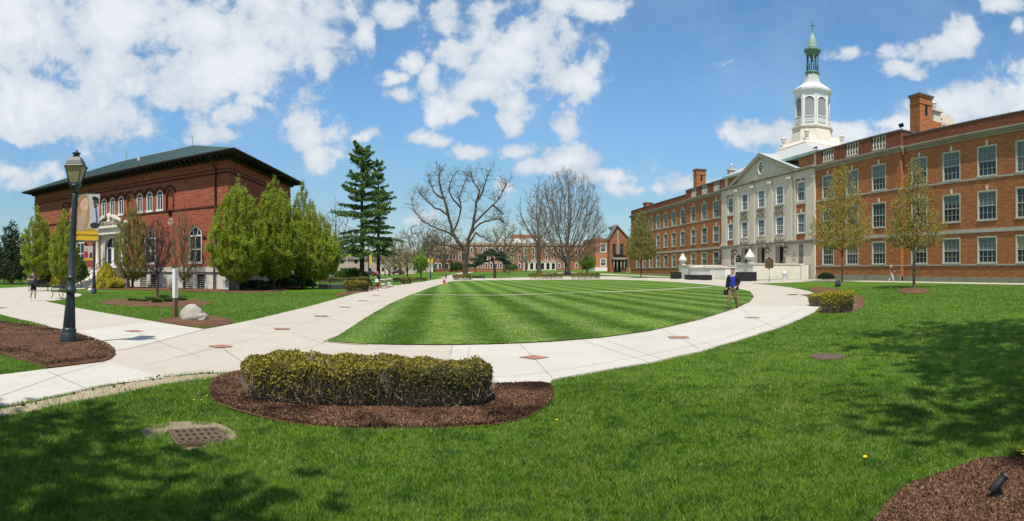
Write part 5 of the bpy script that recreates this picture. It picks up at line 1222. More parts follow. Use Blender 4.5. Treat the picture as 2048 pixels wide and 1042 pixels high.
# ------------------------------------------------------------------ hedges and shrubs
TWIG = bark('grey hedge twigs', (.34, .26, .19))
def shrub(name, label, cat, pos, size, mat, seed=1, rz=0.0, n=2500, leaf=.05, shape='ball', group=None, ntw=160, matlow=None, top=.5, stadium=None, lean=0, tw=.006):
    """twigs rising from the base to a leafy shell; size = half x, half y, height"""
    rng = np.random.default_rng(seed); a, b, h = size; o = thing(name, label, cat, pos, rz, group)
    def pts(n, lo=0.0, inner=.22):
        th = rng.random(n)*2*PI; u = rng.random(n)
        if shape == 'ball':
            ph = np.arccos(1-u*(1-lo)*1.25); ph = np.minimum(ph, PI*.62); r = 1-inner*rng.random(n)**2; lum = 1+.10*np.sin(3*th+seed)+.07*np.sin(5*th+2*seed+ph*4)
            q = np.c_[np.cos(th)*np.sin(ph)*a*r*lum, np.sin(th)*np.sin(ph)*b*r*lum, h*.38+h*.62*np.cos(ph)*r*lum]
        elif shape == 'cone':
            z = lo+(1-lo)*u; r = (1-z)**.75*(1-inner*rng.random(n)); lum = 1+.16*np.sin(4*th+seed+z*6)+.1*np.sin(7*th-z*11); q = np.c_[np.cos(th)*r*a*lum, np.sin(th)*r*b*lum, h*z]
        else:                                            # clipped hedge: rounded box or stadium
            side = rng.random(n) < .55; x = (rng.random(n)*2-1); ex = 1/5
            cx = np.sign(np.cos(th))*np.abs(np.cos(th))**.35; sy = np.sign(np.sin(th))*np.abs(np.sin(th))**.35
            if stadium:                                  # long axis x, round ends
                L0 = a-b; t = rng.random(n)*(4*L0+2*PI*b); px_ = np.zeros(n); py_ = np.zeros(n)
                m1 = t < 2*L0; m2 = (t >= 2*L0) & (t < 4*L0); m3 = t >= 4*L0; px_[m1] = t[m1]-L0; py_[m1] = -b; px_[m2] = t[m2]-3*L0; py_[m2] = b
                an = (t[m3]-4*L0)/b; px_[m3] = np.where(np.cos(an) > 0, L0, -L0)+b*np.cos(an); py_[m3] = b*np.sin(an)
                k = np.where(side, 1-.14*rng.random(n)**1.5, np.sqrt(rng.random(n))); cxs = np.clip(px_, -L0, L0); X = cxs+(px_-cxs)*k; Yy = py_*k
            else:
                k = np.where(side, 1-.12*rng.random(n)**1.5, np.sqrt(rng.random(n))); hs_ = rng.random(n) < b/(a+b); qa = rng.uniform(-1, 1, n); sg = np.sign(rng.random(n)-.5)
                X = np.where(hs_, sg, qa)*a; Yy = np.where(hs_, qa, sg)*b; cr_ = 1-.13*(np.abs(X/a)*np.abs(Yy/b))**4; X = X*k*cr_; Yy = Yy*k*cr_
            z = np.where(side, lo+(1-lo)*u, 1-.10*rng.random(n)); bulge = np.where(side, .86+.14*np.sin(np.clip(z, 0, 1)*PI*.62), .97)*(1+.03*np.sin(X*3.1+seed)+.02*np.sin(X*7+Yy*5)); rnd = 1-.06*(np.clip(z-.8, 0, 1)*5)**2*side
            und = 1+.05*np.sin(X*1.7+seed)+.04*np.sin(X*4.3)+.03*np.sin(X*11+Yy*9)+.03*np.sin(Yy*13-X*6)
            edge = np.where(side, 0, np.clip((k-.75)/.25, 0, 1)**2*.10); q = np.c_[X*bulge*rnd, Yy*bulge*rnd, h*(z-edge)*und]
        return q
    q = pts(ntw, .1, .1); st = q*np.array([.35, .45, 0])+rng.normal(size=q.shape)*np.array([.05, .05, 0])*min(a, b); st[:, 2] = .0
    if stadium or shape == 'box': st = q*np.array([.95, .72, 0])
    mid = st*.5+q*.5+np.array([0, 0, .04*h])*(1-.5*rng.random((len(q), 1)))+rng.normal(size=q.shape)*np.array([.03, .03, .01])*(1 if stadium else 0); tw_ = np.full(len(q), tw)
    V = np.concatenate([tubes_np(st, mid, tw_*1.6, tw_, 3), tubes_np(mid, q, tw_, tw_*.5, 3)])
    k = np.repeat(mid, 2, 0); e = k+rng.normal(size=k.shape)*np.array([.14, .14, .12])*h*.8+np.array([0, 0, .12*h]); V = np.concatenate([V, tubes_np(k, e, np.full(len(k), tw*.6), np.full(len(k), tw*.35), 3)])
    if matlow is None:
        cr = npmesh('crown', leaves_np(pts(n), leaf, rng, 1, 1.5), 4, mat, o); npmesh('stems', V, 4, TWIG, cr)
    else:
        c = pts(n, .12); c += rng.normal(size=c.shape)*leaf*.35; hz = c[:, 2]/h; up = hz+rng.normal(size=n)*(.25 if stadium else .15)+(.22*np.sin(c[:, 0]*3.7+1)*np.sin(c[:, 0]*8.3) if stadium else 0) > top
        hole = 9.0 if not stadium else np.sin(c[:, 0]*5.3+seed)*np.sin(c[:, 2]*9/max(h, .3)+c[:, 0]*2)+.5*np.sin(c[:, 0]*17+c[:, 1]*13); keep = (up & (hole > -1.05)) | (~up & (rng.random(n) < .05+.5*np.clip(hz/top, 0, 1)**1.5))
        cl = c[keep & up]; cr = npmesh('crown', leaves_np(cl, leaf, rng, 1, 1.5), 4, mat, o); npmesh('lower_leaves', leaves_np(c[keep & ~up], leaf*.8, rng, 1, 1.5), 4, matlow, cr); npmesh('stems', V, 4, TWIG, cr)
    return o
# the long clipped hedge in the foreground bed
hL, hR = at(572, 7.98), at(884, 7.72); hc = (hL+hR)/2; ha = (hR-hL).length/2+.62
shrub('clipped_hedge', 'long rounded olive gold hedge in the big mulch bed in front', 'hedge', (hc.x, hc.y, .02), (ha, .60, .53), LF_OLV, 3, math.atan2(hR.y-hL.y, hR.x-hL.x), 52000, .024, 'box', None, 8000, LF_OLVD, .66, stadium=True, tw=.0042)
# two clipped hedges by the curve on the right
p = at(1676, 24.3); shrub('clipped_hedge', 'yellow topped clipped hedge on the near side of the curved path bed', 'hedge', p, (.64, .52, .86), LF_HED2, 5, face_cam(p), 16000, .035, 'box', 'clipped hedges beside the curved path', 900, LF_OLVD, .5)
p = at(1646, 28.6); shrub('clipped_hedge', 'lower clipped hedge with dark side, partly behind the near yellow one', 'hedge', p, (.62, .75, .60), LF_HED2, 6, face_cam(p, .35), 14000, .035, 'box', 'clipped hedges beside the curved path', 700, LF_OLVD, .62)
p = at(213, 57.5); shrub('golden_conifer', 'bright yellow cone shaped conifer bush beside the library steps', 'shrub', p, (1.55, 1.2, 2.5), LF_YEL, 7, 0, 16000, .11, 'cone', ntw=100)
p = at(232, 56.6); shrub('golden_conifer', 'low spreading yellow bush at the foot of the taller golden conifer', 'shrub', p, (.9, .8, 1.0), LF_YEL, 8, 0, 6000, .10, 'ball', ntw=60)
p = at(118, 62.5); shrub('golden_conifer', 'small yellow bush behind the bench on the far side of the steps', 'shrub', p, (.95, .8, 1.35), LF_YEL, 9, 0, 6000, .1, 'ball', ntw=60)
for (px, rho, a, b, h, mt, lb, nm, n) in [
  (52, 80, 3.6, 1.8, 3.6, LF_DARK, 'large dark evergreen shrub at the left end of the library', 'evergreen_shrub', 9000),
  (14, 76, 2.0, 1.6, 3.0, LF_DARK, 'dark shrub at the left edge below the blue green evergreen', 'evergreen_shrub', 7000),
  (92, 66, 1.3, 1.0, 1.7, LF_DARK, 'low dark shrub in the bed behind the bench', 'evergreen_shrub', 3500),
  (150, 64, 1.2, 1.2, 3.2, LF_MID, 'green bush behind the street lamp beside the library steps', 'evergreen_shrub', 5000),
  (512, 52, 1.5, 1.0, .85, LF_DARK, 'low spreading dark shrub at the foot of the corner hornbeam', 'evergreen_shrub', 3500),
  (577, 56, 1.9, 1.1, 1.25, LF_DARK, 'rounded dark shrub between the hornbeam trunks', 'evergreen_shrub', 4500),
  (600, 58, 1.5, 1.1, 1.0, LF_DARK, 'low dark shrub at the end of the hornbeam row', 'evergreen_shrub', 3500),
  (703, 112, 2.9, 1.6, 2.0, LF_MID, 'rounded green bush in front of the parked cars', 'shrub', 4000),
  (915, 226, 2.5, 1.5, 3.4, LF_MID, 'ball shaped green shrub against the far hall, left of the cedar', 'shrub', 2500),
  (1023, 226, 2.6, 1.5, 2.6, LF_MID, 'ball shaped green shrub against the far hall, right of the cedar', 'shrub', 2500),
  (1653, 73, 1.0, .7, .8, LF_DARK, 'dark spreading juniper against the stone plinth of the hall', 'evergreen_shrub', 3500)]:
    p = at(px, rho); shrub(nm, lb, 'shrub', p, (a, b, h), mt, int(px), 0, n, .12 if rho < 100 else .3, 'ball', ntw=60, tw=.01)
# low clipped hedges down the quad
for (px, py, a, b, h, rz, lb, n) in [
  (713, 583.5, .98, .6, .85, .1, 'clipped olive hedge at the edge of the long path beside the bench', 9000),
  (724, 567.5, .8, .6, .8, .1, 'clipped hedge beyond the bench at the fenced garden', 5000),
  (683, 565.5, 2.0, .6, .7, .1, 'low clipped hedge inside the garden fence', 4000), (656, 566, 1.5, .6, .7, .1, 'low clipped hedge inside the garden fence by the hornbeams', 4000),
  (812, 568, .62, .8, .8, .2, 'clipped hedge beside the empty bench on the long path', 4500),
  (830, 562.5, 1.9, .8, .55, .1, 'low purplish hedge in the bed along the long path', 4500),
  (925, 560, 1.6, .8, .95, .1, 'clipped hedge at the foot of the forked old tree', 6000),
  (1092, 558, 3.1, .7, 1.0, .05, 'long straight clipped hedge left of the beech bench', 9000),
  (1172, 558, 2.6, .7, 1.0, .05, 'long straight clipped hedge right of the beech bench', 8000)]:
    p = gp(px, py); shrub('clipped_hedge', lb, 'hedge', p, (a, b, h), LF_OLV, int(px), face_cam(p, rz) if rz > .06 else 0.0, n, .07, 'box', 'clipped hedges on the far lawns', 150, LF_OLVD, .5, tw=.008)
p = at(-36, 27.5); shrub('clipped_hedge', 'reddish brown clipped shrub at the left edge of the photo', 'hedge', p, (.6, .6, .95), leafmat('reddish leaves', (.09, .045, .03), (.14, .07, .04), .2), 77, 0, 5000, .045, 'box', ntw=200)
p = at(343, 52.2); shrub('bare_bush', 'small bare bush against the white plinth of the library', 'shrub', p, (.45, .4, 1.1), LF_BUD, 71, 0, 160, .05, ntw=90, tw=.007)
# leafy clumps in the round bed
for i, (px, py, a, h, lb) in enumerate([(268, 604, .42, .22, 'leftmost'), (286, 605.5, .34, .2, 'second from the left'), (302, 603, .38, .26, 'centre left, just before the sapling'), (314, 608, .36, .3, 'nearest the kerb, below the sapling'), (329, 600, .34, .3, 'close behind the sapling'), (339, 606.5, .38, .3, 'right of the sapling'), (352, 603, .34, .26, 'half behind the white post'), (364, 603.5, .3, .22, 'rightmost')]):
    p = gp(px, py); o = thing('daylily_clump', 'clump of fresh green shoots in the round bed, '+lb, 'plant', p, 0, 'green clumps in the round bed'); rng = np.random.default_rng(100+i); n = 260
    a0 = rng.random(n)*2*PI; r = np.sqrt(rng.random(n))*a*.7; st = np.c_[r*np.cos(a0), r*np.sin(a0), np.zeros(n)]; e = st+np.c_[np.cos(a0)*.14, np.sin(a0)*.14, h*(.6+.6*rng.random(n))]; sd_ = np.c_[-np.sin(a0), np.cos(a0), np.zeros(n)]*.02
    mid = (st+e)/2+np.c_[np.zeros((n, 2)), np.full(n, .04)]; npmesh('leaves', np.concatenate([np.stack([st-sd_, st+sd_, mid+sd_, mid-sd_], 1).reshape(-1, 3), np.stack([mid-sd_, mid+sd_, e+sd_*.1, e-sd_*.1], 1).reshape(-1, 3)]), 4, LF_MID, o)

# ------------------------------------------------------------------ mulch beds
BEDS = {
 'front': [(418,795),(424,772),(440,760),(470,753),(480,750),(600,752),(800,768),(985,778),(1050,775),(1097,775),(1107,790),(1104,808),(1085,826),(1040,845),(980,856),(900,862),(800,866),(700,866),(620,858),(540,843),(470,824),(432,810)],
 'lamp': [(-200,640),(0,647),(60,655),(105,660.5),(147,669.7),(184,681),(216.5,694),(230,704),(231,711),(221,720),(207,724.5),(92,739),(60,728),(0,709),(-200,690)],
 'right': [(1740,1060),(1758,1042),(1775,1018),(1795,996),(1825,978),(1860,966),(1915,945),(1966,926),(2017,926),(2048,916),(2150,905),(2300,930),(2300,1120),(1740,1120)],
 'curve': [(1560,591),(1600,589),(1632,600),(1647,607),(1640,622),(1634,628),(1665,626.5),(1700,625),(1722,619),(1731,608),(1726,596),(1710,588),(1690,583),(1655,576),(1630,574),(1612,578),(1640,590)],
 'boulder': [(306,643),(318,640),(345,637),(400,634),(440,635),(478,645.5),(410,659)],
 'round': [(193,605),(215,601),(270,600),(340,599.5),(400,601),(426,607),(410,612),(360,615),(290,615),(220,611)],
 'tree': [(1793,581),(1800,578),(1825,576.5),(1852,579),(1862,582.5),(1850,587),(1820,588),(1798,585.5)],
 'wall': [(150,578),(240,580),(330,582),(430,584.5),(500,587),(560,583),(610,575),(600,570),(540,574),(470,581),(430,578.5),(300,574.5),(220,572)],
 'path': [(672,596),(690,590),(724,585),(752,578),(790,574),(780,571),(740,574),(700,583),(672,588)]}
bed_world = {k: px_poly(v, 1 if k != 'lamp' else 0) for k, v in BEDS.items()}
for k, pl in bed_world.items():
    drape('mulch_bed', pl, MULCH, .035 if k not in ('front', 'right', 'lamp') else .03, .25 if k in ('front', 'lamp', 'right', 'curve', 'boulder') else 1.0, 'stuff', mound=.01 if k == 'right' else .05, rough=.012 if k in ('front', 'lamp', 'right', 'curve', 'boulder') else 0)
CHIP = leafmat('bark chips', (.10, .046, .026), (.32, .175, .105), 0, (.06, .027, .015))
def scatter(poly, n, rng):
    A = np.array(poly); lo, hi = A.min(0), A.max(0); lo = np.maximum(lo, [-16, 1.6]); hi = np.minimum(hi, [16, 30]); P = lo+(hi-lo)*rng.random((n, 2)); return P[inside(A, P)]
rng = np.random.default_rng(77); CH = []
for k, n in (('front', 120000), ('lamp', 90000), ('right', 110000)):
    P = scatter(bed_world[k], n, rng); CH.append(np.c_[P, gza(P[:, 0], P[:, 1])+(.04 if k == 'right' else .075)+.012*rng.random(len(P))])
ch = np.concatenate(CH); o = npmesh('mulch_chips', leaves_np(ch, .0145, rng, .25, 2.8), 4, CHIP); o['kind'] = 'stuff'
bald = px_poly([(275,868),(300,850),(350,843),(420,842),(465,858),(478,880),(460,890),(440,888),(400,902),(372,905),(340,888),(300,885)], 1)
drape('bare_soil_patch', bald, conc('dry soil', (.20, .16, .11), (.34, .28, .19)), .004, .15, 'stuff', rough=.008, edge=.05)
leaf_strip = px_poly([(1745,1055),(1780,1000),(1800,982),(1870,955),(1960,920),(1975,930),(1900,956),(1850,975),(1800,1003),(1770,1050)])

# ------------------------------------------------------------------ trees behind the photographer whose shade falls on the near lawn
def shade_tree(label, pos, H, prof, seed, leaf=(6, .16), natt=900):
    plant_tree('shade_tree', label, 'tree', pos, make_tree('sh', H, prof, .28, seed, BARKG, natt=natt, D=.6, trunk=.3, twigs=3, tl=.7, leaf=leaf, bias=(0, 0, .1), rt=.02, tr=.01, lump=.3), BARKG, LF_MID, 'trees shading the near lawn')
shade_tree('leafy tree behind the photographer shading the lawn at the lower left', (-4.5, -3.5, 0), 11.5, [(.5, 1.5), (.62, 3.8), (.8, 4.0), (.95, 2.0), (1, .3)], 91, (5, .21), 950)
shade_tree('leafy tree out of the picture shading the lawn at the right', (11.2, 1.6, 0), 15.0, [(.60, 4.0), (.68, 6.6), (.8, 6.2), (.93, 3.0), (1, .4)], 92, (5, .24), 1100)
shade_tree('taller tree behind the photographer shading the lower right lawn', (7.2, -1.8, 0), 14.0, [(.52, 2.0), (.62, 3.8), (.8, 4.2), (.95, 2.4), (1, .4)], 93, (4, .21), 800)


# ================================================================== far buildings
def far_hall():
    u0 = 230.0; b = TX*u0; G = 1.25
    R = thing('far_brick_hall', 'distant long orange brick hall with white trimmed windows closing the far end of the lawn', 'building', (b.x, b.y, G), math.atan2(NX.y, NX.x))
    ez = lambda h: h+ZC-G; X = lambda px: u0*math.tan((px-885)/F)
    x0, x1 = X(901), X(1196); zt = ez(9.6); m = MB(); holes = []
    rows = [(ez(7.0), 1.65), (ez(4.3), 1.75), (ez(1.2), 1.6)]
    cols = [X(v) for v in [907.5, 919, 942.5, 952, 962, 972, 982, 991.5, 1001, 1014, 1024, 1038, 1050, 1066, 1078, 1092, 1104, 1118, 1130, 1152, 1168, 1184]]
    for c in cols:
        for k, (z, h) in enumerate(rows):
            if k == 2 and X(1046) < c < X(1111): continue
            holes.append((c-.42, c+.42, z, z+h))
    wall(m, x0, x1, -1, zt, 0, holes, .15); m.add([(x0,0,-1),(x0,14,-1),(x0,14,zt),(x0,0,zt)], [(3,2,1,0)]); m.add([(x1,0,-1),(x1,14,-1),(x1,14,zt),(x1,0,zt)], [(0,1,2,3)]); m.build('wall', BRICKF, R)
    t = MB(); t.bx(x0, x1, -.05, .02, ez(3.4), ez(3.6)); t.bx(x0-.1, x1+.1, -.25, 14, zt, zt+.35); t.build('cornice', STONED, R)
    MB().bx(x0+.3, x1-.3, .16, .3, 0, zt-.2).build('window_glass', GLASS, R)
    fr = MB()
    fr.bx(-.56, -.38, -.06, .1, -.1, 1.8).bx(.38, .56, -.06, .1, -.1, 1.8).bx(-.38, .38, -.06, .1, 1.6, 1.8).bx(-.6, .6, -.1, .1, -.2, -.02).bx(-.38, .38, .04, .08, .78, .86).bx(-.2, .2, -.08, .05, 1.8, 2.0)
    f0 = fr.build('window', WHITE, None)
    for a, b2, c, d in holes: put(f0, R, (a+b2)/2, c)
    r = MB(); r.add([(x0-.2,-.3,zt+.35),(x1+.2,-.3,zt+.35),(x1+.2,14,zt+.35),(x0-.2,14,zt+.35),(x0+2,4,zt+1.2),(x1-2,4,zt+1.2),(x1-2,10,zt+1.2),(x0+2,10,zt+1.2)], [(0,1,5,4),(1,2,6,5),(2,3,7,6),(3,0,4,7),(4,5,6,7)]); r.build('roof', plain('brown tile roof', (.26, .17, .11), .8, .25), R)
    # white stone arcade
    a = MB(); xa, xb = X(1046), X(1111); ar = [xa+(xb-xa)*(k+.5)/6 for k in range(6)]; hw = .62
    ah = [(c-hw, c+hw, ez(.5), ez(3.0)) for c in ar]; wall(a, xa, xb, -1, ez(3.5), -.5, ah, .4)
    for c in ar: spandrels(a, c, hw, ez(3.0)-hw, -.5)
    a.bx(xa-.1, xb+.1, -.7, 0, ez(3.5), ez(3.75)); a.build('arcade', STONEP, R); MB().bx(xa+.1, xb-.1, -.12, -.05, 0, ez(3.3)).build('arcade_glass', GLASS, R)
    # taller block behind with pale roof
    g = MB(); y0 = 12; xc, xd = X(992), X(1112); g.bx(xc, xd, y0, y0+14, 0, ez(10.6)); g.bx(X(1034), X(1100), y0+6, y0+12, 0, ez(14.8)); g.build('rear_block', BRICKF, R)
    g = MB(); g.add([(xc-.3,y0-.3,ez(10.4)),(xd+.3,y0-.3,ez(10.4)),(xd+.3,y0+14,ez(10.4)),(xc-.3,y0+14,ez(10.4)),(xc+1,y0+5.5,ez(13.2)),(xd-1,y0+5.5,ez(13.2)),(xd-1,y0+9,ez(13.2)),(xc+1,y0+9,ez(13.2))], [(0,1,5,4),(1,2,6,5),(2,3,7,6),(3,0,4,7),(4,5,6,7)]); g.build('rear_roof', SLATE, R)
    # lower left wing with steep roof and dormer
    w0, w1 = X(862), X(901)-.05; m = MB(); hs = [(X(v)-.5, X(v)+.5, z, z+1.7) for v in (871, 879, 894) for z in (ez(1.0), ez(4.2))]
    wall(m, w0, w1, -1, ez(6.1), -2.0, hs, .15); m.add([(w0,-2,-1),(w0,9,-1),(w0,9,ez(6.1)),(w0,-2,ez(6.1))], [(3,2,1,0)]); m.add([(w1,-2,-1),(w1,0,-1),(w1,0,ez(6.1)),(w1,-2,ez(6.1))], [(0,1,2,3)]); m.build('wing_wall', BRICKF, R)
    MB().bx(w0+.2, w1-.2, -1.8, -1.7, 0, ez(6)).build('window_glass', GLASS, R)
    for a_, b2, c, d in hs: o = put(f0, R, (a_+b2)/2, c, -2.0); o.scale = (1.2, 1, 1)
    r = MB(); r.add([(w0-.4,-2.4,ez(6.1)),(w1,-2.4,ez(6.1)),(w1,3.5,ez(9.4)),(w0+2.5,3.5,ez(9.4)),(w0-.4,9,ez(6.1)),(w1,9,ez(6.1))], [(0,1,2,3),(0,3,4),(3,2,5,4),(1,5,2)]); rf = r.build('wing_roof', plain('brown tile roof', (.26, .17, .11)), R)
    d = MB(); dx = X(884); d.bx(dx-.75, dx+.75, -1.6, 2, ez(6.3), ez(8.0)); d.prism([(dx-.95, ez(8.0)), (dx+.95, ez(8.0)), (dx, ez(9.2))], -1.7, 2); dm = d.build('dormer', BRICKF, rf)
    o = put(f0, R, dx, ez(6.5), -1.62); o.scale = (.9, 1, .8)
    p = MB(); p.bx(X(857), X(866), -4, -1, -1, ez(4.6)); p.build('porch', STONEP, R); return R
far_hall()
def brick_block():
    p = at(1206.5, 186); G = p.z; R = thing('brick_annexe', 'plain orange brick annexe with two white framed windows above a white base', 'building', p, math.atan2(NX.y, NX.x)); ez = lambda h: h+ZC-G; s = 186/F; w2 = 16*s
    m = MB(); hs = [(-.95, .95, z, z+h) for z, h in ((ez(1.3), 2.4), (ez(5.6), 2.7))]; wall(m, -w2, w2, ez(1.0), ez(9.0), 0, hs, .2); m.add([(-w2,0,ez(1)),(-w2,16,ez(1)),(-w2,16,ez(9)),(-w2,0,ez(9))], [(3,2,1,0)]); m.build('wall', brick('bright orange brick', (.52, .22, .10), (.42, .16, .07), (.4, .25, .16), .1), R)
    MB().bx(-w2-.1, w2+.1, -.15, 16, ez(9.0), ez(9.9)).build('parapet', BRICKF, R); MB().bx(-w2-.15, w2+.15, -.2, 16, -1, ez(1.0)).build('base', STONEW, R)
    MB().bx(-w2-3.5, w2+1, -3.5, -.2, -1, ez(-.1)).build('steps', STONEW, R)
    for z, h in ((ez(1.3), 2.4), (ez(5.6), 2.7)): put(sash_window(1.9, h, WHITE, 3, .4, BLIND, GLASS, .2), R, 0, z)
brick_block()
def gable_house():
    p = at(1236, 160); G = p.z; R = thing('gabled_brick_wing', 'narrow steep gabled brick wing with a columned porch past the end of the long hall', 'building', p, math.atan2(NX.y, NX.x)); ez = lambda h: h+ZC-G; s = 160/F
    x0, x1 = -17*s, 24*s; xm = -1.5*s; m = MB(); he, ha = ez(8.6), ez(12.0); hs = [(-1.5, -.6, ez(4.2), ez(7.0)), (.6, 1.5, ez(4.2), ez(7.0)), (1.9, 2.7, ez(.9), ez(3))]
    wall(m, x0, x1, -1, he, 0, hs, .2); m.flat([(x0, he), (x1, he-0), (xm, ha)], 0); m.add([(x0,0,-1),(x0,2.5,-1),(x0,2.5,he),(x0,0,he)], [(3,2,1,0)]); m.build('wall', BRICKF, R)
    r = MB(); r.prism([(x0-.4, he-.3), (xm, ha+.15), (xm, ha-.15), (x0-.4, he-.6)], -.4, 2.6); r.build('roof', COPE, R)
    r = MB(); r.prism([(x1+.4, he-.25), (xm, ha+.16), (xm, ha-.2), (x1+.4, he-.65)], -.45, 9); r.build('white_roof_slope', SLATE, R)
    r = MB(); r.bx(-.25, .25, -.12, .02, ez(4), ez(10.6)); r.build('stone_strip', STONED, R)
    for a, b, c, d in hs: MB().bx(a, b, .15, .2, c, d).build('window', GLASSB, R)
    c = MB(); 
    for x in (-1.4, -.5, .5, 1.4): c.lathe([(.16, -.2), (.13, ez(2.9))], (x, -1.1, 0), 10)
    c.bx(-1.8, 1.8, -1.5, 0, ez(2.9), ez(3.5)); c.build('porch', STONED, R); b = MB(); b.bx(-1.7, 1.7, -1.4, -1.3, ez(3.5), ez(4.3)); b.build('balcony_rail', IRON, R); MB().bx(-1.0, 1.0, -.06, -.02, 0, ez(2.6)).build('door', DARK, R)
gable_house()
def house(label, px, rho, wd, dp, h, roof, wallm, roofm, rz=0.0, nw=3):
    p = at(px, rho); R = thing('street_house', label, 'house', p, face_cam(p, rz), 'houses beyond the street'); m = MB(); hs = [(-wd/2+wd*(k+.5)/nw-.5, -wd/2+wd*(k+.5)/nw+.5, z, z+1.5) for k in range(nw) for z in ([1] if h < 4 else [1, 3.9])]
    wall(m, -wd/2, wd/2, 0, h, 0, hs, .15); m.add([(-wd/2,0,0),(-wd/2,dp,0),(-wd/2,dp,h),(-wd/2,0,h)], [(3,2,1,0)]); m.add([(wd/2,0,0),(wd/2,dp,0),(wd/2,dp,h),(wd/2,0,h)], [(0,1,2,3)]); m.build('wall', wallm, R)
    r = MB(); r.add([(-wd/2-.4,-.4,h),(wd/2+.4,-.4,h),(wd/2+.4,dp+.4,h),(-wd/2-.4,dp+.4,h),(-wd/4,dp/2,h+roof),(wd/4,dp/2,h+roof)], [(0,1,5,4),(1,2,5),(2,3,4,5),(3,0,4),(0,3,2,1)]); r.build('roof', roofm, R)
    for a, b, c, d in hs: w_ = MB().bx(a-.08, b+.08, .02, .1, c-.08, d+.08).build('window', WHITE, R); MB().bx(a, b, .0, .019, c, d).build('pane', GLASS, w_)
BROWN = plain('brown shingles', (.12, .09, .075)); PINK = plain('pinkish stone wall', (.45, .34, .29), .8, .2, 1)
house('pale pinkish stone house seen through the conifer trunks', 712, 190, 13, 9, 5.2, 2.2, PINK, BROWN)
house('low grey roofed house behind the parked cars', 668, 215, 16, 9, 4.4, 2.6, plain('grey siding', (.3, .3, .3)), BROWN)
house('cream house beyond the street left of the far hall', 790, 235, 14, 9, 5.6, 2.5, plain('cream siding', (.5, .46, .38)), BROWN)
house('small brown house behind the budding trees', 828, 250, 13, 9, 5.4, 2.8, PINK, BROWN)
house('white house at the edge of the view behind the library hornbeams', 615, 200, 12, 9, 5.5, 2.5, plain('white siding', (.55, .55, .53)), BROWN)
# distant wood along the horizon
rng = np.random.default_rng(15); n = 60000; th = rng.uniform(-1.25, .5, n); rr = rng.uniform(300, 420, n); hgt = (10+4*np.sin(th*37)+2.5*np.sin(th*91+1)+1.5*np.sin(th*213))*rng.random(n)**.6; cc = np.c_[rr*np.sin(th), rr*np.cos(th), gza(rr*np.sin(th), rr*np.cos(th))+hgt]
o = npmesh('distant_wood', leaves_np(cc, 1.1, rng), 4, leafmat('distant twiggy woods', (.17, .15, .12), (.22, .21, .15), .2, (.14, .18, .08))); o['kind'] = 'stuff'

# ================================================================== street furniture
def lamp_post(label, p, rz, H=4.43, banner=None, group='black lamp posts along the paths', two=False):
    R = thing('lamp_post', label, 'street lamp', p, rz, group)
    MB().bx(-.27, .27, -.27, .27, -.05, .03).build('footing', STONED, R)
    m = MB(); k = H/4.43
    prof = [(.205,.03),(.21,.10),(.205,.16),(.19,.27),(.165,.30),(.175,.34),(.16,.37),(.135,.40)]
    m.lathe([(a, z) for a, z in prof], (0,0,0), 20)
    n = 20; vs = []                                       # fluted tapering lower shaft
    zs = [(.40,.150),(1.16,.098)]
    for z, r in zs:
        for i in range(n*2): a = PI*i/n; q = r*(1 if i % 2 else .86); vs.append((q*math.cos(a), q*math.sin(a), z))
    N2 = 2*n; m.add(vs, [(i, (i+1) % N2, N2+(i+1) % N2, N2+i) for i in range(N2)])
    m.lathe([(.09,1.16),(.12,1.19),(.15,1.24),(.12,1.30),(.10,1.33),(.10,1.50),(.105,1.52),(.125,1.54),(.105,1.57),(.084,1.60),(.078,2.3),(.062,3.42*k),(.058,3.50*k)], (0,0,0), 16)
    pole = m.build('pole', LAMPM, R)
    c = MB(); zt = H
    c.lathe([(.058,zt-.95),(.075,zt-.93),(.075,zt-.86),(.10,zt-.84),(.10,zt-.80),(.13,zt-.79),(.13,zt-.74)], (0,0,0), 12)
    c.lathe([(.16,zt-.76),(.17,zt-.74),(.17,zt-.70),(.13,zt-.69)], (0,0,0), 4, False, PI/4)
    c.lathe([(.31,zt-.335),(.32,zt-.325),(.31,zt-.31),(.27,zt-.29),(.23,zt-.20),(.15,zt-.115),(.10,zt-.10)], (0,0,0), 4, False, PI/4)
    c.lathe([(.075,zt-.10),(.08,zt-.05),(.07,zt-.035),(.10,zt-.025),(.10,zt-.01),(.04,zt+.0),(.025,zt+.02),(.03,zt+.04),(0,zt+.07)], (0,0,0), 12)
    for i in range(4): a = PI/4+i*PI/2; c.tube([(.155*math.cos(a), .155*math.sin(a), zt-.71), (.285*math.cos(a), .285*math.sin(a), zt-.33)], .014, 4)
    head = c.build('lantern', LAMPM, R)
    MB().lathe([(.14,zt-.70),(.27,zt-.335)], (0,0,0), 4, False, PI/4).build('lantern_pane', LAMPG, head)
    if banner: banner(R, H)
    return R
def flat_poly(m, pts, y): 
    ar = sum(pts[i][0]*pts[(i+1) % len(pts)][1]-pts[(i+1) % len(pts)][0]*pts[i][1] for i in range(len(pts))); m.flat(pts if ar > 0 else pts[::-1], y)
def ell(cx, cz, rx, rz, n=20, rot=0.0): return [(cx+rx*math.cos(a)*math.cos(rot)-rz*math.sin(a)*math.sin(rot), cz+rx*math.cos(a)*math.sin(rot)+rz*math.sin(a)*math.cos(rot)) for a in np.linspace(0, 2*PI, n, endpoint=False)]
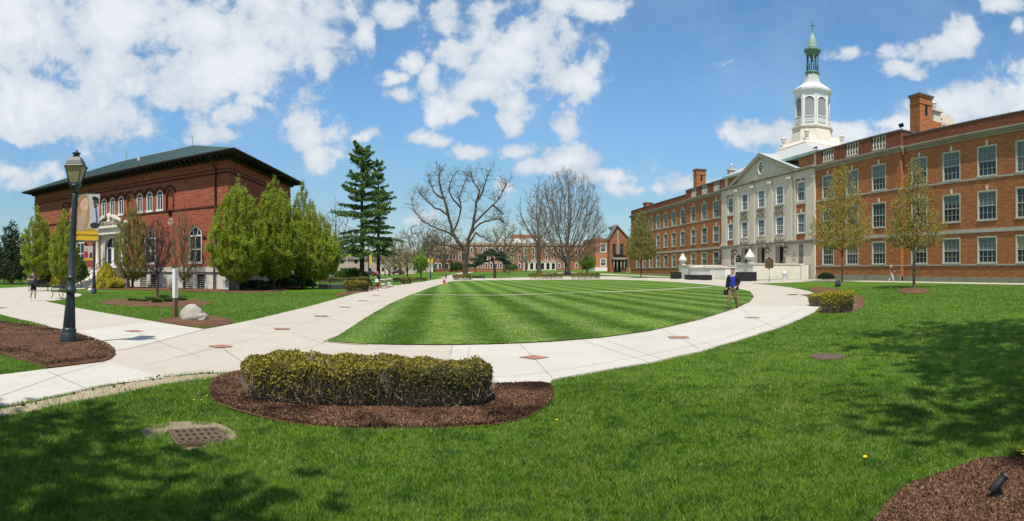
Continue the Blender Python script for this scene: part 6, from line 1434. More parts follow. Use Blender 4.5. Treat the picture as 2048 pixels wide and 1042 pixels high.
def banner_main(R, H, full=True, x0=.09, w_=.52, zt=3.47, hp=.84, hy=.22):
    """portrait banner: fair haired woman and a man in a shirt and tie, gold strip below"""
    pm = lambda nm, c: plain(nm, c, .6, .05, 2)
    b = MB().bx(x0, x0+w_, -.006, .006, zt-hp, zt).build('banner', pm('banner green grey', (.30, .36, .30)), R)
    MB().bx(x0-.03, x0+w_, -.008, .008, zt-hp-hy, zt-hp).build('gold_strip', pm('banner gold', (.62, .36, .02)), R)
    for z in (zt+.01, zt-hp-hy-.01): MB().tube([(.02, 0, z), (x0+w_+.02, 0, z)], .012, 6).build('banner_arm', LAMPM, R)
    Lr = []
    def ly(nm, c, pts, d):
        for sgn in (-1,):
            m = MB(); flat_poly(m, [(x0+a*w_, zt-hp+q*hp) for a, q in pts], -.007-.0008*d); m.build(nm, pm('print '+nm, c), b)
    ly('print_back', (.42, .44, .42), [(.5,.0),(1,.0),(1,1),(.5,1)], 0)
    ly('print_shirt', (.42, .43, .50), [(.50,.02),(1,.02),(1,.62),(.88,.70),(.68,.70),(.55,.60)], 1)
    ly('print_tie', (.06, .07, .18), [(.80,.66),(.86,.68),(.93,.40),(.96,.24),(.88,.22)], 2)
    ly('print_man_face', (.11, .06, .045), ell(.84, .78, .14, .115, 20, -.1), 3); ly('print_man_neck', (.09, .05, .04), [(.74,.72),(.9,.72),(.88,.62),(.76,.62)], 2)
    ly('print_man_hair', (.012, .01, .01), ell(.80, .875, .16, .055, 16, -.15), 4); ly('print_glasses', (.02, .02, .02), [(.80,.80),(.98,.78),(.98,.765),(.80,.785)], 5); ly('print_smile', (.7, .66, .6), ell(.90, .725, .035, .010, 10, .1), 5)
    ly('print_camera', (.03, .025, .025), ell(.82, .15, .22, .085, 16), 4)
    ly('print_hair', (.38, .22, .09), [(.02,.30),(.0,.75),(.06,.93),(.2,1.0),(.38,.98),(.5,.86),(.55,.62),(.58,.30),(.50,.12),(.3,.05)], 3)
    ly('print_woman_face', (.60, .36, .25), ell(.30, .72, .20, .20, 22, .05), 4); ly('print_fringe', (.34, .19, .08), [(.04,.72),(.1,.92),(.26,.99),(.42,.93),(.30,.90),(.16,.82)], 6)
    ly('print_woman_smile', (.75, .70, .66), ell(.37, .62, .07, .016, 12, .12), 6); ly('print_lip', (.45, .14, .12), ell(.37, .60, .07, .008, 12, .12), 5)
    for ex in (.30, .45): ly('print_eye', (.06, .05, .05), ell(ex, .755, .022, .008, 8), 6)
    ly('print_neck', (.52, .32, .22), [(.2,.56),(.4,.54),(.42,.30),(.1,.30)], 4)
    ly('print_jacket', (.40, .28, .20), [(0,.0),(.30,.0),(.42,.25),(.34,.44),(.2,.30),(.06,.48),(0,.46)], 6)
    ly('print_book', (.45, .24, .04), [(.30,.0),(.60,.10),(.95,.0)], 5)
    for sgn, rzz in ((-1, 0),): text_on(b, 'spirit mind purpose', .066, (x0+w_/2-.02, -.012, zt-hp-hy*.42), pm('banner lettering', (.10, .06, .01)))
p = at(137, 14.05)
LP = lamp_post('tall dark green lamp post with a portrait banner, standing in the mulch bed at left', p, face_cam(p, -.35), 4.43, banner_main)
vd = Vector((p.x, p.y, 0)).normalized(); LP.rotation_euler = (Matrix.Rotation(.042, 3, vd) @ Matrix.Rotation(face_cam(p, -.35), 3, 'Z')).to_euler()   # the old post leans a little
def banner_red(R, H):
    pm = lambda nm, c: plain(nm, c, .6, .05, 2)
    b = MB().bx(-.74, -.09, -.006, .006, 2.62, 3.5).build('banner', pm('banner pale', (.5, .48, .46)), R); MB().bx(-.74, -.09, -.007, .007, 2.45, 2.62).build('gold_strip', pm('banner gold', (.62, .36, .02)), R)
    m = MB(); flat_poly(m, [(-.72, 2.64), (-.45, 2.64), (-.4, 2.9), (-.5, 3.15), (-.72, 3.1)], -.009); m.build('print_red', pm('print red', (.5, .03, .04)), b)
    m = MB(); flat_poly(m, [(-.35, 2.64), (-.12, 2.64), (-.12, 3.0), (-.3, 3.05)], -.009); m.build('print_dark', pm('print dark', (.05, .04, .05)), b); m = MB(); flat_poly(m, ell(-.52, 3.25, .1, .12), -.01); m.build('print_face', pm('print face', (.5, .3, .22)), b)
p = at(188, 44.5); lamp_post('lamp post on the library lawn half hidden behind the nearer banner', p, face_cam(p), 4.43, banner_red)
def banner_gold(R, H):
    MB().bx(.09, .48, -.01, .01, H-2.4, H-1.0).build('banner', plain('gold banner', (.62, .42, .05), .6, .05), R)
def banner_two(R, H):
    MB().bx(.09, .5, -.01, .01, H-1.4, H-.7).build('banner', plain('gold banner', (.62, .42, .05)), R); MB().bx(-.5, -.09, -.01, .01, H-1.4, H-.7).build('banner', plain('gold banner', (.62, .42, .05)), R)
p = at(737, 84); lamp_post('lamp post with a narrow gold banner beside the conifers', p, face_cam(p), 4.9, banner_gold)
p = at(861, 118); lamp_post('far lamp post with two short gold banners beside the long path', p, face_cam(p), 4.6, banner_two)
p = at(770, 165); lamp_post('plain distant lamp post near the street behind the conifers', p, face_cam(p), 4.6)

def bench(label, p, rz, group='black metal benches along the paths', L0=1.5):
    R = thing('park_bench', label, 'bench', p, rz, group); m = MB(); n = 9
    for k in range(n): y = -.24+.46*k/(n-1); m.bx(-L0/2, L0/2, y-.018, y+.018, .42+.012*math.cos(k), .445+.012*math.cos(k))
    m.build('seat', IRON, R); m = MB()
    for k in range(9): z = .5+.36*k/8; y = .25+.10*k/8; m.bx(-L0/2, L0/2, y-.012, y+.012, z-.017, z+.017)
    m.bx(-.02, .02, .24, .30, .44, .6); m.build('backrest', IRON, R)
    for s in (-1, 1):
        x = s*(L0/2+.02); m = MB(); m.tube([(x,-.30,0),(x,-.24,.14),(x,-.20,.30),(x,-.25,.43)], [.03,.022,.022,.028], 6).tube([(x,.32,0),(x,.24,.16),(x,.20,.30),(x,.24,.44),(x,.30,.66),(x,.36,.90)], [.03,.022,.022,.028,.022,.02], 6).tube([(x,-.25,.43),(x,.0,.40),(x,.24,.44)], .024, 6)
        lg = m.build('leg', IRON, R); m = MB(); m.tube([(x,-.25,.43),(x,-.30,.52),(x,-.27,.63),(x,-.16,.665),(x,.1,.66),(x,.28,.62)], .024, 6).tube([(x,-.22,.47),(x,-.2,.56),(x,.0,.58),(x,.22,.56),(x,.2,.47)], .014, 5); m.build('armrest', IRON, lg)
    return R
p = gp(77, 582.5); bench('bench beyond the jogger facing the camera, its back to the shrubs', p, face_cam(p, .15))
p = gp(122, 597.5); bench('bench half hidden behind the big lamp post, seen from its end', p, face_cam(p, -1.15))
p = gp(744, 581); bench('bench in front of the conifers beside the walking woman', p, face_cam(p, -.9+PI*.9))
p = gp(798, 570.3); bench('bench beyond the stone tables, facing the long path', p, face_cam(p, 1.0))
p = gp(957, 561.5); bench('wide bench seen from behind at the far edge of the striped lawn', p, face_cam(p, PI), L0=2.0)
p = gp(910, 559); bench('small far bench end on at the hedge below the forked tree', p, face_cam(p, 1.3))
p = gp(1134, 555); bench('bench between the two long hedges under the beech', p, face_cam(p, 0), L0=2.0)

# peace pole and boulder
p = gp(350.5, 638); h = 101/F*math.hypot(p.x, p.y); R = thing('peace_pole', 'square post, white plaques with lettering above and bare brown wood below', 'post', p, face_cam(p, .6)); w2 = .07
MB().bx(-w2, w2, -w2, w2, -.05, h*.42).build('wood_post', plain('weathered brown wood', (.15, .085, .055), .8, .3, 9), R); q = MB().bx(-w2-.004, w2+.004, -w2-.004, w2+.004, h*.42, h).build('plaque', plain('white plaque', (.66, .66, .66), .5, .04), R)
for k, s in enumerate('MAYPEACEPREVAIL'): text_on(q, s, .058, (0, -w2-.006, h*.95-.058*k), plain('grey lettering', (.12, .12, .13)))
def rock(name, label, cat, p, size, seed, mat, cuts=0.12, group=None, lv=4):
    import bmesh
    from mathutils import noise as mn
    bm = bmesh.new(); bmesh.ops.create_icosphere(bm, subdivisions=lv, radius=1); rr = random.Random(seed); pl = [(Vector((rr.uniform(-1,1), rr.uniform(-1,1), rr.uniform(-.4,1))).normalized(), rr.uniform(.80,.97)) for _ in range(9)]
    for v in bm.verts:
        c = v.co.copy()
        for nrm, d in pl:
            e = c.dot(nrm)-d
            if e > 0: c -= nrm*e*.8
        c *= 1+cuts*mn.noise(c*1.6+Vector((seed, 0, 0)))+.035*mn.noise(c*6); v.co = Vector((c.x*size[0], c.y*size[1], max(-.05, c.z*size[2]*.62+size[2]*.42)))
    me = bpy.data.meshes.new(name); bm.to_mesh(me); bm.free(); me.polygons.foreach_set('use_smooth', [True]*len(me.polygons)); o = link(name, me, mat); o.location = p; return tag(o, label, cat, group)
ROCKM = stone('grey tan boulder', (.38, .35, .29), .3, False)
p = gp(386, 645); r = math.hypot(p.x, p.y); b = rock('boulder', 'rounded tan grey boulder in the mulch beside the white topped post', 'rock', at(384, r+.25), (.40, .36, .56), 4, ROCKM, .10)
p = gp(404, 644.5); rock('boulder', 'lower dark edged rock leaning against the rounded boulder', 'rock', p, (.20, .26, .34), 9, ROCKM, .25)
p = gp(1676, 573.5); rock('boulder', 'dark rock standing between the clipped hedges and the young tree', 'rock', p, (.26, .22, .55), 12, plain('dark rock', (.045, .045, .05), .8, .4, 6), .3)
p = gp(767, 577); rock('boulder', 'flat pale rock at the edge of the bed by the walking woman', 'rock', p, (.42, .3, .2), 14, ROCKM)
p = gp(780, 574.5); rock('boulder', 'larger pale rock next to the flat one, under the stone tables', 'rock', p, (.40, .3, .28), 15, ROCKM)
# stone pedestal tables
for px, py, lb in ((767, 569.8, 'nearer grey stone pedestal table with a round top'), (779, 567.8, 'farther grey stone pedestal table with a round top')):
    p = gp(px, py); R = thing('stone_table', lb, 'table', p, 0, 'round stone tables'); MB().lathe([(.30,0),(.32,.06),(.24,.14),(.22,.35),(.27,.52)], (0,0,0), 14).build('pedestal', STONEP, R); MB().lathe([(.36,.52),(.42,.56),(.42,.68),(.39,.70)], (0,0,0), 18).build('top', STONEP, R)
# curved low wall and iron fence of the small garden
def ribbon(name, label, cat, pts, h, th, mat, build_parts=None):
    P = [gp(*q) if len(q) == 2 else at(q[0], q[2]) for q in pts]; o0 = P[0]; R = thing(name, label, cat, o0); return R, [q-o0 for q in P]
R, P = ribbon('low_stone_wall', 'low curved pale stone wall round the little garden', 'wall', [(640,577),(660,577.5),(690,577),(715,575.5),(735,573)], .4, .3, STONEW)
m = MB(); c = MB()
for a, b in zip(P[:-1], P[1:]):
    d = (b-a).normalized(); nn = Vector((-d.y, d.x, 0))*.2
    for mb, z0, z1, k in ((m, -.1, .36, 1), (c, .36, .44, 1.25)): mb.add([a-nn*k+Vector((0,0,z0)), b-nn*k+Vector((0,0,z0)), b+nn*k+Vector((0,0,z0)), a+nn*k+Vector((0,0,z0)), a-nn*k+Vector((0,0,z1)), b-nn*k+Vector((0,0,z1)), b+nn*k+Vector((0,0,z1)), a+nn*k+Vector((0,0,z1))], [(0,3,2,1),(4,5,6,7),(0,1,5,4),(1,2,6,5),(2,3,7,6),(3,0,4,7)])
m.build('wall_face', STONED, R); c.build('coping', STONEW, R)
R, P = ribbon('iron_fence', 'low black iron rail fence of the small garden', 'fence', [(640,566.5),(660,567.5),(680,567.8),(700,567.5),(718,566)], .9, .03, IRON)
m = MB(); 
for a, b in zip(P[:-1], P[1:]):
    for z in (.35, .6, .85): m.tube([a+Vector((0,0,z)), b+Vector((0,0,z))], .02, 5)
m.build('rails', IRON, R)
for q in P: MB().tube([q, q+Vector((0,0,.95))], .035, 6).build('post', IRON, R)
# hydrant, marker, bin, planters
p = gp(888.5, 569); R = thing('fire_hydrant', 'small red fire hydrant at the edge of the striped lawn', 'hydrant', p); RED = plain('hydrant red', (.55, .03, .03), .4)
MB().lathe([(.15,0),(.15,.05),(.11,.08),(.11,.42),(.14,.44),(.14,.48),(.12,.56),(.06,.63),(.03,.68)], (0,0,0), 14).build('body', RED, R)
for s in (-1, 1): MB().tube([(s*.09,0,.34),(s*.19,0,.34)], [.055,.06], 8).build('cap', RED, R)
p = gp(1538.5, 563.5); r = math.hypot(p.x, p.y); s = r/F; R = thing('historical_marker', 'brown metal history marker with a shaped top on a pale pole', 'sign', p, face_cam(p, .1))
MB().tube([(0,0,-.1),(0,0,26*s)], .05, 8).build('pole', plain('pale pole', (.4, .4, .38)), R); BRZ = plain('bronze brown', (.075, .042, .02), .5, .2, 8); w2 = 8.3*s; z0, z1 = 27*s, 44*s
m = MB(); m.prism([(-w2, z0), (w2, z0), (w2, z1), (w2*.75, z1+.02), (w2*.6, z1+.16), (w2*.3, z1+.14), (.12, z1+.28), (-.12, z1+.28), (-w2*.3, z1+.14), (-w2*.6, z1+.16), (-w2*.75, z1+.02), (-w2, z1)], -.035, .035); q = m.build('plate', BRZ, R); MB().lathe([(.09,25*s),(.07,27*s)], (0,0,0), 8).build('collar', IRON, R)
m = MB()
for k in range(7): z = z1-.08-(z1-z0-.15)*k/7; m.bx(-w2*.8, w2*(.8-.2*(k % 3 == 2)), -.042, -.036, z-.02, z)
m.bx(-w2+.02, w2-.02, -.043, -.036, z0+.02, z0+.04); m.bx(-w2+.02, w2-.02, -.043, -.036, z1-.03, z1-.01); m.build('raised_lettering', plain('worn gold lettering', (.22, .14, .05)), q)
p = gp(1569, 562); R = thing('litter_bin', 'white cylindrical litter bin before the terrace wall', 'bin', p); MB().lathe([(.24,0),(.25,.03),(.25,.78),(.27,.80),(.27,.86),(.25,.88)], (0,0,0), 20).build('body', WHITE, R); MB().lathe([(.25,.88),(.24,.95),(.15,1.02),(.09,1.04),(.09,1.08),(0,1.09)], (0,0,0), 20).build('lid', WHITE, R)
def planter(label, px, py, wd, h, d, rz=0.0):
    p = gp(px, py); R = thing('planter_box', label, 'planter', p, math.atan2(-TX.y, -TX.x)+rz, 'black planters before the terrace'); m = MB(); t = .05
    m.bx(-wd/2, wd/2, -d/2, -d/2+t, .05, h).bx(-wd/2, wd/2, d/2-t, d/2, .05, h).bx(-wd/2, -wd/2+t, -d/2+t, d/2-t, .05, h).bx(wd/2-t, wd/2, -d/2+t, d/2-t, .05, h).bx(-wd/2+t, wd/2-t, -d/2+t, d/2-t, .05, .1)
    for sx in (-1, 1):
        for sy in (-1, 1): m.bx(sx*(wd/2-.12)-.05, sx*(wd/2-.12)+.05, sy*(d/2-.12)-.05, sy*(d/2-.12)+.05, 0, .05)
    m.build('box', IRON, R); r = MB(); r.bx(-wd/2-.02, wd/2+.02, -d/2-.02, -d/2+t, h, h+.04).bx(-wd/2-.02, wd/2+.02, d/2-t, d/2+.02, h, h+.04).bx(-wd/2-.02, -wd/2+t, -d/2+t, d/2-t, h, h+.04).bx(wd/2-t, wd/2+.02, -d/2+t, d/2-t, h, h+.04); r.build('rim', IRON, R); MB().bx(-wd/2+t, wd/2-t, -d/2+t, d/2-t, h-.12, h-.08).build('soil', MULCH, R)
planter('square black planter at the far side of the terrace wall', 1352, 558, 1.5, .95, 1.1); planter('long low black planter in the middle, left of its joined twin', 1383, 559.7, 2.4, .62, 1.0, 0); planter('long low black planter directly right of the other long one', 1409, 560.4, 2.4, .62, 1.0, 0); planter('tall black planter right behind the walking man', 1492.5, 562.5, 2.3, 1.0, 1.2, 1.0)
# drain grate, manhole, spotlights
p = gp(396, 879); R = thing('drain_grate', 'rusty square cast iron drain grate in the foreground grass', 'drain', (p.x, p.y, p.z), face_cam(p, .22)); g = .225; m = MB(); z0, z1 = .02, .055
MB().bx(-g+.01, g-.01, -g+.01, g-.01, .012, .018).build('pit_shade', DARK, R)  # flat dark plate stands in for the shade below the bars
for k in range(7): x = -g+2*g*k/6; m.bx(x-.018, x+.018, -g, g, z0, z1)
for k in range(4):
    y = -g+2*g*k/3
    for j in range(6): x = -g+2*g*j/6; m.bx(x+.018, x+2*g/6-.018, y-.03, y+.03, z0, z1-.002)
m.build('bars', RUST, R); m = MB(); e = g+.012
m.bx(-e-.035, -e, -e-.035, e+.035, .0, .045).bx(e, e+.035, -e-.035, e+.035, .0, .045).bx(-e, e, -e-.035, -e, .0, .045).bx(-e, e, e, e+.035, .0, .045); m.build('rim', RUST, R)
p = gp(1655, 717); R = thing('manhole_cover', 'round rusty manhole cover standing slightly proud of the lawn', 'manhole cover', p); MB().lathe([(.335,-.03),(.335,.055),(.325,.06),(.30,.06)], (0,0,0), 32).build('rim', RUST, R); m = MB(); m.lathe([(.298,.03),(.298,.056),(.2,.056),(.195,.062),(.05,.062),(0,.062)], (0,0,0), 32)
for k in range(12): a = k*PI/6; m.bxc((.25*math.cos(a), .25*math.sin(a), .058), (.06, .02, .008), Matrix.Rotation(a, 3, 'Z'))
m.build('lid', RUST, R)
p = gp(2000, 1008); R = thing('garden_spotlight', 'black ground spotlight in the mulch at the bottom right corner', 'spotlight', p+Vector((0, 0, .02)), face_cam(p)); R.scale = (.9, .9, .9); m = MB(); m.lathe([(.045,.03),(.04,.045),(.02,.055),(.016,.06)], (0,0,0), 14); m.tube([(0,0,.04),(.002,0,.16)], .016, 8); m.build('stem', IRON, R); A = Vector((-.075, -.02, .085)); B = Vector((.035, .02, .195)); m = MB(); m.tube([A, A.lerp(B, .1), B], [.030,.034,.034], 16); hd = m.build('head', IRON, R)
d = (B-A).normalized(); m = MB(); m.tube([B-d*.01, B+d*.012], [.037, .037], 16, smooth=False); m.build('bezel', IRON, hd); m = MB(); m.tube([B+d*.0121, B+d*.016], [.028, .025], 14); m.build('lens', plain('silver lens', (.6, .6, .62), .2, .05, Metallic=.9), hd); MB().tube([(.002,0,.16), (0.0,0,.17)], .024, 8).build('knuckle', IRON, hd)
p = gp(180, 589); R = thing('lawn_floodlight', 'small white headed floodlight beside the lamp post on the library lawn', 'spotlight', p); MB().tube([(0,0,0),(0,0,.22)], .03, 6).build('stem', IRON, R); MB().bxc((0,0,.3), (.26,.2,.2), Matrix.Rotation(.5, 3, 'X')).build('head', WHITE, R)
p = at(249, 59.5); R = thing('air_conditioner', 'grey air conditioning unit against the library plinth', 'air conditioner', p, 0.26); MB().bx(-.4,.4,-.3,.3,0,.75).build('case', plain('grey case', (.33, .34, .34)), R); MB().lathe([(.27,.0),(.27,.03)], (0,0,.75), 16).build('fan_guard', IRON, R)
# flag pole and parked cars by the street
p = at(694, 132); R = thing('flagpole', 'pale flagpole with a yellow flag near the parked cars', 'flagpole', p); MB().lathe([(.12,0),(.1,.2),(.05,5.9),(.09,6.0),(0,6.1)], (0,0,0), 10).build('pole', WHITE, R); m = MB(); vs = [(.06+.11*i, .08*math.sin(i*1.1), z-.05*i) for i in range(9) for z in (5.8, 5.0)]; m.add(vs, [(2*i, 2*i+1, 2*i+3, 2*i+2) for i in range(8)]); m.build('flag', plain('yellow flag', (.6, .55, .12), .7, .1), R)
def car(label, p, rz, col):
    R = thing('parked_car', label, 'car', p, rz, 'cars parked along the street'); m = MB(); L2, W2 = 2.2, .88; side = [(-L2,.35),(-L2,.75),(-L2+.15,.85),(-.95,.98),(-.35,1.38),(.85,1.42),(1.55,1.0),(2.1,.92),(L2,.7),(L2,.35)]
    low = [(-L2,.3),(-L2,.72),(-L2+.2,.84),(-1.0,.95),(1.65,.97),(2.1,.9),(L2,.7),(L2,.3)]
    m.prism(low, -W2, W2); pm = plain('car paint '+col[0], col[1], .25, .03, 1, spec=.6); b = m.build('body', pm, R); m = MB(); top = [(-1.0,.955),(-.4,1.4),(.85,1.44),(1.6,.975)]
    m.add([(x, s*(W2-.04 if z < 1.2 else W2-.2), z) for s in (-1, 1) for x, z in top], [(0,1,2,3),(7,6,5,4),(0,4,5,1),(1,5,6,2),(2,6,7,3)]); m.build('window', GLASSB, R); m = MB(); m.bx(-.42,.87,-W2+.19,W2-.19,1.40,1.46); m.build('roof', pm, R)
    for x in (-1.4, 1.4):
        for s in (-1, 1): w_ = MB().lathe([(.0,-.09),(.33,-.1),(.33,.1),(0,.09)], (0,0,0), 16); o = w_.build('wheel', IRON, R); o.rotation_euler = (PI/2, 0, 0); o.location = (x, s*(W2-.08), .33); k = MB().lathe([(.0,.101*s),(.2,.105*s),(.0,.11*s)], (0,0,0), 12).build('rim', plain('alloy', (.5,.5,.5)), o)
    for s in (-1, 1): MB().bx(-L2-.02, -L2+.06, s*.62-.16, s*.62+.16, .62, .74).build('headlight', WHITE, R)
for px, rho, nm, col in ((652, 152, 'white', (.65, .65, .65)), (664, 149, 'silver', (.4, .41, .43)), (686, 154, 'blue grey', (.16, .2, .27)), (676, 160, 'dark', (.03, .03, .035)), (724, 160, 'black', (.03, .03, .03)), (738, 166, 'dark red', (.2, .03, .03)), (645, 165, 'grey', (.25, .25, .26)), (796, 190, 'maroon', (.12, .03, .03))):
    p = at(px, rho); car(f'{nm} parked car on the street '+{'white':'nearest the hornbeams','silver':'in front of the low grey house','blue grey':'behind the flagpole','dark':'between silver and blue ones','black':'seen past the conifer trunk','dark red':'under the conifer boughs','grey':'behind the white car','maroon':'beyond the bare trees'}[nm], p, face_cam(p, .25), (nm, col))

# ================================================================== people
SKIN = plain('skin', (.50, .30, .22), .55, .06, 8); SKIND = plain('tanned skin', (.42, .25, .17), .55, .06, 8)
def person(label, p, rz, H, legs, arms, cloth, hair, skin=SKIN, look=(0, 0), lean=0.0, cat='person', shoes=None):
    """faces -Y; legs/arms: [(knee, ankle, toe)], [(elbow, wrist)] left then right, metres for a 1.75 m body"""
    R = thing('person', label, 'person', p, rz); k = H/1.75; V3 = lambda q: (q[0]*k, (q[1]-lean*q[2])*k, q[2]*k)
    hipz = .93; J = [((0, .0, hipz), (.145, .10)), ((0, 0, 1.12), (.125, .09)), ((0, 0, 1.30), (.15, .105)), ((0, 0, 1.43), (.10, .075)), ((0, .0, 1.51), .052), ((0, -.015, 1.57), .07), ((0, -.02, 1.64), (.078, .092)), ((0, -.01, 1.70), (.070, .082)), ((0, -.115, 1.615), .014), ((0, -.09, 1.585), .018)]
    E_ = [(0,1),(1,2),(2,3),(3,4),(4,5),(5,6),(6,7),(6,8),(5,9)]
    for s in (-1, 1): J.append(((s*.088, .01, 1.625), (.012, .02))); E_.append((6, len(J)-1))
    arm_idx = []; leg_idx = []
    for s, (el, wr) in zip((-1, 1), arms):
        b = len(J); J += [((s*.175, 0, 1.42), .055), (el, .042), (wr, .028)]; E_ += [(3, b), (b, b+1), (b+1, b+2)]
        d = (Vector(wr)-Vector(el)).normalized(); palm = Vector(wr)+d*.07; J.append((tuple(palm), (.036, .018))); E_.append((b+2, b+3)); side = Vector((0, 1, 0)) if abs(d.y) < .7 else Vector((0, 0, 1)); side = (side-d*side.dot(d)).normalized(); cur = d.cross(side)*s
        for j, ll in enumerate((.065, .075, .07, .055)):
            base = palm+side*(.027-.018*j)+d*.025; mid = base+d*ll*.55+cur*.008; tip = mid+d*ll*.35+cur*.028; n0 = len(J); J += [(tuple(base), .0095), (tuple(mid), .0085), (tuple(tip), .007)]; E_ += [(b+3, n0), (n0, n0+1), (n0+1, n0+2)]
        n0 = len(J); th0 = Vector(wr)+d*.035+side*.034; J += [(tuple(th0), .012), (tuple(th0+side*.018+d*.035), .009)]; E_ += [(b+2, n0), (n0, n0+1)]
        arm_idx.append((s, el, wr))
    for s, (kn, an, toe) in zip((-1, 1), legs):
        b = len(J); J += [((s*.09, 0, .88), .088), (kn, .058), (an, .04), (toe, (.035, .025))]; E_ += [(0, b), (b, b+1), (b+1, b+2), (b+2, b+3)]; leg_idx.append((s, kn, an, toe))
    sc_ = lambda L_: [(V3(q), tuple(x*k for x in r) if hasattr(r, '__len__') else r*k) for q, r in L_]
    skinned('body', sc_(J), E_, skin, R, 0, 2)
    if cloth.get('shirt'):
        mt, cut = cloth['shirt']; J = [((0,0,.85), (.165,.135)), ((0,0,1.12), (.150,.118)), ((0,0,1.30), (.165,.122)), ((0,0,1.42), (.115,.092)), ((0,.005,1.475), (.07,.065))]; E_ = [(0,1),(1,2),(2,3),(3,4)]
        for s, el, wr in arm_idx: sh = Vector((s*.175, 0, 1.425)); b = len(J); e = Vector(el) if cut > 0 else sh.lerp(Vector(el), .6); J += [(tuple(sh), .068), (tuple(e), .056)]; E_ += [(3, b), (b, b+1)]; (J.append((tuple(Vector(el).lerp(Vector(wr), .9)), .045)), E_.append((b+1, b+2))) if cut > 0 else None
        skinned('shirt', sc_(J), E_, mt, R, 0, 2)
    if cloth.get('jacket'):
        mt = cloth['jacket']
        for s in (-1, 1):
            el, wr = [(a, b) for q, a, b in arm_idx if q == s][0]; J = [((s*.145,.03,.78), (.09,.125)), ((s*.13,.03,1.1), (.095,.13)), ((s*.115,.03,1.32), (.10,.125)), ((s*.12,.01,1.435), (.075,.08)), ((s*.19,0,1.42), .078), (el, .066), (tuple(Vector(el).lerp(Vector(wr), .95)), .052), ((s*.045, .05, 1.5), (.035,.04))]
            skinned('jacket', sc_(J), [(0,1),(1,2),(2,3),(3,4),(4,5),(5,6),(3,7)], mt, R, 0, 2)
    if cloth.get('trousers'):
        mt, ln = cloth['trousers']; J = [((0,0,1.03), (.152,.118))]; E_ = []
        for s, kn, an, toe in leg_idx:
            b = len(J); hp = (s*.09, 0, .86); J += [(hp, .103)]; E_ += [(0, b)]
            if ln == 0: J.append((tuple(Vector(hp).lerp(Vector(kn), .85)), .095)); E_.append((b, b+1))
            else: J += [(kn, .082), (tuple(Vector(kn).lerp(Vector(an), .93)), .066)]; E_ += [(b, b+1), (b+1, b+2)]
        skinned('trousers', sc_(J), E_, mt, R, 0, 2)
    for s, kn, an, toe in leg_idx:
        a_, t_ = Vector(an), Vector(toe); hl = a_-(t_-a_).normalized()*.05; hl.z = min(a_.z, t_.z+.02+max(0, a_.z-t_.z-.06)) ; J = [(tuple(hl+Vector((0,0,-.0))), (.056,.055)), (tuple(hl.lerp(t_, .5)+Vector((0,0,.012))), (.060,.052)), (tuple(t_+(t_-hl).normalized()*.05), (.054,.042))]
        skinned('shoe', sc_(J), [(0,1),(1,2)], shoes or IRON, R, 0, 1)
    if hair:
        mt, style = hair
        if style == 'cap': m = MB(); m.lathe([(.106,0),(.108,.03),(.095,.08),(.06,.11),(0,.125)], (0,-.01,1.655), 16, sx=.92, sy=1.1); m.prism([(-.075,1.655),(.075,1.655),(.06,1.67),(-.06,1.67)], -.205, -.09)
        else:
            m = MB(); m.lathe([(.088,-.05),(.100,.0),(.098,.05),(.07,.10),(0,.125)], (0,.016,1.655), 16, sx=.92, sy=1.02)
            if style == 'long': m.tube([(0,.06,1.68),(0,.095,1.58),(0,.10,1.46),(0,.10,1.36)], [.09,.095,.085,.04], 10)
        m.M = Matrix.Identity(4); m.v = [V3(q) for q in m.v]; m.build('hair' if style != 'cap' else 'cap', mt, R)
    for s in (-1, 1): m = MB(); m.lathe([(0,-.009),(.009,0),(0,.009)], (s*.032, -.108, 1.645), 8); m.v = [V3(q) for q in m.v]; m.build('eye', IRON, R)
    m = MB(); m.tube([(-.026,-.106,1.572),(0,-.112,1.568),(.026,-.106,1.572)], .005, 5); m.v = [V3(q) for q in m.v]; m.build('mouth', plain('lips', (.35, .14, .12)), R); return R
BLUE = plain('royal blue polo', (.02, .035, .32), .8, .2, 12); NAVY = plain('dark navy jacket', (.012, .014, .022), .75, .3, 10); KHAKI = plain('khaki trousers', (.19, .125, .06), .85, .15, 12); HAIRB = plain('brown hair', (.06, .04, .025), .7, .3, 30); BLK = plain('black cloth', (.012, .012, .014), .8, .3, 10)
# man on the curved path
p = gp(1466, 617.5)
M_ = person('man in dark jacket, royal blue polo and khaki trousers on the curved path', p, face_cam(p, -.25), 1.78,
  [((-.12,-.16,.50),(-.15,-.22,.085),(-.18,-.34,.04)), ((.12,-.02,.49),(.12,.26,.17),(.13,.15,.05))], [((-.27,.08,1.15),(-.30,-.02,.90)), ((.29,.07,1.17),(.18,-.10,.98))],
  dict(shirt=(BLUE, 0), jacket=NAVY, trousers=(KHAKI, 1)), (HAIRB, 'short'), lean=.03)
b = MB(); b.bx(-.40,-.26,-.12,.14,.62,.86); b.tube([(-.33,-.08,.86),(-.31,-.03,.93),(-.33,.06,.86)], .014, 6); o = b.build('shoulder_bag', BLK); o.location = M_.location; o.rotation_euler = M_.rotation_euler; tag(o, 'black bag held low in the walking man\'s hand', 'bag')
m = MB(); m.bx(.045,.085,-.135,-.13,1.30,1.335); m.build('shirt_logo', WHITE, M_)
